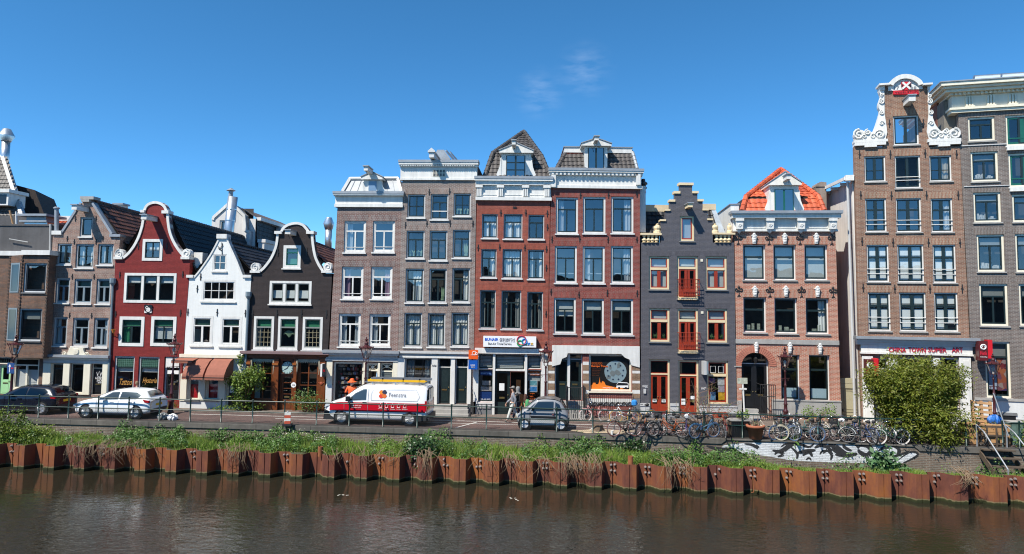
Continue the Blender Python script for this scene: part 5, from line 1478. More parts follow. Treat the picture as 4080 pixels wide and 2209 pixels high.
# -- charcoal step-gable house
h=House('step_gable_house','charcoal painted house with stepped gable, red framed windows and red french doors',2552,2937)
for i,r in enumerate([(90,662,245,918),(527,663,690,920),(92,1063,248,1322),(533,1067,693,1328)]):
 W,a,zt=h.win('I',r,pat='P',fc=YCREAM,sc=REDW,fw=.1,sw=.05,sill=BLUESTONE,lint=B_STEPL,curt='flat' if i<2 else 'top',cm=BLIND,g=PANE)
 zt=a[1]+.64*(a[3]-a[1])
 MB().box((a[0],.055,zt-.07),(a[2],.18,zt+.07)).build('transom',YCREAM,W)
 mb=MB();xm=(a[0]+a[2])/2;mb.box((xm-.09,.08,a[1]),(xm+.09,.16,zt-.073));mb.box((a[0],.08,zt+.073),(a[2],.16,zt+.12));mb.box((a[0],.08,zt-.12),(a[2],.16,zt-.073));mb.build('casement',REDW,W)
 if i>1:
  mb=MB()
  for k in range(7):
   uu=a[0]+.1+k*(a[2]-a[0]-.2)/6
   for q in range(4):t=random.uniform(-1,1);mb.tube([(uu,.25,a[1]+.05),(uu+.08*t,.22,a[1]+.2),(uu+.16*t,.2,a[1]+random.uniform(.2,.4))],[.012,.03,.004],4)
  mb.build('houseplant',mat('dark houseplant',(.06,.12,.04),.6,.2,3),W)
h.win('I',(328,352,438,545),pat='P',fc=YCREAM,sc=REDW,fw=.1,sw=.06,sill=BLUESTONE,curt='flat',cm=CURT,g=PANEB)
for r in ((307,662,466,990),(310,1067,468,1402)):
 W,a,zt=h.win('I',r,pat='P',fc=YCREAM,sc=REDW,fw=.1,sw=.04,sill=BLUESTONE,lint=B_STEPL,curt='top',tr=.2,cm=BLIND)
 zt=a[1]+.745*(a[3]-a[1])
 MB().box((a[0],.055,zt-.06),(a[2],.18,zt+.07)).build('transom',YCREAM,W)
 mb=MB();xm=(a[0]+a[2])/2
 for xx in (xm-.14,xm+.02):mb.box((xx,.07,a[1]),(xx+.12,.17,zt-.063))
 for xx in (a[0],a[2]-.1):mb.box((xx,.07,a[1]),(xx+.1,.17,zt-.063))
 mb.box((a[0],.075,a[1]),(a[2],.165,a[1]+.45));mb.box((a[0],.075,zt-.14),(a[2],.165,zt-.064));mb.build('french_door',REDW,W)
 bal=MB();zb,zt2=a[1]-.02,a[1]+.95
 x0,x1=a[0]-.1,a[2]+.12;yb=-.32
 for zz in (zb+.1,zt2):bal.tube([(x0,.0,zz),(x0,yb,zz),(x1,yb,zz),(x1,.0,zz)],.022,5)
 bal.tube([(x0,yb,zb+.75),(x1,yb,zb+.75)],.014,4)
 n=9
 for k in range(n+1):
  xx=x0+(x1-x0)*k/n;bal.tube([(xx,yb,zb+.1),(xx,yb,zt2)],.013,4)
  if k<n:
   bal.spiral((xx+(x1-x0)/n/2,zb+.3),.075,.02,1.3,0,.012,1 if k%2 else-1,10,y=yb);bal.spiral((xx+(x1-x0)/n/2,zb+.55),.075,.02,1.3,3,.012,1 if k%2 else-1,10,y=yb)
 bal.build('french_balcony',mat('red iron',(.24,.03,.015),.45,.15,4),W)
 mb=MB()
 for k in range(8):xx=a[0]+(a[2]-a[0])*(k+.5)/8;mb.lathe([(.07,-.14),(.07,-.1)],8,(xx,-.0,a[1]-.1),'y')
 mb.box((a[0]-.08,-.1,a[1]-.17),(a[2]+.08,.02,a[1]-.08));mb.build('balcony_sill',YCREAM,W)
for r in ((110,308,300,828),(380,318,568,846)):
 D_,dr,zl=h.door('J',r,REDW,fc=YCREAM,fan=.26,fw=.09,dbl=True,gl=.27,pw=.55)
f=MB()
for r,s in (((143,677,180,706),'100C'),((228,679,265,708),'100D')):
 a=h.rect('J',r);f.box((a[0],.1,a[1]),(a[2],.112,a[3]));text(s,h.root,a[0]+.04,a[1]+.1,a[2]-.04,a[3]-.12,.096,TXT)
a=h.rect('J',(410,676,447,731));f.box((a[0],.1,a[1]),(a[2],.112,a[3]));a=h.rect('J',(497,650,532,680));f.box((a[0],.1,a[1]),(a[2],.112,a[3]))
f.build('door_notice',PAPER,h.root)
W,a,zt=h.win('J',(645,322,840,722),pat='H',tr=.32,fc=YCREAM,sc=REDW,fw=.09,sw=.06,sill=BLUESTONE,g=SHOPG)
a0,b0,a1,b1=a;ww,hh=a1-a0,b1-b0
MB().box((a0,.05,zt-.07),(a1,.17,zt+.07)).build('transom',YCREAM,W)
pc=[((.16,.06,.2),.05,.47,.4,.6),((.6,.6,.58),.55,.42,.93,.6),((.45,.4,.45),.57,.25,.93,.41),((.15,.35,.55),.1,.05,.42,.25),((.75,.42,.02),.58,.05,.95,.24)]
for i,(c,q0,q1,q2,q3_) in enumerate(pc):MB().box((a0+q0*ww,.145,b0+q1*hh),(a0+q2*ww,.155,b0+q3_*hh)).build('poster',mat('poster tint '+'abcde'[i],c,.5,.45,9),W)
mb=MB()
for k in range(2):
 c0=a0+(.12+.46*k)*ww;zz=zt+.12;P=[(c0,.1,zz),(c0+.3*ww,.1,zz),(c0+.3*ww,.1,zz+.22*hh*.75),(c0,.1,zz+.22*hh*.75),(c0,.1,zz)];mb.tube(P,.014,4)
mb.build('lead_bars',PALEG,W)
xe=lambda x,y:h.p('J',x,y)[0]
z560=h.p('I',100,557)[1]
out=[(xe(25,720),0),h.p('I',27,1390),h.p('I',30,557),h.p('I',180,557),h.p('I',180,392),h.p('I',215,392),h.p('I',215,313),h.p('I',250,313),h.p('I',250,243),h.p('I',288,243),h.p('I',288,180),h.p('I',327,180),h.p('I',327,115),h.p('I',422,115),h.p('I',422,178),h.p('I',463,178),h.p('I',463,240),h.p('I',503,240),h.p('I',503,310),h.p('I',541,310),h.p('I',541,385),h.p('I',581,385),h.p('I',581,557),h.p('I',745,557),h.p('I',758,1390),(xe(920,800),0)]
h.wall(out,B_STEP,eave=z560+.1)
h.part('step_coping',YCREAM,'I',[(174,378,218,391),(209,300,252,312),(244,225,290,242),(280,160,329,179),(318,95,431,114),(422,160,470,177),(463,222,509,239),(501,295,547,309),(538,371,582,384)],-.07,.4)
h.part('balustrade_rail',YCREAM,'I',[(22,485,182,500),(578,482,748,496)],-.16,.36)
for x in (52,84,114,146,612,644,676,706):
 u,zb=h.p('I',x,556);zt=h.p('I',x,500)[1];H=zt-zb
 MB().lathe([(.12,0),(.12,.06*H),(.07,.1*H),(.13,.35*H),(.12,.45*H),(.06,.65*H),(.06,.8*H),(.1,.84*H),(.1,H)],10,(u,.02,zb)).build('baluster',YCREAM,h.root)
for r in ((26,484,180,556),(582,484,742,556)):h.part('rail_backing',BLACKP,'I',[r],.36,.5)
for x,y in ((156,485),(600,482),(714,482)):
 u,z=h.p('I',x,y);s_=.9 if x<700 else.6
 MB().lathe([(.24*s_,0),(.24*s_,.12),(.16*s_,.16),(.22*s_,.3),(.2*s_,.4),(.08*s_,.46),(.1*s_,.52),(0.001,.56)],10,(u,.1,z)).build('finial',YCREAM,h.root)
h.hoist('I',383,285,.75,.24,.2,YCREAM)
h.part('plinth',GREYW,'J',[(25,742,110,812),(302,742,378,812),(570,752,918,822)],-.05,.02);h.part('plinth_cap',GREYW,'J',[(22,714,111,740),(301,716,379,740),(570,738,920,750)],-.08,.02)
h.part('cellar_hatch',REDW,'J',[(690,795,830,905)],-.1,.02)
h.part('wall_plate',CREAM,'I',[(486,684,504,704),(489,1087,508,1106)],-.03,.0)
htext(h,'100ᴱ','J',(46,548,92,572),-.012,WTXT);htext(h,'100ᶜ','J',(592,566,636,588),-.012,WTXT)
h.part('intercom',GREYW,'J',[(55,583,78,624)],-.06,.0)
mb=MB();x0,z0,x1,z1=h.rect('J',(112,828,572,850));mb.box((x0,-.5,.02),(x1,.02,z1));mb.box((x0+.1,-.25,z1),(x1-.1,.02,z1+.05));mb.build('front_steps',BLUESTONE,h.root)
sg=empty('projecting_sign',h.o,h.rz,'blank grey projecting sign between the red door and the poster window','sign')
r=h.rect('J',(590,320,634,444));MB().box((r[0],-.5,r[1]),(r[0]+.16,-.06,r[3])).build('sign_box',GREYW,sg);MB().box((r[0]+.163,-.5,r[1]+.02),(r[2],-.34,r[3]-.02)).build('sign_face',BLUEG,sg)
def q3(x,y,d):a=h.p('I',x,y,d);return Vector((a[0],d,a[1]))
tile_patch([q3(55,490,.7),q3(225,490,.7),q3(225,318,1.5),q3(60,318,1.5)],T_BLACK,h.root,'roof')
tile_patch([q3(560,490,.7),q3(640,490,.7),q3(590,312,1.5),q3(540,312,1.5)],T_BLACK,h.root,'roof')
mb=MB();mb.quad(q3(632,490,.62),q3(680,486,.62),q3(606,308,1.42),q3(572,308,1.42));mb.quad(q3(680,486,.62),Vector((q3(680,486,.62).x+.3,6,q3(680,486,.62).z)),Vector((q3(606,308,1.42).x,6,q3(606,308,1.42).z)),q3(606,308,1.42));mb.build('lead_hip',mat('bright lead',(.32,.36,.4),.5,.25,3),h.root)
for r in ((58,266,252,318),(500,258,604,304)):
 a=h.rect('I',r,1.5);MB().box((a[0],1.45,a[1]),(a[2],5,a[3])).build('rear_parapet',mat('pale ochre plaster',(.62,.5,.33),.8,.15,2),h.root)
# -- pinkish brick house with red roof
h=House('red_roof_house','pinkish brick house with orange tiled roof, white keystones and arched entrance',2934,3338,dy=.03)
for i,r in enumerate([(815,570,990,846),(1050,572,1225,846),(1290,572,1470,846),(818,978,995,1250),(1058,983,1235,1258),(1300,985,1480,1262)]):
 W,a,zt=h.win('I',r,pat='H',tr=.34,fc=WHITE,sc=DGREEN,fw=.07,sw=.07,sill=STONE,lint=B_PINKL,lh=.42,curt=None if i<3 else [None,None,'right'][i-3],rec=.16,cm=CURT)
 if i<3:
  mb=MB();n=34
  for k in range(n):zz=a[1]+(a[3]-a[1])*k/n;mb.box((a[0]+.03,.36,zz),(a[2]-.03,.375,zz+(a[3]-a[1])/n*.85))
  mb.build('slat_blind',BLIND,W)
 else:
  mb=MB()
  for k in range(3):uu=a[0]+(.15+.3*k+.1*(i-3))*(a[2]-a[0])*.9;mb.box((uu,.33,a[1]+.06),(uu+random.uniform(.1,.3),.36,a[1]+random.uniform(.15,.5)))
  mb.build('window_clutter',mat('clutter',(.3,.32,.25),.7,.6,8),W)
D_,dr,zl=h.door('J',(965,245,1226,830),BLACKP,fc=WHITE,fan=.18,fw=.06,rec=.35,dbl=True,gl=.4)
for r in ((1330,265,1506,688),(1592,268,1785,698)):
 W,a,zt=h.win('J',r,pat='H',tr=.32,fc=WHITE,sc=DGREEN,fw=.06,sw=.07,sill=None,lint=B_PINKL,lh=.42,rec=.16)
 MB().box((a[0]+.05,.3,a[1]),(a[2]-.05,.31,a[1]+.25*(a[3]-a[1]))).build('window_film',mat('pale blue film',(.42,.55,.62),.6,.05,2),W)
out=[(xe(920,800)+.02,0),h.p('I',762,1390),h.p('I',748,470),h.p('I',742,330),h.p('I',1535,330),h.p('I',1528,470),h.p('I',1555,1390),(h.p('J',1890,830)[0],0)]
h.wall(out,B_PINK,depth=9)
x0,z0,x1,z1=dr;xc,rr=(x0+x1)/2,(x1-x0)/2;zs=z1-rr
mb=MB()
for sg_ in (-1,1):
 pts=[(xc+sg_*rr*math.cos(t*math.pi/20),zs+rr*math.sin(t*math.pi/20)) for t in range(11)]
 mb.prism(pts+[(xc+sg_*rr,z1+.01)],.004,.3)
mb.build('arch_spandrel',B_PINK,D_)
mb=MB();n=26
for k in range(n):
 t0,t1=math.pi*k/n+.012,math.pi*(k+1)/n-.012
 mb.prism([(xc+rr*math.cos(t0),zs+rr*math.sin(t0)),(xc+(rr+.36)*math.cos(t0),zs+(rr+.36)*math.sin(t0)),(xc+(rr+.36)*math.cos(t1),zs+(rr+.36)*math.sin(t1)),(xc+rr*math.cos(t1),zs+rr*math.sin(t1))],-.03,.02)
mb.build('arch_brick',mat('arch brick',(.40,.15,.1),.8,.2,6),D_)
MB().box((x0-.4,-.05,zs-.06),(x0,.05,zs)).build('arch_impost',STONE,D_)
MB().tube([(xc+.05,.2,z1),(xc+.05,.2,z1-.25)],.015,4).lathe([(.06,0),(.13,.28),(.04,.36)],6,(xc+.05,.2,z1-.6)).build('porch_lantern',IRON,D_)
def keystone(z,x,y,w_=37,hh=66):
 u0,z0,u1,z1=h.rect(z,(x-w_/2,y-hh/2,x+w_/2,y+hh/2));e=(u1-u0)*.14
 mb=MB();mb.prism([(u0+e*1.6,z0),(u1-e*1.6,z0),(u1,z1-.05),(u0,z1-.05)],-.12,.0);mb.prism([(u0-e,z1-.05),(u1+e,z1-.05),((u0+u1)/2,z1+.1)],-.14,.0)
 for k in range(4):mb.lathe([(.001,-.16),(.07,-.14),(.085,-.12)],8,((u0+u1)/2,0,z0+.12+k*.13),'y')
 mb.build('keystone',WHITE,h.root)
for x,y in ((897,533),(1133,533),(1376,533),(903,940),(1142,940),(1386,942)):keystone('I',x,y)
for x,y in ((1097,208),(1408,210),(1687,220)):keystone('J',x,y,38,78)
def fleur(u,z):
 mb=MB()
 mb.tube([(u,-.03,z-.28),(u,-.03,z+.3)],.022,5);mb.lathe([(.001,-.05),(.07,-.03),(.07,0)],8,(u,0,z+.2),'y')
 for s in (-1,1):mb.spiral((u+s*.12,z+.08),.12,.03,1.2,math.pi if s>0 else 0,.02,s,10,y=-.03);mb.tube([(u,-.03,z-.2),(u+s*.09,-.03,z-.3)],.018,4)
 mb.build('wall_anchor',IRON,h.root)
for x,y in ((777,530),(1015,532),(1253,530),(1498,530),(782,930),(1021,935),(1265,936),(1509,938)):fleur(*h.p('I',x,y))
h.cornice('I',(742,325,1535,472),[(0,.12,.45),(.12,.32,.34),(.32,.9,.05),(.9,1,.14)],WHITE)
for x in (780,1015,1253,1494):
 mb=MB()
 u,z1=h.p('I',x,378);z0=h.p('I',x,490)[1];H=z1-z0
 mb.prism([(u-.17,z0+.3*H),(u+.17,z0+.3*H),(u+.2,z1),(u-.2,z1)],-.3,0);mb.lathe([(.01,0),(.1,.12*H),(.15,.3*H)],8,(u,-.12,z0));mb.box((u-.22,-.36,z1-.12),(u+.22,0,z1+.02));mb.spiral((u,z0+.55*H),.1,.03,1.4,0,.025,1,10,y=-.31)
 mb.build('cornice_console',WHITE,h.root)
mb=MB();u0,z0,u1,z1=h.rect('I',(742,378,1535,460))
for x0_,x1_ in ((812,985),(1045,1220),(1285,1465)):
 a0,_,a1,_=h.rect('I',(x0_,400,x1_,440));mb.box((a0,-.085,z0+.1),(a1,-.052,z0+.15));mb.box((a0,-.085,z1-.3),(a1,-.052,z1-.25));mb.box((a0,-.085,z0+.15),(a0+.05,-.052,z1-.3));mb.box((a1-.05,-.085,z0+.15),(a1,-.052,z1-.3))
mb.build('frieze_panel',WHITE,h.root)
h.part('stone_band',STONE,'J',[(908,126,1866,168)],-.06,.02);h.part('plinth',STONE,'J',[(920,690,964,830),(1246,690,1328,830),(1506,692,1590,830),(1328,692,1506,830),(1590,702,1884,830)],-.07,.02);h.part('plinth_cap',STONE,'J',[(1246,684,1884,697)],-.1,.0)
mb=MB();x0,z0,x1,z1=h.rect('J',(1000,765,1110,775))
for k in range(4):mb.box((x0,-.3-.25*k,.02),(x1,.05,z1-.2*k))
mb.build('front_steps',STONE,h.root)
mb=MB();x0,z0,x1,z1=h.rect('J',(1104,528,1238,880))
for k in range(8):xx=x0+(x1-x0)*k/7;mb.tube([(xx,-.9,.1),(xx,-.9,z1)],.016,4)
for zz in (z1,(z0+z1)/2+.4,(z0+z1)/2-.5):mb.tube([(x0,-.9,zz),(x1,-.9,zz)],.022,4);mb.tube([(x0,-.9,zz),(x0,.0,zz)],.02,4)
mb.build('iron_railing',IRON,h.root)
def q3(x,y,d):a=h.p('I',x,y,d);return Vector((a[0],d,a[1]))
e0,e1,k0,k1,ap=q3(805,322,.3),q3(1442,322,.3),q3(836,208,1.1),q3(1392,205,1.1),q3(1105,-4,4.6)
rf=tile_patch([e0,e1,k1,k0],T_RED,h.root,'roof',tw=.3,th=.36)
tile_patch([k0,k1,ap],T_RED,h.root,'roof',tw=.3,th=.36)
bk=lambda p,y:Vector((p.x,y,p.z))
tile_patch([e1,bk(e1,8),bk(k1,7.5),k1],T_RED,h.root,'roof',tw=.3,th=.36);tile_patch([k1,bk(k1,7.5),bk(ap,6)],T_RED,h.root,'roof',tw=.3,th=.36);tile_patch([k1,bk(ap,6.4),ap],T_RED,h.root,'roof',tw=.3,th=.36)
mb=MB();mb.quad(e0,k0,bk(k0,7.5),bk(e0,8));mb.quad(k0,ap,bk(k0,7.5));mb.build('roof_side',mat('roof felt',(0,)*3),h.root)
for p,q in ((e0,k0),(k0,ap),(k1,ap),(e1,k1)):ridge_tiles(p+Vector((0,-.04,.05)),q+Vector((0,-.04,.05)),T_RED,rf,.14)
dormer(h,'I',(1022,118,1245,322),(1057,146,1204,320),d=.32,L=2.6,pat='V',sc=GREENP,peak=.62,wcap=.1,g=DARKG,m=mat('dormer white',(.72,.70,.64),.6,.1,2,streak=.1))
h.hoist('I',1140,68,.7,.22,.24)
a=h.rect('I',(1368,130,1450,322),3.0);MB().box((a[0],2.8,a[1]),(a[2],3.6,a[3])).build('chimney',mat('weathered chimney render',(.24,.2,.17),.9,.3,2,streak=.3),h.root)
a=h.rect('I',(1364,98,1448,130),3.0);mb=MB();mb.prism([(a[0],a[1]),(a[2],a[1]),(a[2],a[3]),((a[0]+a[2])/2,a[3]+.05),(a[0]+.1,a[1]+.2)],2.75,3.65);mb.build('chimney_cap',mat('weathered chimney render',(0,)*3),h.root)
a=h.rect('I',(722,262,830,470),.4);MB().box((a[0],.5,a[1]),(a[2]-.3,5,a[3])).build('side_parapet',WHITE,h.root);MB().box((a[0]-.05,.45,a[3]+.003),(a[2]-.25,5,a[3]+.06)).build('lead_cap',LEAD,h.root)
# -- tall neck-gable house of 1728
h=House('neck_gable_house','tall chestnut brick house with white scrolled neck gable dated 1728 above a red lettered shop',3425,3865)
h.win('K',(583,408,812,670),pat='V',fc=WHITE,sc=DGREEN,fw=.07,sw=.07,sill=STONE,lint=B_1728L,lh=.35,g=PANEB)
for i,r in enumerate([(325,770,515,1000),(598,768,828,1058),(908,765,1107,996)]):
 W,a,zt=h.win('K',r,pat='V',fc=WHITE,sc=DGREEN,fw=.065,sw=.065,sill=STONE,lint=B_1728L,lh=.35,g=PANEB if i!=1 else glass('open window',(.97,.97,.97),.0),curt=[None,None,'right'][i],cm=YCREAM)
 if i==1:
  for zz in (.33,.22):MB().tube([(a[0]-.05,.0,a[1]+zz*(a[3]-a[1])),(a[2]+.05,0,a[1]+zz*(a[3]-a[1]))],.022,5).build('safety_rail',WHITE,W)
 else:
  mb=MB();mb.box((a[0],.095,a[1]+.42*(a[3]-a[1])),(a[2],.15,a[1]+.45*(a[3]-a[1])));mb.build('glazing_bar',DGREEN,W)
rows_=[[('K',(333,1150,523,1450)),('K',(608,1148,835,1452)),('K',(922,1150,1117,1452))],[('L',(358,293,563,637)),('L',(642,290,888,641)),('L',(970,292,1185,645))],[('L',(370,735,578,1090)),('L',(660,735,908,1095)),('L',(985,737,1205,1097))]]
WB=mat('white boards behind glass',(.78,.8,.8),.8,.08,2)
for j,rw in enumerate(rows_):
 for i,(z,r) in enumerate(rw):
  W,a,zt=h.win(z,r,pat='X',tr=.33,fc=WHITE,sc=DGREEN,fw=.065,sw=.06,sill=STONE,lint=B_1728L,lh=.35,curt=None if j else [None,None,'right'][i],g=PANEB if j==0 else PANE)
  for zz in (.34,.2):MB().tube([(a[0]-.05,.03,a[1]+zz*(a[3]-a[1])),(a[2]+.05,.03,a[1]+zz*(a[3]-a[1]))],.02,5).build('safety_rail',WHITE,W)
  if j:
   mb=MB();hh,ww=a[3]-a[1],a[2]-a[0]
   for q0 in (.04,.56):
    for (c0,c1) in ((.03,.28),(.3,.58),(.62,.7),(.73,.97)):mb.box((a[0]+q0*ww,.2,a[1]+c0*hh),(a[0]+(q0+.4)*ww,.22,a[1]+c1*hh))
   mb.build('interior_board',WB,W)
  if j==2 and i==2:MB().lathe([(.001,.14),(.2,.14),(.2,.16)],14,(a[2]-.22,0,a[1]+.18),'y').build('vent_fan',BLACKP,W)
zg=h.p('K',300,690)[1]
arch=smooth_line(h.line('K',[(535,132),(560,97),(620,58),(690,46),(760,60),(820,97),(842,132)]))
zb_=h.p('L',260,1150)[1]
out=[(h.p('M',292,700)[0],0),h.p('L',285,1150),h.p('K',232,690),h.p('K',500,690),h.p('K',500,160),h.p('K',540,145)]+arch[1:-1]+[h.p('K',840,145),h.p('K',890,160),h.p('K',900,690),h.p('K',1180,685),h.p('L',1310,1170),(h.p('M',1242,740)[0],0)]
h.anchors('K',[(548,480),(852,478),(280,755),(556,755),(868,745),(1150,755),(291,1120),(566,1125),(881,1122),(1164,1120)],.45);h.anchors('L',[(313,260),(600,270),(928,272),(1220,275),(323,690),(616,700),(942,700),(1241,700)],.45)
sx=[(M_,r) for M_,r in (('M',(588,165,900,640)),('M',(958,165,1120,640)),('M',(385,170,520,760)))]
h.win('M',sx[0][1],pat='V',fc=WHITE,sc=BLACKP,fw=.07,sill=WHITE,g=SHOPG);h.win('M',sx[1][1],pat='P',fc=WHITE,sc=BLACKP,fw=.07,sill=WHITE,g=SHOPG)
h.door('M',sx[2][1],mat('slate grey door',(.06,.075,.085),.4,.1,3),fc=WHITE,fan=.15,fw=.06)
h.wall(out,B_1728,eave=zg-.2,depth=.5)
ze=h.p('K',240,985)[1]
xl_=h.p('L',262,900)[0];xr_=out[-1][0]
sk_=.03
fl=MB();xb_=out[0][0];fl.quad((xb_,.34,0),(xl_-.02,.34,ze),(xl_-2.0,12,ze),(xb_-1.9,12,0));fl.quad((xb_,.34,0),(xb_+.3,.34,0),(xl_+.3,.34,ze),(xl_-.02,.34,ze));fl.build('white_flank',PLASTG,h.root)
rb=MB();rb.quad((xr_,.5,0),(xr_,.5,zg-.2),(xr_-.5,12,zg-.2),(xr_-.5,12,0));rb.quad((xl_+.3,.5,zg-.3),(xr_,.5,zg-.3),(xr_,12,zg-.3),(xr_-1,12,zg-.3));rb.quad((xl_+.3,.5,ze),(xr_-1,12,ze),(xr_-1,12,zg-.3),(xl_+.3,.5,zg-.3));rb.quad((xl_,.4,ze-.02),(xr_,.4,ze-.02),(xr_,12,ze-.02),(xl_-2,12,ze-.02));rb.build('rear_wall',B_1728,h.root)
ev=MB();ev.add([(xl_-.45,.1,ze+.02),(xl_+.2,.1,ze+.3),(xl_-1.7,12,ze+.3),(xl_-2.45,12,ze+.02),(xl_-.45,.1,ze+.2),(xl_-2.45,12,ze+.2)],[(0,1,2,3),(0,3,5,4),(0,4,1),(4,5,2,1)]);ev.box((xl_-.4,-.02,ze-.02),(xl_+.02,.34,ze+.28));ev.build('eave',WHITE,h.root)
for k in range(9):t=.04+k/9;MB().box((-.42,-.06,-.16),(.0,.06,0)).build('eave_rafter',GREYW,h.root).location=(xl_-2.0*t,.4+11.6*t,ze)
p0=h.p('K',203,1000);MB().tube([(p0[0]-.1,.3,ze-.05),(xl_-.12,.28,.3)],.07,8).build('downpipe',GREYW,h.root)
zs0,zs1=h.p('K',600,186)[1],h.p('K',600,132)[1]
mb=MB();mb.prism([(arch[0][0],zs0)]+[(a,b-.02) for a,b in arch]+[(arch[-1][0],zs0)],-.06,.0);mb.build('pediment_field',WHITE,h.root)
ribbon(arch,.24,-.2,.4,'pediment_coping',WHITE,h.root,-1)
h.part('crown_cornice',WHITE,'K',[(445,132,540,148),(836,130,920,146)],-.3,.45);h.part('crown_block',WHITE,'K',[(458,148,502,186),(886,146,906,184)],-.1,.4)
htext(h,'17','K',(588,150,632,178),-.065,mat('grey lettering',(.2,.2,.22)),ext=.01);htext(h,'28','K',(735,150,785,178),-.065,mat('grey lettering',(.2,)*3),ext=.01)
def poly(z,pts,y0,y1,name,m):mb=MB();mb.prism(h.line(z,pts),y0,y1);return mb.build(name,m,h.root)
poly('K',[(650,108),(738,108),(735,150),(715,178),(692,186),(668,178),(650,150)],-.1,-.05,'arms_shield',REDP)
mb=MB();mb.prism(h.line('K',[(650,128),(668,145),(650,165)]),-.106,-.1);mb.prism(h.line('K',[(738,128),(718,145),(738,165)]),-.106,-.1);mb.build('arms_field',BLACKP,h.root)
mb=MB();mb.prism(h.line('K',[(652,122),(666,110),(736,168),(722,180)]),-.125,-.105);mb.prism(h.line('K',[(722,108),(734,120),(664,180),(652,168)]),-.13,-.107);mb.build('arms_cross',WHITE,h.root)
poly('K',[(580,188),(806,188),(806,220),(580,222)],-.08,-.002,'name_ribbon',REDP);htext(h,'YSSELSTIJN','K',(592,194,802,216),-.085,mat('dark red lettering',(.12,.01,.01),.5,.05,3))
def claw(sg_,pts,sp,base):
 mb=MB();L_=smooth_line(h.line('K',pts),3);mb.prism(L_,-.06,.28);o=mb.build('claw_piece',WHITE,h.root)
 s=MB()
 for (x,y,r0,a0,tr,d) in sp:c=h.p('K',x,y);s.spiral(c,r0*.8,r0*.12,tr,a0,r0*.12+.012,d*sg_,18,y=-.09)
 s.build('scroll_carving',WHITE,o)
 h.part('claw_base',WHITE,'K',base,-.14,.35)
claw(1,[(500,186),(458,190),(470,240),(450,300),(450,340),(462,370),(450,420),(425,500),(395,560),(360,540),(330,555),(300,540),(255,540),(230,575),(236,612),(260,626),(510,626),(503,400)],[(478,285,.2,1.6,1.5,1),(480,225,.12,4.7,1.2,-1),(478,385,.16,1.6,1.4,1),(475,480,.17,0,1.3,1),(458,580,.34,3.1,1.7,-1),(400,595,.2,0,1.3,1),(350,560,.2,1.5,1.4,1),(272,580,.36,1.5,1.6,1),(320,600,.17,4,1.2,-1)],[(228,627,528,650),(232,651,512,678),(320,678,430,694)])
claw(-1,[(890,184),(905,188),(895,240),(915,290),(918,325),(905,360),(930,380),(935,430),(965,500),(1010,550),(1045,530),(1075,548),(1110,525),(1150,530),(1172,565),(1165,608),(1140,622),(900,622),(897,400)],[(905,285,.18,1.6,1.5,1),(903,235,.12,4.7,1.2,-1),(915,385,.16,1.6,1.4,1),(918,480,.17,3,1.3,1),(942,575,.34,0,1.7,-1),(1005,590,.2,3,1.3,1),(1046,553,.2,1.5,1.4,1),(1125,572,.38,1.5,1.6,1),(1075,595,.17,5,1.2,-1)],[(884,620,1184,645),(898,646,1180,672),(980,672,1085,688)])
h.hoist('K',700,300,.95,.32,.3)
h.cornice('L',(275,1156,1342,1226),[(0,.3,.4),(.3,.62,.28),(.62,1,.16)],PALEG)
h.part('fascia',WHITE,'L',[(300,1228,1330,1296)],-.1,.02);h.part('fascia_moulding',WHITE,'L',[(292,1297,1336,1312)],-.16,.02)
RL=mat('red raised lettering',(.42,.015,.035),.4,.05,3)
for s,x0,x1 in (('CHINA',555,715),('TOWN',735,895),('SUPER',918,1088),('ART',1136,1238)):htext(h,s,'L',(x0,1242,x1,1290),-.12,RL,ext=.025,bold=.012)
h.part('pilaster',WHITE,'M',[(292,150,384,760),(1122,160,1222,740),(900,165,956,720),(522,170,586,720)],-.1,.08);h.part('pilaster_panel',WHITE,'M',[(308,410,366,740),(1150,190,1200,640),(308,175,366,320)],-.125,-.1)
h.part('stall_riser',WHITE,'M',[(586,640,1122,745)],-.05,.05);h.part('intercom',GREYW,'M',[(325,500,350,545)],-.16,-.1)
sg=empty('hanging_sign',h.o,h.rz,'red and black hanging shop sign with round emblem beside the bamboo','sign','red and black hanging shop signs')
def hang_sign(h,sg,z,r,rs):
 a=h.rect(z,r,-.5);b=h.rect(z,rs,-.5)
 MB().box((a[0],-.7,a[1]),(a[2],-.25,a[3])).build('sign_box',mat('dark maroon sign',(.09,.012,.012),.4,.1,3),sg)
 MB().box((a[2]+.002,-.69,b[1]),(b[2],-.25,b[3])).build('sign_side',REDP,sg)
 u,zz=(a[0]+a[2])/2,a[1]+.7*(a[3]-a[1])
 rr=.3*(a[2]-a[0])
 mb=MB();mb.tube([(u+rr*math.cos(t*math.pi/8),-.71,zz+rr*math.sin(t*math.pi/8)) for t in range(17)],.03,4);mb.tube([(u-.1,-.71,zz-.1),(u,-.71,zz+.12),(u+.1,-.71,zz-.1)],.02,4);mb.build('sign_emblem',PAPER,sg)
 text('Henk',sg,a[0]+.05,a[1]+.28*(a[3]-a[1]),a[2]-.04,a[1]+.48*(a[3]-a[1]),-.705,mat('sign red lettering',(.6,.02,.04),.5,.05,3),bold=.01);text('Comics & Manga',sg,a[0]+.04,a[1]+.15*(a[3]-a[1]),a[2]-.04,a[1]+.22*(a[3]-a[1]),-.705,PAPER)
 MB().tube([(a[2],-.25,a[3]-.2),(a[2],0,a[3]-.2)],.03,5).build('sign_bracket',IRON,sg)
hang_sign(h,sg,'M',(313,176,380,338),(380,168,422,322))
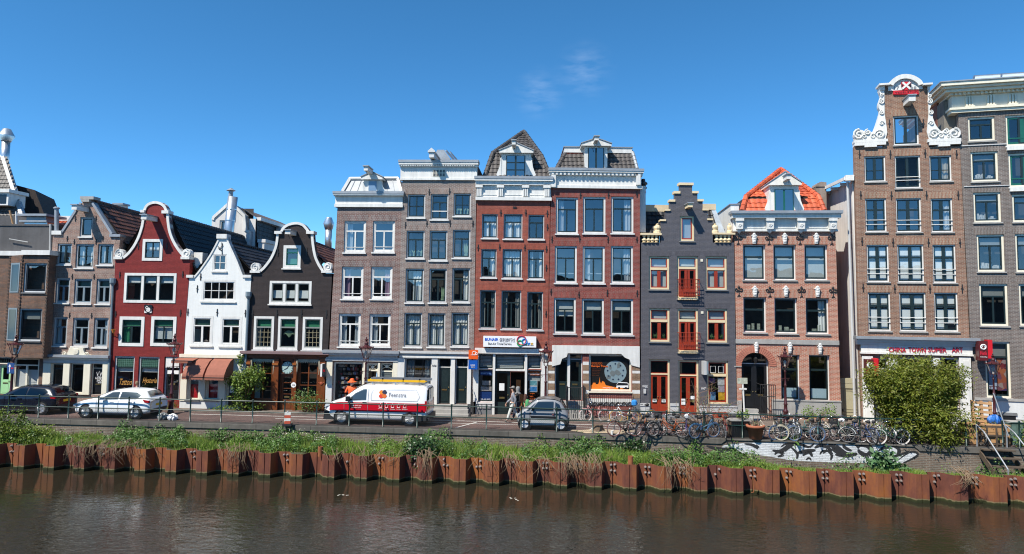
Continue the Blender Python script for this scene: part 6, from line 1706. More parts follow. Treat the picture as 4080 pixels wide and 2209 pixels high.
# -- gate and alley between the last houses
gt=House('alley_gate','beige painted gate and panel closing the alley beside the pinkish brick house',3340,3440,cat='gate',dy=.8)
gt.part('door_leaf',mat('olive beige paint',(.36,.33,.22),.5,.08,3),'M',[(112,424,272,690)],-.05,.02)
gt.part('frame',mat('olive beige paint',(0,)*3),'M',[(98,338,285,382),(98,384,285,424),(98,424,112,690),(272,424,292,700)],-.1,.06)
gt.part('panel_moulding',mat('olive beige shade paint',(.31,.28,.18),.5,.08,3),'M',[(132,440,258,446),(132,600,258,606),(132,446,138,600),(252,446,258,600),(132,622,258,628),(132,650,258,656)],-.07,-.05)
gt.part('door_handle',IRON,'M',[(118,598,126,622)],-.12,-.05)
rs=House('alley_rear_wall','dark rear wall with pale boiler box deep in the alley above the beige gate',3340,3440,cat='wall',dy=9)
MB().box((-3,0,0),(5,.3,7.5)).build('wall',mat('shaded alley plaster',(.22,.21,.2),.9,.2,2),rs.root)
rs.part('boiler_box',GREYW,'M',[(110,195,135,300)],-.5,0);rs.part('ledge',STONE,'M',[(98,290,190,330)],-.6,0)
# -- grey taupe house at the right edge
h=House('grey_brick_house','tall taupe grey brick house with white dentil cornice beside the neck gable house',3868,4420,dy=.02)
colA=[('K',(1253,420,1495,635)),('K',(1278,730,1525,998)),('K',(1302,1095,1550,1365)),('L',(1378,198,1635,542)),('L',(1402,655,1668,1045))]
for i,(z,r) in enumerate(colA):
 W,a,zt=h.win(z,r,pat='T',tr=.28,fc=CREAM,sc=DGREEN,fw=.1,sw=.06,sill=STONE,lint=B_GREYL,lh=.36,curt='top' if i in (1,2,3,4) else None,cm=mat('dim grey curtain',(0,)*3) if i else None)
 if i in (1,2,3):
  mb=MB()
  for k in range(10):uu=a[0]+.1+k*(a[2]-a[0]-.3)/9;mb.box((uu,.25,a[1]+.06),(uu+.12,.4,a[1]+random.uniform(.12,.4)))
  mb.build('books',mat('pale clutter',(.5,.5,.48),.7,.4,8),W)
for i,r in enumerate([(1592,400,1900,675),(1618,742,1930,1045)]):
 W,a,zt=h.win('K',r,pat='V',fc=CREAM,sc=GREENP,fw=.1,sw=.09,sill=WHITE,lint=B_GREYL,lh=.3)
 MB().box((a[0],.08,a[1]+.2*(a[3]-a[1])),(a[2],.13,a[1]+.24*(a[3]-a[1]))).build('safety_rail',GREENP,W)
 MB().box((a[0]+.36*(a[2]-a[0]),.09,a[1]),(a[0]+.62*(a[2]-a[0]),.12,a[3])).build('shutter',DGREEN,W)
 h.part('sill_band',WHITE,'K',[(r[0]+5,r[3]+6,1900,r[3]+42)],-.12,.02)
for z,r in (('K',(1650,1110,1960,1360)),('L',(1735,190,2050,545)),('L',(1770,655,2080,1045))):
 h.win(z,r,pat='T',tr=.28,fc=CREAM,sc=DGREEN,fw=.1,sw=.06,sill=STONE,lint=B_GREYL,lh=.36,curt='top',cm=mat('dim grey curtain',(0,)*3))
W,a,zt=h.win('M',(1345,25,1562,508),pat='H',tr=.26,fc=CREAM,sc=DGREEN,fw=.1,sw=.06,sill=WHITE,g=SHOPG,curt='top',cm=mat('dim grey curtain',(0,)*3))
MB().box((a[0]+.02,.15,a[1]+.12*(a[3]-a[1])),(a[0]+.47*(a[2]-a[0]),.16,zt)).build('window_film',mat('pale lilac film',(.42,.48,.6),.6,.05,2),W)
def poster_mat():
 m,t,b=_nodes('comic cover print');tc=_n(t,'ShaderNodeTexCoord');n=_n(t,'ShaderNodeTexVoronoi',Scale=4.5);t.links.new(tc.outputs['Object'],n.inputs['Vector'])
 cr=_n(t,'ShaderNodeValToRGB');e=cr.color_ramp.elements
 for i in range(3):e.new(.5)
 for i,c in enumerate([(.03,.01,.03),(.25,.04,.03),(.45,.15,.06),(.06,.03,.12),(.4,.3,.25)]):e[i].position=i/4;e[i].color=(*c,1)
 sp=_n(t,'ShaderNodeSeparateColor');t.links.new(n.outputs['Color'],sp.inputs[0]);t.links.new(sp.outputs[0],cr.inputs[0]);t.links.new(cr.outputs[0],b.inputs['Base Color']);b.inputs['Roughness'].default_value=.4
 return m
MB().box((a[0]+.5*(a[2]-a[0]),.15,a[1]+.1*(a[3]-a[1])),(a[2]-.04,.16,zt+.02)).build('comic_poster',poster_mat(),W)
out=[(h.p('M',1248,700)[0]+.03,0),h.p('L',1320,1170),h.p('K',1165,390),h.p('K',1160,300),h.p('K',2300,260),(h.p('M',2500,700)[0],0)]
h.wall(out,B_GREY,depth=10)
h.part('stone_band',STONE,'M',[(1250,524,2400,545)],-.1,.02);h.part('plinth',PALEG,'M',[(1250,546,2400,700)],-.05,.02)
h.part('cellar_window',BLUESTONE,'M',[(1425,630,1610,655)],-.1,.02);h.part('cellar_recess',BLACKP,'M',[(1440,656,1600,700)],-.06,.02)
h.part('belt_course',GREYW,'K',[(1190,668,1600,676),(1215,1036,1630,1043)],-.05,.02)
u0,_,u1,_=h.rect('K',(1118,200,2300,380));zt_,zb2=h.p('K',1165,140)[1],h.p('K',1165,388)[1]
H=zt_-zb2;mb=MB()
for f0,f1,pr in ((0,.12,.75),(.12,.2,.6),(.2,.3,.45),(.3,.38,.2),(.38,.82,.08),(.82,.9,.22),(.9,1,.14)):mb.box((u0-pr,-pr,zt_-f1*H),(u1,7,zt_-f0*H-.003))
co=mb.build('cornice',CREAM,h.root)
mb=MB()
for k in range(46):xx=u0-.2+k*.2;mb.box((xx,-.3,zt_-.385*H),(xx+.1,-.2,zt_-.305*H))
for k in range(8):
 xx=u0+.55+k*.98
 for q in range(3):mb.box((xx+q*.13,-.16,zt_-.76*H),(xx+q*.13+.08,-.08,zt_-.44*H))
 mb.box((xx-.03,-.18,zt_-.81*H),(xx+.4,-.08,zt_-.77*H))
mb.build('triglyph',CREAM,co)
MB().box((u0-.8,-.8,zt_),(u1,7,zt_+.06)).build('lead_cap',LEAD,co)
mb=MB();g0=h.p('K',1240,118,2)[0];z3=zt_+.05
gv=[(g0,1.5,z3),(g0+9,1.5,z3),(g0+9,3.2,z3+1.4),(g0+.8,3.2,z3+1.4),(g0,5,z3),(g0+9,5,z3)]
mb.add(gv,[(0,1,2,3),(3,2,5,4),(0,3,4)]);sl_=mb.build('skylight',mat('skylight glass',(.42,.5,.56),.25,.1,1),h.root)
mb=MB()
for k in range(7):mb.tube([(g0+.8+k*1.35,3.2,z3+1.42),(g0+k*1.35,1.5,z3+.02)],.05,4)
mb.tube([gv[3],gv[2]],.06,4);mb.build('skylight_bar',ALU,sl_)
a=h.rect('K',(975,245,1040,545),1.5);MB().box((a[0],1.5,8),(a[2]+.2,3,a[3])).build('chimney',brick('orange flank brick',(.26,.08,.05),(.2,.065,.042),(.2,.12,.09)),h.root)
a=h.rect('K',(1036,270,1165,545),.5);MB().box((a[0],.5,8),(a[2]+.1,8,a[3])).build('flank',mat('stained grey plaster',(.2,.18,.15),.9,.3,2,streak=.35),h.root)
sg=empty('hanging_sign',h.o,h.rz,'red and black hanging shop sign with round emblem behind the right lamp','sign','red and black hanging shop signs')
hang_sign(h,sg,'M',(1276,20,1352,186),(1352,10,1392,168))
# -- quay wall, sheet piles, bank
def opposite():
 bd=[(-150,-90,10),(-89.9,-60.1,11),(-60,-38,10.5),(-37.9,-20,9.2),(-19.9,-3,11.2),(-2.9,14,9.8),(14.1,33,10.8),(33.1,60,9.5),(60.1,110,10.5)]
 m=brick('shaded far brick',(.16,.10,.08),(.12,.08,.07),(.2,.18,.16))
 for i,(x0,x1,hh) in enumerate(bd):
  mb=MB();mb.box((x0,-36,0),(x1,-24,hh));mb.prism([(x0,hh),(x1,hh),((x0+x1)/2,hh+1.5)],-36,-24.1)
  o=mb.build('opposite_house',m);tag(o,'plain brown brick house on the near bank behind the viewer, outside the photo','house','houses on the near bank')
opposite()
qw=empty('quay_wall',(0,0,0),0,'brown brick quay wall with grey stone coping and white graffiti','wall')
def profile_strip(tab,xs,prof,name,m,parent):
 rows=[[on_line(tab,x,z*(.3 if name=='coping' and 2880<x<3640 and z<-.2 else 1))+Vector((.1,1,0)).normalized()*d for d,z in prof] for x in xs]
 n=len(prof);mb=MB()
 mb.add([p for r in rows for p in r],[(i*n+j,(i+1)*n+j,(i+1)*n+j+1,i*n+j+1) for i in range(len(xs)-1) for j in range(n-1)])
 return mb.build(name,m,parent)
COPE=brick('weathered coping stone',(.13,.12,.105),(.10,.095,.085),(.05,.046,.042),1.25,3.0,.014,.3)
profile_strip(QUAY,sorted(XS+[2870,2890,3630,3650]),[(.0,-.27),(-.02,-.25),(-.02,-.03),(0,.004),(.42,.004),(.42,-.1)],'coping',COPE,qw)
profile_strip(QUAY,XS,[(.03,-2.2),(.03,-.08)],'brick_face',brick('wet quay brick',(.17,.12,.09),(.12,.095,.075),(.21,.19,.16),.22,.075,.013,.35),qw)
def nq(h_):return h_
def bank_z(x,t):
 k=min(max((x-2500)/700,0),1)
 return (-.88-.34*k)*(1-t)+(-.86-.02*k)*t-.12*math.sin(math.pi*t)*k
def bank_p(x,t,dz=0):
 a,b=on_line(QUAY,x),on_line(PILE,x)
 p=(a+Vector((0,.1,0))).lerp(b+Vector((0,.56,0)),t)
 p.z=bank_z(x,t)+dz
 return p
mb=MB();xs=list(range(-1500,5600,90));ts=[0,.2,.4,.6,.8,1.0];n=len(ts)
mb.add([bank_p(x,t,random.uniform(-.03,.03)) for x in xs for t in ts],[(i*n+j,(i+1)*n+j,(i+1)*n+j+1,i*n+j+1) for i in range(len(xs)-1) for j in range(n-1)])
tag(mb.build('bank',EARTH),kind='structure')
def wall_xy(x,y,o=.0):
 r=ray(x,y);Y=lerp_tab(QUAY,x)+.05
 for _ in range(4):
  p=CAM+r*Y
  q0,q1=on_line(QUAY,x-40),on_line(QUAY,x+40)
  Y=q0.y+.028+(p.x-q0.x)/(q1.x-q0.x)*(q1.y-q0.y)-o
 return CAM+r*Y
def wall_poly(mb,z,pts,o):
 mb.add([wall_xy(*px(z,x,y),o) for x,y in pts],[tuple(range(len(pts)))])
GW=brick('graffiti white',(.66,.68,.70),(.58,.6,.62),(.42,.43,.44),.22,.075,.011,.15)
mb=MB()
top=[(800,1105),(900,1090),(1000,1082),(1200,1078),(1400,1078),(1600,1080),(1800,1085),(1930,1088)];bot=[(730,1165),(900,1170),(1050,1185),(1200,1205),(1400,1240),(1600,1255),(1800,1262),(1930,1265)]
for i in range(7):wall_poly(mb,'J',[top[i],top[i+1],bot[i+1],bot[i]],.004)
tm=[(0,896),(120,896),(330,900),(540,912),(600,960),(640,1000),(700,965),(745,965),(770,1000)];bm=[(0,1060),(120,1060),(330,1062),(540,1062),(600,1062),(640,1062),(690,1045),(745,1015),(770,1002)]
for i in range(8):wall_poly(mb,'M',[tm[i],tm[i+1],bm[i+1],bm[i]],.004)
mb.build('graffiti_fill',GW,qw)
mb=MB()
def stroke(z,pts,w_):
 P=smooth_line(pts,4);n=len(P)
 for i in range(n-1):
  a,b=Vector(P[i]),Vector(P[i+1]);t=(b-a);t=t.normalized() if t.length else Vector((1,0));nn=Vector((-t.y,t.x))
  w0,w1=1.6*w_*(.25+.75*math.sin(math.pi*(i+.3)/n)),1.6*w_*(.25+.75*math.sin(math.pi*min((i+1.3)/n,1)))
  wall_poly(mb,z,[a+nn*w0,b+nn*w1,b-nn*w1,a-nn*w0],.009+(len(mb.f)%7)*.0006)
for p,w_ in (([(640,1110),(760,1140),(900,1150),(960,1210)],12),([(990,1090),(1060,1100),(1120,1130),(1100,1100)],9),([(1250,1150),(1330,1160),(1420,1100),(1470,1085)],14),([(1270,1190),(1310,1160),(1350,1190),(1300,1210)],10),([(1420,1120),(1480,1180),(1475,1230)],8),([(1330,1120),(1380,1090),(1500,1095),(1590,1120),(1640,1085)],8),([(1480,1175),(1560,1160),(1650,1150)],12),([(1530,1200),(1590,1165),(1620,1210)],10),([(1640,1130),(1690,1105),(1750,1115),(1800,1160)],12),([(1720,1180),(1760,1150),(1800,1190),(1790,1240)],10),([(1690,1190),(1710,1160),(1760,1150)],6),([(1800,1135),(1870,1150),(1930,1175)],14),([(1830,1190),(1880,1200),(1930,1190)],7),([(1560,1240),(1590,1220),(1610,1245)],6),([(870,1150),(900,1185)],8),([(750,1165),(800,1160)],9)):stroke('J',p,w_)
for p,w_ in (([(0,910),(60,925),(150,990),(250,985)],16),([(20,940),(120,1000),(200,1005)],8),([(130,900),(140,930),(200,960)],9),([(255,940),(270,910),(340,915),(370,960),(330,1000),(270,970),(258,945)],15),([(540,915),(600,940),(600,990),(570,1005)],10),([(600,1035),(690,975),(745,970),(765,995),(710,1030),(640,1062)],6),([(560,1000),(620,990),(690,960)],5),([(200,905),(230,900),(250,930)],6),([(430,960),(480,930),(520,935)],8)):stroke('M',p,w_)
mb.build('graffiti_stroke',mat('black spray paint',(.02,.02,.022),.7,.2,5),qw)
# -- rusty sheet piles
def rust_mat():
 m,t,b=_nodes('rusty steel');tc=_n(t,'ShaderNodeTexCoord')
 oi=_n(t,'ShaderNodeObjectInfo')
 n1=_n(t,'ShaderNodeTexNoise',Scale=1.1,Detail=8,Roughness=.7);mp=_n(t,'ShaderNodeMapping');mp.inputs['Scale'].default_value=(1.6,1.6,.5)
 t.links.new(tc.outputs['Object'],mp.inputs[0]);t.links.new(mp.outputs[0],n1.inputs['Vector'])
 ad=_n(t,'ShaderNodeMath',operation='MULTIPLY_ADD');ad.inputs[1].default_value=.22;t.links.new(oi.outputs['Random'],ad.inputs[0]);t.links.new(n1.outputs[0],ad.inputs[2])
 cr=_n(t,'ShaderNodeValToRGB');e=cr.color_ramp.elements;e.new(.5);e.new(.7)
 for i,(p,c) in enumerate([(.3,(.062,.026,.022)),(.52,(.14,.05,.034)),(.68,(.21,.075,.035)),(.85,(.29,.105,.028))]):e[i].position=p;e[i].color=(*c,1)
 t.links.new(ad.outputs[0],cr.inputs[0])
 sp=_n(t,'ShaderNodeSeparateXYZ');t.links.new(tc.outputs['Object'],sp.inputs[0])
 n2=_n(t,'ShaderNodeTexNoise',Scale=7,Detail=4);t.links.new(tc.outputs['Object'],n2.inputs['Vector'])
 zz=_n(t,'ShaderNodeMath',operation='MULTIPLY_ADD');zz.inputs[1].default_value=.12;t.links.new(n2.outputs[0],zz.inputs[0]);t.links.new(sp.outputs[2],zz.inputs[2])
 r2=_n(t,'ShaderNodeMapRange');r2.inputs[1].default_value,r2.inputs[2].default_value=-1.80,-1.46;t.links.new(zz.outputs[0],r2.inputs[0])
 c2=_n(t,'ShaderNodeValToRGB');e=c2.color_ramp.elements;e.new(.5);e.new(.6);e.new(.7)
 for i,(p,c,a) in enumerate([(0,(.012,.014,.006),1),(.5,(.03,.035,.012),1),(.62,(.22,.19,.10),.8),(.72,(.1,.06,.03),.25),(.9,(.1,.05,.03),0)]):e[i].position=p;e[i].color=(*c,a)
 t.links.new(r2.outputs[0],c2.inputs[0])
 mx=_n(t,'ShaderNodeMix',data_type='RGBA');t.links.new(c2.outputs[1],mx.inputs[0]);t.links.new(cr.outputs[0],mx.inputs[6]);t.links.new(c2.outputs[0],mx.inputs[7])
 t.links.new(mx.outputs[2],b.inputs['Base Color']);b.inputs['Roughness'].default_value=.75;b.inputs['Specular IOR Level'].default_value=.25
 bp=_n(t,'ShaderNodeBump',Strength=.4,Distance=.01);t.links.new(n2.outputs[0],bp.inputs['Height']);t.links.new(bp.outputs[0],b.inputs['Normal'])
 return m
RUST=rust_mat()
sw=empty('sheet_pile_wall',(0,0,0),0,'rusty brown corrugated steel sheet pile wall along the water','wall')
pts_=[on_line(PILE,x) for x in range(-1500,5600,40)]
acc=[0]
for a,b in zip(pts_,pts_[1:]):acc.append(acc[-1]+(b-a).length)
def along(s):
 for i in range(len(acc)-1):
  if s<=acc[i+1] or i==len(acc)-2:
   d=(pts_[i+1]-pts_[i]).normalized();return pts_[i]+d*(s-acc[i]),d
PER=1.44
s0=[i for i,p in enumerate(pts_)][0]
x_ref=on_line(PILE,1095).x
sref=next(a for a,p in zip(acc,pts_) if p.x>=x_ref)
k0=math.ceil(sref/PER)
bolt0=None;soil=MB();EDGE=[]
PROF=[(0,0),(.14,.48),(.46,.48),(.465,.53),(.495,.53),(.50,.48),(.64,.48),(.94,0),(1.15,0),(1.155,.03),(1.18,.03),(1.185,0),(1.44,0)]
for k in range(-k0,int((acc[-1]-sref)/PER)):
 s=sref+k*PER
 o,d=along(s);v=Vector((-d.y,d.x,0))
 if not-32<o.x<30:continue
 zt=-.73+.06*min(max(o.x/20,0),1)+random.uniform(-.02,.02)
 mb=MB();vs=[]
 P=PROF
 for s_,y_ in P:q=o+d*s_+v*y_;vs+=[(q.x,q.y,WZ-.6),(q.x,q.y,zt)]
 for s_,y_ in P:q=o+d*s_+v*(y_+.03);vs+=[(q.x,q.y,zt)]
 n=len(P)
 mb.add(vs,[(2*i,2*i+2,2*i+3,2*i+1) for i in range(n-1)]+[(2*i+1,2*i+3,2*n+i+1,2*n+i) for i in range(n-1)])
 pl=mb.build('pile',RUST,sw)
 q=[o+d*s_+v*(y_+.035) for s_,y_ in [(.5,.48),(.64,.48),(.94,0),(1.44,0),(1.56,.48)]];soil.add([(p.x,p.y,zt-.13) for p in q],[tuple(range(5))])
 for _ in range(110):
  ss=random.uniform(.8,1.5);p=o+d*ss+v*random.uniform(.28 if ss>1 else.5,.75);EDGE.append((p.x,p.y,zt-.15))
 if o.x>-8 or k%3==0:
  rz=math.atan2(d.y,d.x)
  for ss,zz in ((.41,-.14),(.57,-.14),(.41,-.38),(.57,-.38)):
   if random.random()<(.12 if o.x>2 else.3):continue
   q=o+d*ss+v*.48
   if bolt0 is None:bolt0=b=MB().lathe([(.015,-.12),(.025,-.11),(.025,-.07),(.04,-.065),(.04,-.025),(.06,-.02),(.06,0)],8,(0,0,0),'y').build('bolt',mat('galvanised bolt',(.26,.22,.2),.5,.25,9,metal=.3),pl)
   else:b=bolt0.copy();COL.objects.link(b);b.parent=pl
   b.location=(q.x,q.y,zt+zz+random.uniform(-.02,.02));b.rotation_euler=(0,0,rz)
for x,y0,lb,r_ in ((1287,1780,'rusty pipe stub at the pile wall in front of the van',.11),(2518,1818,'rusty pipe stub at the pile wall below the parked bikes',.115),(3853,1876,'thin orange rusty stub at the pile wall near the stairs',.05)):
 p=on_line(PILE,x)+Vector((0,.3,0));zt=at(x,y0,p.y).z
 tag(MB().lathe([(r_,zt-.42),(r_,zt),(r_*.8,zt),(r_*.8,zt-.15),(.0,zt-.15)],14,(p.x,p.y,0)).build('pipe_stub',mat('orange rust',(.24,.085,.03),.8,.3,4)),lb,'pipe','pipe stubs at the pile wall')
p=on_line(PILE,2990);mb=MB();q=lambda dx,z:(p.x+dx,p.y-.02,z)
mb.tube([q(-.1,-1.0),q(0.02,-.98),q(.05,-1.62),q(-.05,-1.64)],.025,6);tag(mb.build('iron_rung',mat('orange rust',(0,)*3)),'bent rusty iron rung on the pile wall between two flanges','rung')
tag(soil.build('bank_edge',EARTH),kind='structure')
# -- railing
def post_base(x):return on_line(QUAY,x)+Vector((0,.26,0))
rl=empty('railing',(0,0,0),0,'dark green steel railing with two rails and wire netting along the quay','railing')
PX=[-78,45,165,283,401,522,645,767,890,1015,1142,1269,1399,1533,1669,1805,1944,2082,2223,2367,2512,2660,2809,2961,3115,3271,3428,3591,3752,3850]
pm=None
for x in PX:
 b=post_base(x)
 if pm is None:pm=o=MB().lathe([(.06,0),(.06,.02),(.034,.03),(.034,1.08),(.045,1.1),(.045,1.14),(.02,1.16)],10).build('post',RAILG,rl,True)
 else:o=pm.copy();COL.objects.link(o)
 o.location=b
NETM=None
def net_mat():
 m,t,b=_nodes('wire netting');tc=_n(t,'ShaderNodeTexCoord');sp=_n(t,'ShaderNodeSeparateXYZ');t.links.new(tc.outputs['Object'],sp.inputs[0])
 out=[]
 for sg in (1,-1):
  a=_n(t,'ShaderNodeMath',operation='MULTIPLY_ADD');a.inputs[1].default_value=sg;t.links.new(sp.outputs[2],a.inputs[0]);t.links.new(sp.outputs[0],a.inputs[2])
  f=_n(t,'ShaderNodeMath',operation='PINGPONG');f.inputs[1].default_value=.045;t.links.new(a.outputs[0],f.inputs[0])
  l=_n(t,'ShaderNodeMath',operation='LESS_THAN');l.inputs[1].default_value=.0022;t.links.new(f.outputs[0],l.inputs[0]);out.append(l)
 mx=_n(t,'ShaderNodeMath',operation='MAXIMUM');t.links.new(out[0].outputs[0],mx.inputs[0]);t.links.new(out[1].outputs[0],mx.inputs[1])
 b.inputs['Base Color'].default_value=(.03,.04,.038,1);t.links.new(mx.outputs[0],b.inputs['Alpha'])
 return m
NETM=net_mat()
for zz,r_ in ((1.06,.03),(.55,.027)):
 tb=[post_base(x)+Vector((0,0,zz)) for x in PX]
 MB().tube(tb,r_,8).build('rail',RAILG,rl,True)
mb=MB()
for a,b in zip(PX,PX[1:]):
 p,q=post_base(a),post_base(b);mb.quad((p.x,p.y,.04),(q.x,q.y,.04),(q.x,q.y,.54),(p.x,p.y,.54))
mb.build('wire_netting',NETM,rl)
rr=empty('railing',(0,0,0),0,'short piece of dark green railing beside the grey green utility box','railing')
PX2=[3995,4062,4180,4300]
for x in PX2:o=pm.copy();COL.objects.link(o);o.parent=rr;o.location=post_base(x)
for zz,r_ in ((1.06,.03),(.55,.027)):MB().tube([post_base(x)+Vector((0,0,zz)) for x in PX2],r_,8).build('rail',RAILG,rr,True)
# -- planting
def leaf_quads(P,size,up=.4,asp=.55,droop=0.):
 """rhombic leaves at points P (N,3) with random facing"""
 N=len(P)
 size=np.broadcast_to(size,N)*rng.uniform(.65,1.25,N)
 nrm=rng.normal(size=(N,3));nrm[:,2]=np.abs(nrm[:,2])+up;nrm[:,1]-=.3
 nrm/=np.linalg.norm(nrm,axis=1)[:,None]
 t=rng.normal(size=(N,3));t[:,2]-=droop;t-=nrm*(t*nrm).sum(1)[:,None];t/=np.linalg.norm(t,axis=1)[:,None]
 b=np.cross(nrm,t);s=size[:,None]
 V=np.stack([P,P+(t*.5+b*.5*asp)*s,P+t*s-nrm*s*.12,P+(t*.5-b*.5*asp)*s],1)
 return V.reshape(-1,3)
def blades(P,hgt,wd,lean=.35):
 N=len(P);a=rng.uniform(0,2*np.pi,N);h_=np.broadcast_to(hgt,N)*rng.uniform(.6,1.3,N)
 d=np.stack([np.cos(a),np.sin(a),np.zeros(N)],1);ln=d*(rng.normal(0,lean,N)*h_)[:,None]
 side=np.stack([-np.sin(a+.8),np.cos(a+.8),np.zeros(N)],1)*wd*.5
 mid=P+ln*.35;mid[:,2]+=h_*.6;tip=P+ln;tip[:,2]+=h_
 V=np.stack([P-side,P+side,mid+side*.7,tip,mid-side*.7],1)
 return V.reshape(-1,3)
GRASS=leafmat('grass blades',[(.11,.21,.018),(.18,.30,.035),(.25,.38,.06),(.31,.32,.10),(.13,.24,.025)],.6,.35)
WEED=leafmat('weed leaves',[(.04,.095,.015),(.07,.15,.025),(.11,.21,.04),(.05,.115,.02)],.5,.25)
WEEDL=leafmat('light weed leaves',[(.10,.19,.025),(.17,.27,.04),(.13,.22,.03)],.55,.35)
IVY=leafmat('dark ivy leaves',[(.014,.045,.012),(.028,.07,.018),(.045,.10,.028),(.02,.055,.014)],.38,.15)
OLIVE=leafmat('bamboo leaves',[(.12,.17,.016),(.19,.24,.028),(.28,.31,.045),(.09,.125,.014),(.27,.25,.045)],.55,.45)
DRY=mat('dry stems',(.20,.14,.085),.9,.3,5)
TWIG=mat('bare twigs',(.13,.085,.055),.9,.25,5)
def nz(x,s=0.):return.5+.25*math.sin(x*.011+s)+.15*math.sin(x*.031+1.7*s+2)+.1*math.sin(x*.083+3*s)
G,H_=[],[]
for _ in range(36000):
 x=random.uniform(-250,4350);t=random.random()**.8*.88
 k=min(max((x-2500)/700,0),1)
 p=bank_p(x,t,-.02);p.y+=random.uniform(-.06,.06)
 G.append(p);H_.append((.12+.28*nz(x)*(1-.25*k))*(.7+.6*(t if k>.5 else 1-.4*t)))
for p in EDGE:
 G.append(Vector(p));H_.append(.08+.15*nz(p[0]*90,2.0)*random.random())
tag(np_mesh('grass',blades(np.array(G),np.array(H_),.026),5,GRASS),kind='stuff')
W_,S_,WL=[],[],[]
for _ in range(64000):
 x=random.uniform(-250,4300);c=nz(x,1.3)
 k=min(max((x-2700)/500,0),1)
 if random.random()>(c*1.6-.05)*(1-.88*k):continue
 t=random.random()*.9;top=(.12+.85*max(0,c*1.5-.35+.25*math.sin(x*.05+9*t)))*(1-.5*t)
 p=bank_p(x,t,random.random()**.6*top)
 (WL if nz(x,4.2)>.58 else W_).append(p)
tag(np_mesh('weeds',leaf_quads(np.array(W_),.10),4,WEED),kind='stuff')
tag(np_mesh('light_weeds',leaf_quads(np.array(WL),.085),4,WEEDL),kind='stuff')
def blob(c,r,n,power=.45):
 d=rng.normal(size=(n,3));d/=np.linalg.norm(d,axis=1)[:,None]
 lump=1+.22*np.sin(d[:,0]*5+c[0])*np.cos(d[:,2]*6+c[1])+.12*np.sin(d[:,1]*9+d[:,2]*7)
 return np.array(c)+d*np.array(r)*(rng.random(n)**power*lump)[:,None]
def plant(name,label,base,blobs,leaf,m,cat='plant',stems=5,group=None,up=.4,asp=.6,droop=0.,stem_m=None):
 o=empty(name,base,0,label,cat,group)
 P=np.concatenate([blob(c,r,n) for c,r,n in blobs])
 np_mesh('foliage',leaf_quads(P,leaf,up,asp,droop),4,m,o)
 if stems:
  mb=MB()
  for k in range(stems):
   q=P[rng.integers(len(P))];mb.tube([(random.uniform(-.1,.1),random.uniform(-.1,.1),-.05),(q[0]*.4,q[1]*.4,q[2]*.55),tuple(q)],[.02,.014,.005],4)
  mb.build('stem',stem_m or TWIG,o)
 return o
bp_=lambda x,t:bank_p(x,t)
plant('ivy_bush','round dark green ivy clump hanging over the piles below the van',bp_(1688,.8),[((0,-.1,.35),(.85,.6,.55),1500),((.1,-.45,-.15),(.6,.25,.4),450)],.13,IVY)
plant('wild_bush','tall light green bush overgrowing the piles below the dark hatchback',bp_(15,.75),[((-.1,0,.6),(1.0,.7,1.0),2400),((.1,-.45,-.4),(.95,.35,.85),1700),((1.4,0,.45),(1.1,.5,.5),1500),((-.6,0,1.1),(.5,.4,.7),600),((.75,.1,1.15),(.2,.2,.55),200)],.1,leafmat('yellow green leaves',[(.11,.17,.014),(.17,.24,.03),(.08,.13,.012)],.5,.35),stems=12)
pf=plant('cow_parsley','light green cow parsley with small white flowers between two railing posts',bp_(1190,.4),[((0,0,.35),(.75,.4,.45),900),((-.1,-.4,-.1),(.4,.3,.5),350),((.9,0,.3),(.5,.35,.35),400)],.065,WEEDL,stems=14)
P=np.concatenate([blob((0,-.1,.6),(.7,.35,.3),80),blob((1.0,0,.5),(.5,.3,.22),60)]);np_mesh('flower',leaf_quads(P,.035,2.0,1.0),4,mat('white blossom',(.75,.75,.65),.7,.05,5),pf)
plant('hanging_bush','green bramble bush trailing over the piles below the charcoal house',bp_(2680,.75),[((0,0,.3),(.95,.5,.5),1100),((-.2,-.35,-.1),(.7,.3,.35),500),((.1,-.45,-.55),(.22,.12,.45),160),((.9,.1,.25),(.6,.4,.35),350)],.09,WEED)
plant('hanging_bush','yellowish bramble trailing over the piles below the terracotta pot',bp_(3010,.8),[((0,0,.25),(.7,.4,.4),500),((.1,-.4,-.2),(.35,.2,.3),220)],.08,WEEDL)
plant('ivy_bush','dark ivy patch against the quay wall below the red tyred bicycle',bp_(2530,.15),[((0,0,.45),(.7,.3,.35),700),((-1.1,0,.3),(.8,.3,.3),600)],.1,IVY)
plant('ivy_bush','broad dark leafy patch on the bank below the white car',bp_(690,.3),[((-1.8,0,.35),(.9,.35,.3),650),((0,0,.38),(1.0,.35,.32),700)],.1,WEED)
plant('ivy_bush','broad dark leafy patch on the bank beside the cow parsley',bp_(930,.3),[((-.5,0,.4),(1.0,.35,.38),800),((.9,0,.35),(.8,.35,.35),650)],.1,WEED)
bd_=plant('burdock','large leafed grey green burdock in front of the graffiti',bp_(3520,.5),[((0,0,.5),(.6,.3,.6),420),((.6,0,.2),(.6,.3,.3),220)],.28,leafmat('burdock leaves',[(.06,.14,.05),(.10,.20,.08),(.05,.11,.035)],.55,.2))
dk=empty('dock_plant',on_line(QUAY,3165)+Vector((0,.35,0)),0,'broad leaved dock plant growing on the coping beside the cream tyred bicycle','plant')
P=np.array([(0,-.1,.02)]*34);np_mesh('foliage',leaf_quads(P+rng.normal(0,.03,P.shape),.5,.6,.3),4,WEED,dk)
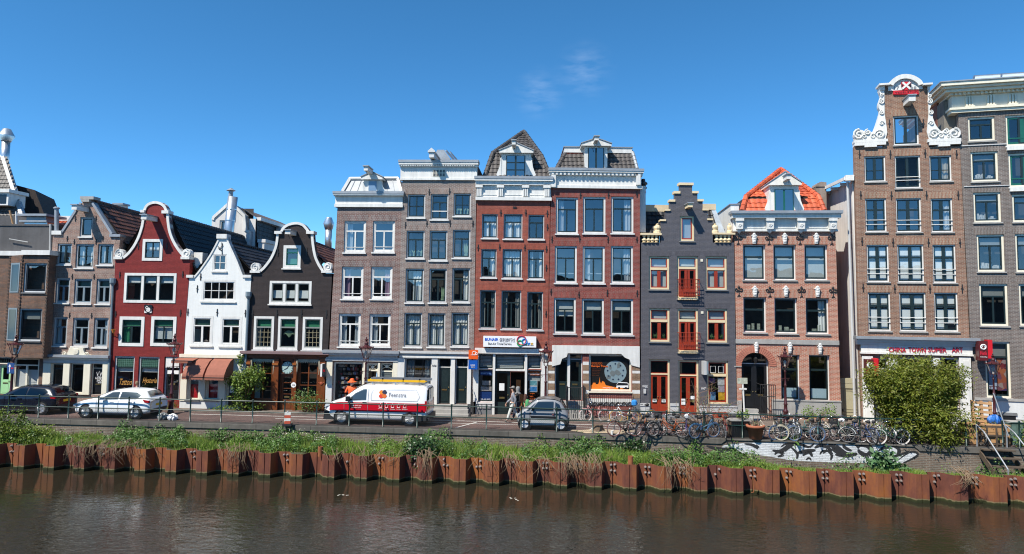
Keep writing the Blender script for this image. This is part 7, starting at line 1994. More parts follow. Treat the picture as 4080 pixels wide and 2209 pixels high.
def vines(x,lb,n,wd,hang,m=DRY,ivy=0):
 b=on_line(PILE,x)+Vector((0,-.05,-.7));mb=MB()
 for _ in range(n):
  u=random.gauss(0,wd);L=random.uniform(.3,1)*hang;e=random.gauss(0,.35)
  mb.tube([(u-e*.5,.5,.1+random.random()*.25),(u,.05,.12),(u+e*.4+random.gauss(0,.05),-.1-random.random()*.15,-L*.5),(u+e*.8+random.gauss(0,.1),-.12,-L)],[.011,.009,.007,.004],4,False)
 o=mb.build('dry_vines',m);o.location=b
 return tag(o,lb,'vines','dry vines hanging over the piles')
for a in ((440,'thick tangle of dry vines over the piles below the white car',80,1.0,.75),(2290,'tangle of pale dry vines over the piles below the grey microcar',70,.85,.75),(960,'thin dry vines on the piles below the climbing plant shop',26,.35,.8),(1480,'thin dry vines on the piles below the front of the van',30,.9,.5),(1715,'pale roots hanging under the round ivy clump',26,.2,.85),(3830,'small dry root tuft on the piles near the wooden stairs',26,.12,.45),(2700,'dark vine strands under the hanging bramble',30,.5,.9),(2030,'thin dry vines on the piles between van and microcar',24,.6,.6)):vines(*a)
bx_=on_line(QUAY,3705)+Vector((.1,1.35,.08))
bb=empty('bamboo_bush',bx_,0,'big olive green bamboo bush on the quay in front of the red lettered shop','bush')
PT,SZ=[],[];mb=MB()
for k in range(120):
 a=random.uniform(0,2*math.pi);rr=random.random()**.5
 tx=math.cos(a)*rr*2.1;ty=math.sin(a)*rr*1.25
 hh=random.choice((2.3,2.8,3.1,3.3,3.4,3.75))*random.uniform(.93,1.06)*(1-.16*rr**2)*(1.0 if k>9 else 1.12)
 pts=[Vector((tx*.35+random.gauss(0,.12),ty*.3,0)),Vector((tx*.62,ty*.6,hh*.42)),Vector((tx*.9,ty*.88,hh*.82)),Vector((tx*1.06,ty*1.05,hh))]
 mb.tube(pts,[.02,.018,.012,.005],4)
 for j in range(85):
  s=random.uniform(.12,1.0);i=min(int(s*3),2);q=pts[i].lerp(pts[i+1],s*3-i)
  c=q+Vector((random.gauss(0,.2),random.gauss(0,.2),random.gauss(-.08,.14)))
  for _ in range(5):PT.append(c+Vector((random.gauss(0,.07),random.gauss(0,.07),random.gauss(0,.05))))
for k in range(300):
 c=Vector((random.gauss(.55,.28),-1.1-random.random()*.4,random.uniform(-.25,1.4)))
 for _ in range(5):PT.append(c+Vector((random.gauss(0,.07),random.gauss(0,.07),random.gauss(0,.06))))
for k in range(900):
 c=Vector((random.gauss(.1,.85),-.8+random.gauss(0,.45),random.uniform(.05,1.7)))
 for _ in range(5):PT.append(c+Vector((random.gauss(0,.08),random.gauss(0,.08),random.gauss(0,.06))))
np_mesh('foliage',leaf_quads(np.array(PT),.16,.7,.33,.5),4,OLIVE,bb);mb.build('cane',mat('bamboo cane',(.16,.15,.05),.6,.2,4),bb)
def on_fac(x,d=-.4):p=on_line(FAC,x)+Vector((0,d,.04));return p
plant('climbing_plant','light green climbing shrub between the white shop door and the clock shopfront',on_fac(1000),[((.05,-.15,1.6),(1.05,.5,.65),1900),((.5,-.15,1.95),(.7,.4,.5),700),((-.2,-.05,.75),(.65,.35,.65),800),((.1,0,.2),(1.0,.35,.25),350),((-.4,.2,2.7),(.16,.12,.5),130)],.13,leafmat('vine leaves',[(.07,.14,.018),(.16,.24,.035),(.22,.30,.05),(.05,.10,.014)],.5,.35),stems=14)
plant('shrub','rounded dark green shrub between the clock shopfront and the van',on_fac(1240,-.7),[((0,0,.65),(.75,.5,.65),900),((.5,0,.5),(.6,.4,.5),450)],.09,WEED,stems=10)
plant('pavement_weeds','low green weeds at the foot of the lamp beside the red house',on_fac(700,-.6),[((-.4,0,.15),(.55,.2,.2),260),((.3,0,.2),(.4,.2,.2),200)],.08,WEEDL,stems=0)
plant('pavement_weeds','low green weeds on the kerb under the climbing plant',on_fac(920,-.6),[((0,0,.12),(.6,.2,.18),260)],.08,WEEDL,stems=0)
plant('shrub','straggly green plants behind the bicycles by the maroon lamp',on_fac(3200,-1.2),[((-.3,0,.5),(.5,.3,.45),260),((.7,0,.6),(.5,.3,.4),260)],.1,WEEDL,stems=8)
bs=empty('bare_shrub',on_line(QUAY,2830)+Vector((0,.8,0)),0,'nearly leafless straggly shrub behind the railing in front of the poster window','shrub')
mb=MB();LP=[]
for k in range(46):
 a=random.uniform(-1.25,1.25);L=random.uniform(1.2,2.7)*(1-.15*abs(a));b0=Vector((random.gauss(0,.12),random.gauss(0,.1),0))
 e=b0+Vector((math.sin(a)*L,random.gauss(0,.3),math.cos(a)*L));m_=b0.lerp(e,.5)+Vector((random.gauss(0,.1),0,.12))
 mb.tube([b0,m_,e],[.016,.011,.004],4,False)
 for j in range(3):
  q=m_.lerp(e,random.random());e2=q+Vector((random.gauss(0,.3),random.gauss(0,.2),random.uniform(0,.35)));mb.tube([q,e2],[.008,.003],4,False);LP+=[e2,q.lerp(e2,.6),q]
mb.build('branch',mat('reddish twigs',(.2,.12,.08),.85,.25,5),bs);np_mesh('foliage',leaf_quads(np.array(LP),.055),4,WEEDL,bs)
# -- vehicles
def quay_place(x,back,half):
 Y=lerp_tab(QUAY,x)+back
 p=at(x,hz(x),Y);a,b=on_line(QUAY,x),on_line(QUAY,x+300)
 d=(b-a).normalized();v=Vector((-d.y,d.x,0))
 q=Vector((p.x,p.y,0))+v*half
 return q,math.atan2(d.y,d.x)
def paint(name,c,r=.28):m=mat(name,c,r,.03,2,spec=.5,coat=.6);return m
CARG=glass('car glass',(.22,.25,.26),.05,.001)
PLATE=mat('yellow number plate',(.72,.45,.02),.5,.03,3)
TAIL=mat('red lamp lens',(.30,.008,.012),.2,.1,4)
HEADL=mat('clear lamp lens',(.55,.6,.65),.1,.2,5)
DKPLA=mat('dark bumper plastic',(.022,.023,.026),.55,.1,4)
class Car:
 def __init__(s,root,st,bm):
  s.r,s.st=root,st
  rings=[]
  for x,zb,zl,zt,wb,wt in st:
   h_=[(0,zb),(wb*.88,zb),(wb*.985,zb+.16*(zl-zb)),(wb,zb+.62*(zl-zb)),(wb*.965,zl),(wt+.02,zl+.86*(zt-zl)),(wt*.86,zt),(0,zt+.012)]
   rings.append([(x,-y,z) for y,z in h_]+[(x,y,z) for y,z in h_[-2:0:-1]])
  n=len(rings[0]);mb=MB()
  mb.add([p for r in rings for p in r],[(i*n+k,i*n+(k+1)%n,(i+1)*n+(k+1)%n,(i+1)*n+k) for i in range(len(st)-1) for k in range(n)]+[tuple(range(n)),tuple(range((len(st))*n-1,(len(st)-1)*n-1,-1))])
  s.body=mb.build('body',bm,root,True)
  md=s.body.modifiers.new('smooth','SUBSURF');md.levels=md.render_levels=2
 def at(s,x):
  for a,b in zip(s.st,s.st[1:]):
   if x<=b[0]:k=(x-a[0])/(b[0]-a[0]);return [p+(q-p)*k for p,q in zip(a,b)]
  return s.st[-1]
 def side(s,x,t,o=.012):
  _,zb,zl,zt,wb,wt=s.at(x)
  return wb*.965+(wt+.02-wb*.965)*t+o,zl+.86*(zt-zl)*t
 def glass(s,pts,name='side_window',m=None,o=.012):
  for sg in (-1,1):
   mb=MB();q=[s.side(x,t,o) for x,t in pts];mb.add([(x,sg*y,z) for (x,_),(y,z) in zip(pts,q)],[tuple(range(len(pts)))]);mb.build(name,m or CARG,s.r)
 def across(s,xa,xb,name,m=None,fa=.88,fb=.86,o=.03,dz=.0):
  a,b=s.at(xa),s.at(xb);za,zb=a[3],b[3];n=Vector((-(zb-za),0,xb-xa)).normalized()*o
  if n.z<0:n=-n
  mb=MB();k=6;vs=[]
  for i in range(k+1):
   t=-1+2*i/k;e=-.02*t*t
   vs+=[(xa+n.x,t*a[5]*fa,za+n.z+e+dz),(xb+n.x,t*b[5]*fb,zb+n.z+e+dz)]
  mb.add(vs,[(2*i,2*i+2,2*i+3,2*i+1) for i in range(k)]);return mb.build(name,m or CARG,s.r)
 def panel(s,pts,y,name,m):
  for sg in (-1,1):
   mb=MB();mb.prism(pts,sg*y,sg*(y-.03));mb.build(name,m,s.r)
 def wheels(s,xs,y,r,rim,spokes=5,wd=.2):
  for x in xs:
   for sg in (-1,1):
    ar=MB();ar.disc((x,0,r+.02),r+.055,sg*(y-.10),sg*(y+.004),24);ar.build('wheel_arch',BLACKP,s.r)
    w_=MB();w_.lathe([(r*.6,sg*(y+.006)),(r*.93,sg*(y+.022)),(r,sg*(y-.01)),(r,sg*(y-wd)),(r*.5,sg*(y-wd))],26,(x,0,r),'y');wo=w_.build('wheel',RUBBER,s.r,True)
    q=MB();q.lathe([(r*.64,sg*(y+.018)),(r*.58,sg*(y-.015)),(.0,sg*(y-.03))],24,(x,0,r),'y').build('rim_well',DKPLA,wo)
    q=MB()
    for k in range(spokes):
     a=2*math.pi*k/spokes+.3
     for da in (-.13,.13):q.tube([(x+.04*math.cos(a),sg*(y+.016),r+.04*math.sin(a)),(x+r*.6*math.cos(a+da),sg*(y+.018),r+r*.6*math.sin(a+da))],.022,4)
    q.lathe([(r*.66,sg*(y+.02)),(r*.6,sg*(y+.026)),(r*.58,sg*(y+.01))],24,(x,0,r),'y');q.lathe([(.0,sg*(y+.035)),(.06,sg*(y+.03)),(.06,sg*(y))],10,(x,0,r),'y');q.build('rim',rim,wo)
HB=[(0,.28,.60,.64,.60,.48),(.1,.22,.68,.73,.78,.62),(.5,.2,.82,.87,.88,.72),(1.0,.2,.90,.95,.9,.75),(1.2,.2,.925,1.03,.9,.74),(1.95,.2,.95,1.40,.9,.62),(2.5,.2,.965,1.45,.9,.61),(3.3,.2,.985,1.43,.9,.59),(3.72,.22,1.0,1.36,.88,.57),(3.93,.26,.98,1.06,.86,.62),(4.03,.3,.92,.98,.82,.62),(4.06,.36,.85,.92,.78,.6)]
def hatch(name,x,back,label,m,rim,plate=True,zs=1.0):
 loc,rz=quay_place(x,back,.9);r=empty(name,loc,rz,label,'car')
 c=Car(r,HB,m)
 c.glass([(1.42,.06),(2.42,.06),(2.42,.9),(2.0,.9)]);c.glass([(2.5,.06),(3.36,.08),(3.6,.5),(3.3,.86),(2.5,.9)])
 c.across(1.24,1.93,'windscreen');c.across(3.72,3.91,'rear_window',fa=.95,fb=.9)
 c.wheels((.78,3.36),.885,.32,rim)
 c.panel([(.35,.2),(3.75,.2),(3.7,.27),(.4,.27)],.895,'sill_trim',DKPLA)
 for sg in (-1,1):
  MB().box((1.0+.6,sg*.9,.93),(1.0+.82,sg*1.04,1.05)).build('wing_mirror',m,r)
  MB().prism([(.06,.66),(.42,.8),(.45,.74),(.1,.58)],sg*.84,sg*.72).build('headlight',HEADL,r)
  MB().prism([(3.72,.98),(4.03,.93),(4.05,.82),(3.82,.84)],sg*.865,sg*.6).build('tail_light',TAIL,r)
  MB().box((2.05,sg*.898,.80),(2.25,sg*.925,.83)).build('door_handle',m,r);MB().box((3.0,sg*.898,.82),(3.2,sg*.925,.85)).build('door_handle',m,r)
  mb=MB()
  for xx in (1.32,2.46,3.3):mb.tube([(xx,sg*.908,.3),(xx,sg*.914,.62),(xx,sg*.885,.92)],.007,4)
  mb.build('door_seam',BLACKP,r)
 MB().box((3.99,-.7,.34),(4.075,.7,.5)).build('rear_bumper',DKPLA,r)
 MB().box((4.03,-.27,.62),(4.07,.27,.74)).build('number_plate',PLATE,r);MB().box((-.02,-.26,.4),(.05,.26,.51)).build('number_plate',PLATE,r)
 MB().tube([(2.95,0,1.44),(3.2,0,1.62)],.008,4).build('aerial',BLACKP,r)
 for xx in (1.9,2.75):MB().box((xx,-.55,.5),(xx+.16,.55,1.16)).build('seat',DKPLA,r)
 return r
SILV=mat('alloy rim',(.55,.56,.57),.3,.08,5,metal=.7)
hatch('white_hatchback',305,.45,'white five door hatchback parked between dark hatchback and rubbish bags',paint('white car paint',(.82,.85,.88)),SILV)
hatch('dark_hatchback',-55,1.1,'dark navy black hatchback parked behind the tall green bush',paint('navy black car paint',(.008,.009,.016),.2),SILV)
# -- van
loc,rz=quay_place(1300,.5,.95)
v=empty('delivery_van',loc,rz,'white panel van with red band and yellow ladder on its roof','van');v.scale=(1.03,1,1.02)
VAN=[(0,.3,.72,.77,.66,.5),(.08,.22,.86,.91,.86,.68),(.35,.2,1.03,1.08,.93,.76),(.78,.2,1.12,1.18,.95,.76),(1.0,.2,1.14,1.32,.95,.74),(1.62,.2,1.16,1.80,.95,.76),(1.95,.2,1.16,1.90,.95,.79),(2.4,.2,1.16,1.935,.95,.80),(4.6,.2,1.16,1.92,.95,.81),(4.86,.22,1.15,1.88,.94,.80),(4.95,.3,1.1,1.8,.92,.78),(4.96,.34,1.08,1.76,.9,.76)]
c=Car(v,VAN,paint('white van paint',(.76,.77,.78)))
c.glass([(1.02,.1),(1.2,.3),(1.52,.72),(1.9,.86),(2.06,.86),(2.06,.06),(1.1,.03)])
c.across(1.02,1.62,'windscreen')
c.wheels((.9,4.17),.935,.335,mat('steel rim',(.42,.43,.44),.4,.1,5,metal=.5),8)
RB=paint('red band paint',(.46,.004,.016))
for sg in (-1,1):
 mb=MB();xs=np.linspace(.3,4.9,28);vs=[]
 for x in xs:
  q=c.at(x);z0,z1=.66,min(1.08,q[2]-.03)
  if x<.62:z0=.66+.02;
  for z in (z0,z1):
   f=(z-q[1])/(q[2]-q[1]);wy=q[4]*(.985+.015*min(1,(f-.16)/.46)) if f<.62 else q[4]*(1-.035*(f-.62)/.38)
   vs.append((x,sg*(wy+.012),z))
 mb.add(vs,[(2*i,2*i+2,2*i+3,2*i+1) for i in range(27)]);mb.build('red_band',RB,v)
 MB().prism([(.03,.82),(.14,.98),(.42,1.05),(.3,.9)],sg*.9,sg*.74).build('headlight',HEADL,v)
 MB().box((4.88,sg*.75,.72),(4.972,sg*.93,1.2)).build('tail_light',TAIL,v)
 MB().box((1.13,sg*.96,1.14),(1.3,sg*1.16,1.36)).build('wing_mirror',BLACKP,v);MB().box((1.9,sg*.955,1.06),(2.1,sg*.985,1.1)).build('door_handle',BLACKP,v)
 mb=MB();mb.tube([(2.15,sg*.955,.3),(2.15,sg*.962,.8),(2.15,sg*.93,1.15),(2.15,sg*.85,1.75)],.008,4);mb.tube([(1.02,sg*.955,.3),(1.02,sg*.962,.8),(1.0,sg*.94,1.1)],.008,4);mb.tube([(2.3,sg*.93,1.2),(4.5,sg*.93,1.2),(4.62,sg*.9,1.4),(4.45,sg*.86,1.72),(2.35,sg*.86,1.72),(2.28,sg*.9,1.4),(2.3,sg*.93,1.2)],.007,4);mb.build('panel_seam',mat('grey seam',(.35,.36,.37),.5,.05,3),v)
MB().box((-.02,-.72,.24),(.16,.72,.55)).build('front_bumper',DKPLA,v);c.panel([(-.0,.24),(.5,.22),(.42,.56),(.05,.72)],.9,'front_bumper',DKPLA)
c.panel([(4.5,.24),(4.96,.28),(4.96,.5),(4.56,.5)],.955,'rear_bumper',DKPLA);MB().box((4.9,-.85,.28),(5.08,.85,.52)).build('rear_bumper',DKPLA,v)
for y in (-.44,.44):MB().box((4.955,y-.34,1.2),(4.975,y+.34,1.7)).build('rear_window',CARG,v)
MB().box((4.955,-.9,.7),(4.97,.9,1.08)).build('red_band',RB,v);MB().box((4.97,-.7,.78),(4.985,-.2,.9)).build('number_plate',PLATE,v)
MB().box((1.85,-.6,.6),(2.0,.6,1.45)).build('seat',DKPLA,v)
DGT=mat('grey lettering',(.2,.2,.22))
ysd=lambda z:-(.957-(z-1.16)*.19)
text('Feenstra',v,3.15,1.36,3.98,1.56,-.945,DGT,ext=.004,bold=.004)
for (x,z,a,col) in ((2.78,1.56,.5,(.72,.22,.02)),(2.93,1.57,-.6,(.03,.03,.06)),(2.78,1.39,-.6,(.6,.05,.02)),(2.93,1.4,.5,(.62,.14,.02))):
 mb=MB();mb.prism([(x+.105*math.cos(t*.524)*(1.0 if (t%6) else 1.15),z+.105*math.sin(t*.524)) for t in range(12)],-.95,-.94);mb.build('logo_petal',mat('logo tint %.2f'%(col[0]+a),col,.4,.1,5),v)
text('088 - 8455 000',v,1.38,.9,1.86,.96,-.985,WTXT,ext=.003);text('feenstra.com',v,1.38,.81,1.82,.87,-.985,WTXT,ext=.003)
for k,s in enumerate(('verwarming','isolatie','ventilatie','beveiliging','zon')):
 x=2.78+.29*k;mb=MB();mb.tube([(x-.065,-.982,.87),(x-.065,-.982,.99),(x,-.982,1.05),(x+.065,-.982,.99),(x+.065,-.982,.87),(x-.065,-.982,.87)],.012,4);mb.build('house_icon',WTXT,v);text(s,v,x-.12,.78,x+.12,.82,-.983,WTXT,ext=.003)
for o in v.children:
 if o.name.startswith(('lettering','logo_petal')):
  for q in o.data.vertices:
   if q.co.z>1.2:q.co.y=-c.side(q.co.x,(q.co.z-1.16)/.66,.0)[0]+(q.co.y+.94)*.3-.008
   elif q.co.y<-.9:q.co.y+=.012
rk=MB()
for x in (2.3,3.4,4.5):rk.tube([(x,-.72,1.92),(x,-.72,2.0),(x,.72,2.0),(x,.72,1.92)],.02,5)
rk.tube([(1.9,-.7,2.02),(4.9,-.7,2.02)],.025,5);rk.tube([(1.9,.7,2.02),(4.9,.7,2.02)],.025,5);rk.build('roof_rack',ALU,v)
ld=empty('ladder',loc,rz,'yellow and silver extension ladder strapped on the roof of the white van','ladder');ld.scale=v.scale
YL=mat('yellow ladder rail',(.75,.42,.01),.4,.06,4)
for y,z,m_,x0,x1 in ((-.5,2.08,YL,2.0,4.8),(-.1,2.08,YL,2.0,4.8),(-.47,2.17,ALU,2.15,5.05),(-.13,2.17,ALU,2.15,5.05)):MB().box((x0,y-.03,z-.045),(x1,y+.03,z+.06)).build('rail',m_,ld)
mb=MB()
for k in range(10):mb.tube([(2.15+k*.28,-.5,2.08),(2.15+k*.28,-.1,2.08)],.016,5)
mb.build('rung',ALU,ld);mb=MB()
for x in (2.7,3.7,4.5):mb.box((x,-.53,2.03),(x+.06,-.07,2.215))
mb.build('strap',BLACKP,ld)
# -- microcar
loc,rz=quay_place(2066,.42,.69)
u=empty('microcar',loc,rz,'tiny two seat grey microcar with dark roof parked beside the railing','car')
MIC=[(0,.32,.62,.66,.52,.42),(.06,.26,.72,.78,.66,.54),(.28,.24,.86,.95,.69,.56),(.45,.24,.88,1.06,.69,.56),(.85,.24,.9,1.44,.69,.54),(1.2,.24,.9,1.51,.69,.54),(1.75,.24,.9,1.50,.69,.54),(2.05,.24,.9,1.40,.69,.52),(2.28,.26,.88,1.0,.66,.5),(2.38,.3,.8,.84,.6,.46),(2.41,.36,.74,.78,.54,.42)]
MG=paint('grey microcar paint',(.21,.22,.24),.5)
c=Car(u,MIC,MG)
c.glass([(.62,.05),(1.72,.05),(1.72,.9),(.98,.9)]);c.glass([(.42,.1),(.56,.1),(.88,.85),(.8,.8)]);c.glass([(1.8,.05),(2.12,.08),(2.0,.75),(1.8,.88)])
c.across(.46,.86,'windscreen');c.across(2.05,2.28,'rear_window',fa=.95,fb=.95)
mb=MB();xs=[.92,1.2,1.5,1.75,2.02];vs=[]
for x in xs:q=c.at(x);vs+=[(x,-q[5]*.98,q[3]-.03),(x,0,q[3]+.02),(x,q[5]*.98,q[3]-.03)]
mb.add(vs,[(3*i+j,3*i+j+1,3*i+j+4,3*i+j+3) for i in range(4) for j in (0,1)]);mb.build('roof_panel',mat('dark taupe roof',(.11,.10,.095),.6,.1,4),u)
c.wheels((.36,2.08),.675,.27,mat('white wheel cap',(.6,.62,.65),.4,.08,4),4,.16)
c.panel([(.62,.27),(1.78,.27),(1.82,.56),(.66,.56)],.7,'door_panel',mat('pale grey panel',(.35,.37,.39),.5,.05,3));c.panel([(.66,.57),(1.86,.57),(1.88,.68),(.62,.68)],.695,'black_band',BLACKP);c.panel([(.6,.22),(1.85,.22),(1.82,.265),(.64,.265)],.69,'sill_trim',DKPLA)
for sg in (-1,1):
 MB().lathe([(.0,sg*.715),(.03,sg*.71),(.03,sg*.69)],10,(.62,0,.8),'y').build('door_handle',BLACKP,u);MB().lathe([(.0,sg*.715),(.05,sg*.71),(.05,sg*.69)],10,(1.7,0,.78),'y').build('badge',mat('red grey badge',(.3,.1,.1),.4,.1,4),u)
 MB().lathe([(.0,-.03),(.07,-.01),(.07,.03)],12,(.07,sg*.45,.68),'y').build('headlight',HEADL,u);MB().box((2.33,sg*.35,.66),(2.42,sg*.5,.76)).build('tail_light',TAIL,u);MB().box((.7,sg*.69,.95),(.8,sg*.82,1.05)).build('wing_mirror',BLACKP,u)
 mb=MB()
 for xx in (.6,1.78):mb.tube([(xx,sg*.7,.28),(xx,sg*.704,.6),(xx,sg*.685,.88)],.008,4)
 mb.build('door_seam',BLACKP,u)
MB().box((2.36,-.5,.3),(2.45,.5,.46)).build('rear_bumper',DKPLA,u)
for y in (-.3,.3):MB().box((1.35,y-.2,.4),(1.5,y+.2,1.2)).build('seat',DKPLA,u)
MB().box((1.36,.0,1.08),(1.42,.42,1.3)).build('vest_panel',mat('green vest',(.03,.5,.12),.6,.1,3),u).name='safety_vest'  # green safety vest over the seat back
# -- street lamps
def lamp(x,Y,H,label,first=[None],lean=0.):
 p=at(x,hz(x),Y)
 if first[0] is None:
  r=empty('street_lamp',(0,0,0),0)
  mb=MB();mb.lathe([(.17,0),(.17,.06),(.13,.1),(.13,.55),(.15,.58),(.15,.64),(.10,.7),(.085,.95),(.11,.98),(.11,1.03),(.075,1.08),(.06,2.0),(.075,2.02),(.075,2.07),(.05,2.1),(.042,2.75),(.07,2.78),(.05,2.84),(.03,2.9)],12)
  mb.tube([(-.32,0,2.42),(.32,0,2.42)],.016,6)
  for sg in (-1,1):mb.spiral((sg*.24,2.34),.07,.02,1.2,math.pi/2,.012,sg,10);mb.lathe([(.0,-.03),(.03,0),(.0,.03)],8,(sg*.33,0,2.42))
  for a in range(4):t=a*math.pi/2+math.pi/4;mb.tube([(.03*math.cos(t),.03*math.sin(t),2.86),(.14*math.cos(t),.14*math.sin(t),2.96),(.13*math.cos(t),.13*math.sin(t),3.08)],.014,5)
  mb.build('column',MAROON,r,True)
  mb=MB();k=6
  lo,hi=[(.15*math.cos(i*math.pi/3),.15*math.sin(i*math.pi/3),3.08) for i in range(k)],[(.33*math.cos(i*math.pi/3),.33*math.sin(i*math.pi/3),3.62) for i in range(k)]
  for i in range(k):mb.tube([lo[i],hi[i]],.014,4);mb.tube([lo[i],lo[(i+1)%k]],.016,4);mb.tube([hi[i],hi[(i+1)%k]],.02,4)
  lt=mb.build('lantern',MAROON,r)
  g_=MB()
  for i in range(k):a,b=lo[i],hi[i];c_,d_=hi[(i+1)%k],lo[(i+1)%k];s_=.97;g_.quad(*[(q[0]*s_,q[1]*s_,q[2]) for q in (a,d_,c_,b)])
  g_.build('lantern_glass',CLEAR,lt)
  MB().lathe([(.05,3.1),(.05,3.2),(.085,3.26),(.085,3.38),(.04,3.44)],10).build('lamp_bulb',mat('frosted bulb',(.6,.58,.52),.4,.05,3),lt)
  mb=MB();mb.lathe([(.33,3.6),(.37,3.63),(.33,3.66),(.15,3.72),(.1,3.76),(.1,3.84),(.12,3.86),(.08,3.92),(.05,3.95),(.06,4.0),(.09,4.05),(.03,4.1),(.035,4.16),(.0,4.22)],12)
  for i in range(12):t=i*math.pi/6;mb.tube([(.35*math.cos(t),.35*math.sin(t),3.62),(.4*math.cos(t),.4*math.sin(t),3.71)],[.03,.008],4)
  mb.build('crown',MAROON,r);first[0]=r
 else:r=copy_tree(first[0])
 r.location=(p.x,p.y,.04);r.rotation_euler=(0,lean,random.random());s_=H/4.22;r.scale=(s_,)*3
 tag(r,label,'street lamp','maroon street lamps along the pavement')
 return r
L1=lamp(62,36.6,4.05,'maroon lantern lamp with a blue road sign, beside the dark hatchback',lean=.03)
lamp(699,36.6,4.2,'maroon lantern lamp between the red and the white house',lean=.012);lamp(1464,35.6,4.2,'maroon lantern lamp rising behind the white van');lamp(2177,35.4,4.1,'maroon lantern lamp behind the microcar beside the travel shop');lamp(3125,36.0,3.95,'dark maroon lantern lamp before the pinkish brick house');lamp(3950,33.9,3.85,'maroon lantern lamp beside the pallet and the hanging sign')
p=L1.location;sg=empty('road_sign',(p.x+.04,p.y-.1,0),.05,'blue square road sign with white arrow fixed to the lamp behind the dark hatchback','sign')
MB().box((-.18,-.03,2.0),(.18,.0,2.56)).build('sign_plate',mat('dull blue sign',(.02,.07,.22),.5,.1,4),sg);mb=MB();mb.prism([(-.07,2.06),(-.03,2.06),(-.03,2.36),(.02,2.36),(-.05,2.5),(-.12,2.36),(-.07,2.36)],-.036,-.031);mb.build('arrow',WTXT,sg);MB().box((.02,-.036,2.24),(.14,-.031,2.31)).build('red_bar',REDP,sg)
# -- bicycles
BW={}
def bm_(n,c,r=.35,me=0):return mat(n,c,r,.08,5,metal=me)
BLK=bm_('black bike paint',(.015,.015,.017))
def make_bike():
 r=empty('bicycle',(0,0,0),0);R_=.34;F,B=(.54,R_),(-.52,R_)
 for cx,cz in (B,F):
  mb=MB();mb.tube([(cx+R_*math.cos(t*math.pi/14),0,cz+R_*math.sin(t*math.pi/14)) for t in range(29)],.019,6,False);wo=mb.build('tyre',RUBBER,r,True)
  mb=MB();mb.tube([(cx+.305*math.cos(t*math.pi/10),0,cz+.305*math.sin(t*math.pi/10)) for t in range(21)],.011,4,False)
  for k in range(14):t=k*math.pi/7;mb.tube([(cx+.02*math.cos(t),.02*(-1)**k,cz+.02*math.sin(t)),(cx+.3*math.cos(t),0,cz+.3*math.sin(t))],.0035,3,False)
  mb.tube([(cx,-.05,cz),(cx,.05,cz)],.022,6);mb.build('wheel',mat('dull rim',(.32,.32,.33),.45,.1,5,metal=.5),r)
  mb=MB();mb.tube([(cx+.385*math.cos(t),0,cz+.385*math.sin(t)) for t in np.linspace(.15 if cx<0 else.5,2.9,12)],.016,4);mb.build('mudguard',BLK,r)
 bb_,st_,hd,hl=(-.08,0,.30),(-.22,0,.86),(.40,0,.88),(.45,0,.68)
 mb=MB();mb.tube([hl,(.2,0,.42),bb_],.019,6);mb.tube([hd,(.22,0,.62),(-.12,0,.5)],.016,6);mb.tube([bb_,st_],.017,6);mb.tube([hd,hl],.021,6)
 for y in (-.05,.05):mb.tube([bb_,(B[0],y,R_)],.011,5);mb.tube([(-.18,0,.74),(B[0],y,R_)],.01,5)
 for y in (-.045,.045):mb.tube([hl,(.47,y,.6),(F[0],y,R_)],.012,5)
 mb.build('frame',BLK,r,True)
 mb=MB();mb.tube([hd,(.37,0,1.02)],.013,6);mb.tube([(.2,-.29,1.05),(.34,-.2,1.06),(.37,0,1.03),(.34,.2,1.06),(.2,.29,1.05)],.013,6);mb.build('handlebar',CHROME,r,True)
 for y in (-.29,.29):MB().tube([(.2,y,1.05),(.1,y*1.02,1.045)],.018,6).build('grip',RUBBER,r)
 mb=MB();mb.tube([st_,(-.245,0,.96)],.012,5);mb.tube([(-.38,0,.985),(-.3,0,1.0),(-.14,0,.985)],[.07,.085,.022],8);mb.build('saddle',RUBBER,r,True)
 mb=MB()
 for y in (-.06,.06):mb.tube([(-.25,y,.76),(-.82,y,.76)],.008,4);mb.tube([(-.7,y,.76),(B[0],y*.9,R_)],.007,4)
 for xx in (-.4,-.55,-.7,-.82):mb.tube([(xx,-.06,.76),(xx,.06,.76)],.007,4)
 mb.build('rack',IRON,r)
 mb=MB();mb.lathe([(.085,-.055),(.085,-.045)],14,(-.08,0,.30),'y');mb.tube([(-.08,-.06,.3),(.06,-.07,.2)],.01,4);mb.tube([(-.08,.06,.3),(-.22,.07,.4)],.01,4);mb.box((.02,-.13,.185),(.1,-.05,.21));mb.box((-.26,.05,.39),(-.18,.13,.415));mb.box((-.52,-.062,.28),(-.1,-.045,.40));mb.build('crank',IRON,r)
 MB().lathe([(.0,.08),(.05,.06),(.04,0),(.0,-.02)],8,(.5,0,.82)).build('headlight',CHROME,r)
 return r
bike0=make_bike();used=[0]
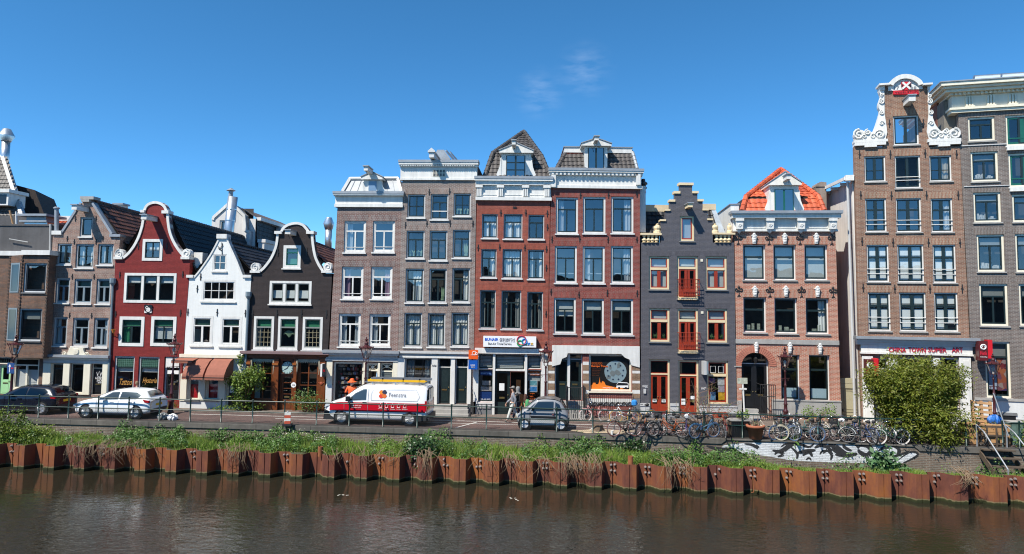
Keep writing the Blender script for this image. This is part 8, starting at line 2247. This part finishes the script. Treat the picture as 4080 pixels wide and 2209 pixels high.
def bike(x,Y,ang,label,frame=None,tyre=None,guard=None,tilt=0.,s=.94,z=.004,extra=None):
 r=bike0 if not used[0] else copy_tree(bike0);used[0]=1
 p=at(x,hz(x),Y);r.location=(p.x,p.y,z);r.rotation_euler=(tilt,0,R(ang));r.scale=(s,)*3
 tag(r,label,'bicycle','bicycles parked along the quay and pavement')
 for o in r.children:
  n=o.name.split('.')[0];m={'frame':frame,'tyre':tyre,'mudguard':guard or frame}.get(n)
  o.material_slots[0].link='OBJECT';o.material_slots[0].material=m or o.data.materials[0]
 if extra:
  for nm,m in extra:
   mb=MB()
   if nm=='crate':
    mb.box((.5,-.2,.86),(.86,.2,.89))
    for (a,b,c_,d) in ((.5,-.2,.86,-.18),(.5,.18,.86,.2),(.5,-.18,.52,.18),(.84,-.18,.86,.18)):
     for zz in (.9,.98,1.06):mb.box((a,b,zz),(c_,d,zz+.055))
   elif nm=='saddle_cover':mb.tube([(-.4,0,1.0),(-.3,0,1.03),(-.12,0,1.0)],[.08,.1,.04],8)
   elif nm=='bag':mb.lathe([(.05,0),(.16,.05),(.17,.25),(.06,.33)],8,(.45,0,.95))
   mb.build(nm,m,r)
 return r
PINKP,CRM,WHT,ORG,BLU,LBL,RED_,YEL,GRN,GRY,TEAL,WTY,BTY,RTY,CTY=bm_('pink bike paint',(.45,.2,.2)),bm_('cream bike paint',(.4,.36,.28)),bm_('white bike paint',(.6,.62,.62)),bm_('orange bike paint',(.3,.06,.01)),bm_('blue bike paint',(.015,.06,.22)),bm_('light blue bike paint',(.05,.15,.28)),bm_('red bike paint',(.22,.03,.02)),bm_('yellow tyre',(.5,.28,.04)),bm_('green bike paint',(.04,.12,.08)),bm_('grey bike paint',(.16,.17,.18)),bm_('teal bike paint',(.08,.18,.18)),bm_('white tyre',(.62,.58,.54),.7),bm_('blue tyre',(.06,.13,.26),.7),bm_('red tyre',(.14,.035,.03),.7),bm_('cream tyre',(.55,.5,.36),.7)
BLUEBAG,CRATE,WBAG=mat('blue bag',(.03,.22,.55),.5,.2,6),mat('black crate',(.02,.02,.022),.6,.1,4),mat('white plastic bag',(.7,.7,.7),.4,.1,6)
for a in ((2374,35.6,178,'pink bicycle with white tyres standing against the scrolled white base',PINKP,WTY,None,.06),(2494,35.2,172,'cream bicycle with yellow tyres next to the pink one',WHT,YEL,None,-.05),(2560,35.0,195,'dark bicycle with a blue bag behind the red tyred one',GRY,YEL,None,.06,.94,.04,[('bag',BLUEBAG)]),(2490,31.65,188,'black bicycle with dull red tyres by the railing and tree stump',BLK,RTY,None,.08),(2556,31.9,160,'black bicycle with orange fork leaning beside the red tyred one',ORG,None,BLK,-.1),(2585,31.7,30,'black bicycle with dark wheels parallel to the railing beside the orange forked one',BLK,None,None,.05),(2640,31.8,20,'grey bicycle with thin chrome wheels beside the orange one with crate',GRY,None,None,-.06),(2674,31.6,155,'orange red bicycle with a black crate on the front',ORG,None,None,.08,.94,.004,[('crate',CRATE)]),(2731,31.8,75,'purple grey bicycle seen end on with white saddle cover',bm_('purple bike paint',(.1,.06,.2)),None,None,.03,.94,.004,[('saddle_cover',WBAG)]),(2790,31.9,40,'dark bicycle half hidden between the end on one and the blue one',BLK,None,None,-.04),(2802,31.5,20,'blue bicycle with a blue front tyre in front of the bare shrub',LBL,BTY,None,.08),(2882,31.8,80,'rusty red bicycle seen end on beside the slatted planter',RED_,None,None,.04),(3060,31.3,160,'cream bicycle with cream tyres beside the terracotta pot',CRM,CTY,None,.07),(3110,31.4,205,'grey bicycle with blue tyre behind the maroon lamp foot',GRY,BTY,None,-.06),(3160,31.5,80,'white bicycle seen end on with upright handlebar',WHT,None,None,.05),(3205,31.0,172,'dark bicycle with broad blue tyres in front of the stone plinth',GRY,BTY,None,.08),(3255,31.3,65,'teal bicycle turned towards the water beside the broad blue tyred one',TEAL,None,None,-.05),(3318,31.0,150,'pale yellow bicycle with thin black tyres before the beige gate',CRM,None,WHT,.06,.94,.004,[('saddle_cover',WBAG)]),(3372,30.9,165,'black bicycle with a dark front crate before the beige gate',BLK,None,None,-.07,.94,.004,[('crate',CRATE)]),(3424,30.9,115,'bright blue bicycle between the black crate bicycle and the bamboo',BLU,None,None,.06),(3468,30.9,75,'silver grey bicycle seen end on beside the bright blue one',GRY,None,None,-.05),(3540,30.5,178,'dark green bicycle with white tyres at the foot of the bamboo',GRN,WTY,None,.08),(3595,30.7,10,'black bicycle half covered by the bamboo',BLK,None,None,.05),(2705,32.3,25,'dark grey bicycle standing behind the orange red one',GRY,None,None,-.04),(2850,32.2,100,'dark bicycle end on behind the bare shrub',BLK,None,None,.04),(3135,32.0,25,'black bicycle behind the upright white one',BLK,None,None,-.05),(3185,31.9,110,'dark teal bicycle turned end on before the stone plinth',TEAL,None,None,.04),(3285,31.9,20,'grey bicycle behind the pale yellow one',GRY,None,None,-.05),(3345,31.7,100,'green bicycle end on behind the black crate bicycle',GRN,None,None,.04),(3400,31.7,30,'dark bicycle behind the bright blue one',BLK,None,None,-.05),(3505,31.2,100,'white bicycle end on between the silver and the white tyred ones',WHT,None,None,.04),(3860,30.9,95,'black bicycle end on between the bamboo and the plank box',BLK,None,None,.05)):bike(*a)
# -- people
def skin_mesh(name,J,E,Rd,m,parent,sub=2,root=None):
 names=list(J);me=bpy.data.meshes.new(name);me.from_pydata([J[n] for n in names],[(names.index(a),names.index(b)) for a,b in E],[])
 o=bpy.data.objects.new(name,me);COL.objects.link(o);o.modifiers.new('skin','SKIN')
 d=me.skin_vertices[0].data
 for i,n in enumerate(names):r_=Rd[n];d[i].radius=r_ if isinstance(r_,tuple) else (r_,r_);d[i].use_root=(n==(root or names[0]))
 s_=o.modifiers.new('sub','SUBSURF');s_.levels=s_.render_levels=sub
 o.modifiers['skin'].use_smooth_shade=True
 me.materials.append(m)
 if parent:o.parent=parent
 return o
def person(loc,rz,label,top_m,leg_m,hair_m,stride=.0,arm=.12,sc=1.,shoe=None,hair='short',cap=None,skirt=False):
 """faces local +x; y is left"""
 s=stride
 J=dict(pelvis=(0,0,.95),belly=(0,0,1.08),chest=(.01,0,1.30),neck=(.0,0,1.47),skull=(.02,0,1.585),crown=(.015,0,1.69))
 E=[('pelvis','belly'),('belly','chest'),('chest','neck'),('neck','skull'),('skull','crown')]
 Rd=dict(pelvis=(.15,.11),belly=(.14,.10),chest=(.16,.11),neck=.052,skull=(.074,.092),crown=(.062,.075))
 for sd,q,sg in (('l',1,s),('r',-1,-s)):
  J.update({sd+'hip':(0,q*.09,.88),sd+'knee':(sg*.32+.03,q*.09,.49+abs(s)*.01),sd+'ank':(sg*.72-(.05 if sg<0 else 0),q*.085,.08+(.06 if sg<0 else 0)),sd+'toe':(sg*.72+.15-(.05 if sg<0 else 0),q*.095,.03),sd+'sho':(0,q*.185,1.40),sd+'elb':(-sg*.35-.02,q*.225,1.13),sd+'wri':(-sg*.6+arm,q*.215,.91),sd+'palm':(-sg*.66+arm+.02,q*.21,.83)})
  E+=[('pelvis',sd+'hip'),(sd+'hip',sd+'knee'),(sd+'knee',sd+'ank'),(sd+'ank',sd+'toe'),('chest',sd+'sho'),(sd+'sho',sd+'elb'),(sd+'elb',sd+'wri'),(sd+'wri',sd+'palm')]
  Rd.update({sd+'hip':.085,sd+'knee':.055,sd+'ank':.04,sd+'toe':.035,sd+'sho':.06,sd+'elb':.042,sd+'wri':(.03,.022),sd+'palm':(.038,.018)})
  px_,pz_=J[sd+'palm'][0],J[sd+'palm'][2]
  for i,(dx,ln) in enumerate(((-.027,.065),(-.009,.075),(.009,.07),(.026,.055))):
   a,b=sd+'f%da'%i,sd+'f%db'%i
   J[a]=(px_+dx,q*.21,pz_-.04);J[b]=(px_+dx*1.1+.012,q*.195,pz_-.04-ln);E+=[(sd+'palm',a),(a,b)];Rd[a]=Rd[b]=.0085
  J[sd+'th']=(px_+.05,q*.195,pz_-.03);E.append((sd+'palm',sd+'th'));Rd[sd+'th']=.0095
 b=skin_mesh('person',J,E,Rd,SKIN,None);b.location=loc;b.rotation_euler=(0,0,rz);b.scale=(sc,)*3;tag(b,label,'person')
 pick=lambda ks,g:({k:J[k] for k in ks},[e for e in E if e[0] in ks and e[1] in ks],{k:(tuple(v+g for v in Rd[k]) if isinstance(Rd[k],tuple) else Rd[k]+g) for k in ks})
 ks=['chest','belly','pelvis','lsho','rsho','lelb','relb','lwri','rwri'];a_,e_,r_=pick(ks,.022);r_['pelvis']=(.175,.135);skin_mesh('jacket',a_,e_,r_,top_m,b)
 ks=['pelvis','lhip','rhip','lknee','rknee','lank','rank'];a_,e_,r_=pick(ks,.03);skin_mesh('trousers',a_,e_,r_,leg_m,b)
 for sd in 'lr':a_,e_,r_=pick([sd+'ank',sd+'toe'],.018);a_[sd+'ank']=tuple(np.add(a_[sd+'ank'],(0,0,-.03)));skin_mesh('shoe',a_,e_,r_,shoe or mat('dark shoe',(.05,.045,.04),.5,.1,4),b)
 hm=MB()
 if hair=='long':hm.lathe([(.0,1.79),(.07,1.77),(.105,1.70),(.11,1.6),(.12,1.45),(.11,1.28),(.06,1.2),(.0,1.2)],14,(-.045,0,0))
 elif hair=='scarf':hm.lathe([(.0,1.79),(.08,1.77),(.115,1.69),(.118,1.58),(.10,1.5),(.15,1.43),(.2,1.38),(.0,1.36)],14,(-.025,0,0))
 else:hm.lathe([(.0,1.785),(.065,1.77),(.095,1.71),(.098,1.65),(.08,1.58),(.0,1.56)],14,(-.03,0,0))
 hm.build('hair' if hair!='scarf' else 'headscarf',hair_m,b,True)
 if cap:cm=MB();cm.lathe([(.0,1.80),(.07,1.785),(.105,1.73),(.108,1.69),(.0,1.69)],14,(0,0,0));cm.box((.06,-.065,1.69),(.2,.065,1.705));cm.build('cap',cap,b,True)
 fm=MB()
 for q in (-1,1):fm.lathe([(.0,-.012),(.012,0),(.0,.012)],6,(.098,q*.034,1.635));fm.lathe([(.0,-.03),(.018,-.01),(.02,.02),(.0,.032)],6,(.01,q*.087,1.615))
 fm.tube([(.10,-.025,1.555),(.105,0,1.553),(.10,.025,1.555)],.006,4);fm.build('face_features',mat('dark feature',(.12,.05,.04),.5,.1,4),b)
 MB().tube([(.098,0,1.64),(.122,0,1.60),(.1,0,1.588)],[.008,.015,.008],6).build('nose',SKIN,b,True)
 return b
cl=lambda n,c:mat(n,c,.85,.1,6)
def gp(x,Y,z=.045):p=at(x,hz(x),Y);return Vector((p.x,p.y,z))
person(gp(2049,35.1),math.pi-.1,'person in grey jacket, pale trousers and grey cap walking past the travel shop',cl('grey jacket cloth',(.22,.23,.26)),cl('pale trouser cloth',(.55,.57,.53)),cl('dark brown hair',(.03,.02,.015)),.38,cap=cl('grey cap cloth',(.2,.19,.18)))
person(gp(2066,35.7),math.pi+.05,'person in black clothes and patterned headscarf walking beside the grey jacketed one',cl('black cloth',(.012,.012,.014)),cl('navy trouser cloth',(.03,.035,.06)),mat('patterned scarf',(.18,.18,.18),.8,.9,30),-.3,sc=.96,hair='scarf')
person(gp(2100,34.6),.4,'person with long brown hair in a green top behind the microcar',cl('green top cloth',(.08,.32,.12)),cl('navy trouser cloth',(0,)*3),cl('brown hair',(.07,.03,.018)),0,sc=.82,hair='long')
person(gp(562,36.3),math.pi/2,'person in navy jacket standing behind the white hatchback',cl('navy jacket cloth',(.012,.016,.04)),cl('navy trouser cloth',(0,)*3),cl('sandy hair',(.2,.12,.07)),0,sc=.94)
o=empty('mannequin',gp(1411,36.6),0,'orange supporter outfit with orange hat on a stand outside the souvenir shop','mannequin')
OC=mat('bright orange cloth',(.72,.11,.02),.7,.1,8)
MB().tube([(0,0,0),(0,0,1.2)],.03,6).lathe([(.25,0),(.25,.03)],12).build('stand',IRON,o)
a_,e_=dict(p=(0,0,1.0),c=(0,0,1.4),l=(-.2,0,1.45),r=(.2,0,1.45),le=(-.32,-.05,1.15),re=(.32,-.05,1.15)),[('p','c'),('c','l'),('c','r'),('l','le'),('r','re')]
skin_mesh('shirt',a_,e_,dict(p=(.2,.14),c=(.2,.14),l=.08,r=.08,le=.07,re=.07),OC,o);MB().lathe([(.0,1.93),(.1,1.9),(.15,1.78),(.24,1.74),(.24,1.72),(.0,1.72)],14).build('hat',OC,o);MB().lathe([(.0,1.52),(.09,1.6),(.09,1.7),(.0,1.75)],12).build('head_form',mat('pale form',(.6,.5,.42),.6,.05,3),o)
o=empty('parasol',gp(1500,36.5),0,'folded light blue parasol leaning beside the grey green shop door','parasol')
MB().tube([(0,0,0),(.1,.1,2.3)],.02,6).build('pole',PALEG,o);MB().tube([(.04,.04,.9),(.07,.07,1.5),(.1,.1,2.25)],[.13,.1,.02],8).build('canopy',mat('light blue canopy',(.25,.42,.58),.8,.15,6),o)
# -- street things
def bag(x,Y,label,m,r,n=0):
 p=gp(x,Y,0);mb=MB();ph=random.random()*6;prof=[]
 N,K=22,9
 vs,fs=[],[]
 for i in range(K):
  t=i/(K-1)
  for k in range(N):
   a=2*math.pi*k/N;rr=r*(math.sin(math.pi*min(t*.8+.18,1))**.6)*(1+.13*math.sin(5*a+ph+3*t)+.09*math.sin(11*a+7*t));vs.append((rr*math.cos(a),rr*math.sin(a)*.8,r*1.25*t+.03*math.sin(7*a+ph)))
 fs=[(i*N+k,i*N+(k+1)%N,(i+1)*N+(k+1)%N,(i+1)*N+k) for i in range(K-1) for k in range(N)]+[tuple(range(N-1,-1,-1)),tuple(range((K-1)*N,K*N))]
 mb.add(vs,fs);o=mb.build('rubbish_bag',m);o.location=p;return tag(o,label,'rubbish bag')
bag(671,34.55,'grey crumpled rubbish bag behind the white hatchback',mat('grey plastic film',(.16,.17,.17),.3,.4,9),.27)
bag(708,34.5,'white crumpled plastic bag next to the grey one',mat('white plastic bag',(0,)*3),.24)
o=empty('barrier_post',gp(1161,33.25,0),.1,'red and white striped road barrier standing by the railing in front of the clock shopfront','barrier');o.scale=(.85,.85,.9)
mb=MB()
for k in range(4):MB().box((-.17,-.04,.1+.155*k),(.17,.04,.252+.155*k)).build('stripe',(WHITE,mat('orange red reflective',(.5,.09,.05),.4,.1,5))[k%2==0],o)
MB().box((-.25,-.18,0),(.25,.18,.115)).build('foot',DKPLA,o);MB().tube([(0,0,.7),(0,0,.78)],.05,8).build('lamp_socket',GREYW,o)
p=gp(2980+25,31.4,0);o=empty('terracotta_pot',p,0,'big terracotta pot with bare soil and twigs behind the railing','pot')
MB().lathe([(.24,0),(.27,.02),(.36,.5),(.41,.51),(.42,.62),(.37,.63),(.34,.56),(.0,.55)],22).build('pot',mat('terracotta',(.34,.11,.055),.8,.15,4,bump=.01),o,True)
mb=MB()
for _ in range(18):t=random.gauss(0,.5);mb.tube([(random.gauss(0,.1),random.gauss(0,.1),.55),(t*.5,random.gauss(0,.15),.55+random.uniform(.15,.6))],[.01,.004],4)
mb.build('twigs',TWIG,o);np_mesh('foliage',leaf_quads(blob((0,0,.7),(.25,.2,.12),60),.06),4,WEED,o)
o=empty('slatted_planter',gp(2938,31.9,0),.05,'dark slatted planter with pale rim beside the terracotta pot','planter')
for k in range(9):MB().box((-.42+k*.095,-.25,0.02),(-.34+k*.095,-.23,.72)).build('slat',BLACKP,o)
MB().box((-.42,-.229,.02),(.44,.25,.74)).build('body',DKWOOD,o);MB().box((-.45,-.28,.745),(.47,.28,.79)).build('rim',STONE,o);np_mesh('foliage',leaf_quads(blob((.2,0,1.0),(.35,.2,.25),130),.12),4,WEEDL,o)
o=empty('sign_post',gp(2957,35.3,.03),0,'thin white post with weathered blank board before the arched entrance','sign')
MB().tube([(.09,0,0),(.0,0,2.05)],.045,8).build('post',WHITE,o);MB().box((-.28,-.05,2.05),(.22,.0,2.35)).build('board',mat('mossy board',(.4,.42,.33),.8,.5,9),o);MB().box((-.2,-.05,1.75),(.18,.0,1.83)).build('board',WHITE,o)
o=MB().lathe([(.34,0),(.28,.06),(.24,.2),(.23,.27),(.0,.26)],14).build('tree_stump',mat('stump bark',(.13,.09,.06),.9,.4,6,bump=.04));o.location=gp(2385,33.1,0);tag(o,'low cut tree stump behind the railing between microcar and bicycles','stump')
mb=MB();P=[gp(2400,32.8,.011)+Vector((1.5*math.cos(t)*(1+.2*math.sin(3*t)),.55*math.sin(t)*(1+.25*math.sin(5*t)),0)) for t in np.linspace(0,6.28,30)[:-1]];mb.quad(*P);tag(mb.build('sawdust',mat('sawdust',(.42,.33,.22),.95,.3,3)),kind='stuff')
mb=MB();mb.lathe([(.055,0),(.07,.17),(.075,.18),(.0,.175)],12);o=mb.build('paper_cup',WHITE);o.location=gp(2440,32.0,0);tag(o,'white paper cup left on the quay by the red tyred bicycle','cup')
# -- wooden landing stairs, box, pallet at the right
sx=3945;a=on_line(QUAY,sx);d=(on_line(QUAY,sx+100)-a).normalized();rz=math.atan2(d.y,d.x)
st=empty('landing_stairs',a,rz,'grey weathered wooden stairs with metal handrails going down to the water side','stairs')
for k in range(5):
 y,z=-.1-.36*k,-.02-.28*k;MB().box((-.62+.04*k,y-.3,z-.045),(.62+.04*k,y+.02,z)).build('tread',DKWOOD,st)
for sg in (-1,1):
 mb=MB();x=sg*.6;mb.add([(x-.03,.1,-.02),(x+.03,.1,-.02),(x+.03+.16,-1.8,-1.36),(x-.03+.16,-1.8,-1.36),(x-.03,.1,-.3),(x+.03,.1,-.3),(x+.19,-1.7,-1.6),(x+.13,-1.7,-1.6)],[(0,1,2,3),(4,7,6,5),(0,3,7,4),(1,5,6,2),(2,6,7,3)]);mb.build('stringer',DKWOOD,st)
 MB().tube([(x,.2,0),(x,.2,.95),(x+.05,-.3,.72),(x+.2+.15*(sg>0),-1.75,-.55),(x+.2+.15*(sg>0),-1.75,-1.2)],.028,8).build('handrail',LEAD,st)
for zz in (.1,.45,.82):MB().box((-.6,.25,zz),(.62,.29,zz+.07)).build('gate_board',DKWOOD,st)
for xx in (-.6,-.2,.18,.56):MB().box((xx,.2,.0),(xx+.06,.245,.9)).build('gate_upright',DKWOOD,st)
MB().tube([(.62,.1,.5),(.28,.5,2.3)],.026,8).build('guard_pole',LEAD,st)
b=gp(3900,30.95,0);o=empty('plank_box',b,rz,'low box of bare pine planks behind the railing and the stairs','box')
for k in range(3):MB().box((-.85,-.4,.03+.27*k),(.85,-.37,.285+.27*k)).build('plank',PLYWOOD,o);MB().box((-.85,.37,.03+.27*k),(.85,.4,.285+.27*k)).build('plank',PLYWOOD,o)
for xx in (-.87,-.2,.3,.83):MB().box((xx,-.43,0),(xx+.06,-.402,.86)).build('batten',PLYWOOD,o)
MB().box((-.9,-.45,.862),(.92,.45,.9)).build('lid',PLYWOOD,o)
o=empty('pallet',b+Vector((.1,.1,.905)),rz,'light wooden pallet leaning upright on top of the plank box','pallet');o.rotation_euler=(-.2,.06,rz)
for k in range(5):MB().box((-.42,-.02,.02+.2*k),(.42,.0,.13+.2*k)).build('slat',PLYWOOD,o)
for xx in (-.42,-.05,.32):MB().box((xx,.001,0),(xx+.1,.11,.98)).build('bearer',PLYWOOD,o)
bag(3948,30.9,'crumpled blue tarpaulin on the plank box beside the pallet',mat('blue tarpaulin',(.015,.12,.42),.45,.25,8),.3).location.z=.905
o=empty('utility_box',gp(4040,31.0,0),rz,'peeling grey green utility box behind the short railing','box');MB().box((-.4,-.3,0),(.45,.3,.95)).build('cabinet',mat('peeling green paint',(.09,.15,.13),.7,.5,5),o);MB().box((-.43,-.33,.952),(.48,.33,1.0)).build('lid',STONE,o)
plant('shrub','leafy weeds growing at the short railing by the utility box',gp(4045,30.3,0),[((0,0,.3),(.35,.2,.3),220),((.35,.1,.8),(.2,.2,.5),160)],.09,WEEDL,stems=5)
for x,y,lb in ((3000/1.467,1990,'cluster of glittering litter floating on the canal'),(1366,1976,'pale scrap floating on the canal below the van')):
 p=on_z(x,y,WZ+.012);mb=MB()
 for _ in range(6):a,b=random.gauss(0,.16),random.gauss(0,.1);mb.quad((a,b,.0),(a+.07,b+.02,.008),(a+.06,b+.06,.012),(a-.02,b+.05,.004))
 o=mb.build('floating_litter',mat('dirty scrap',(.4,.38,.33),.5,.3,9));o.location=p;tag(o,lb,'litter')
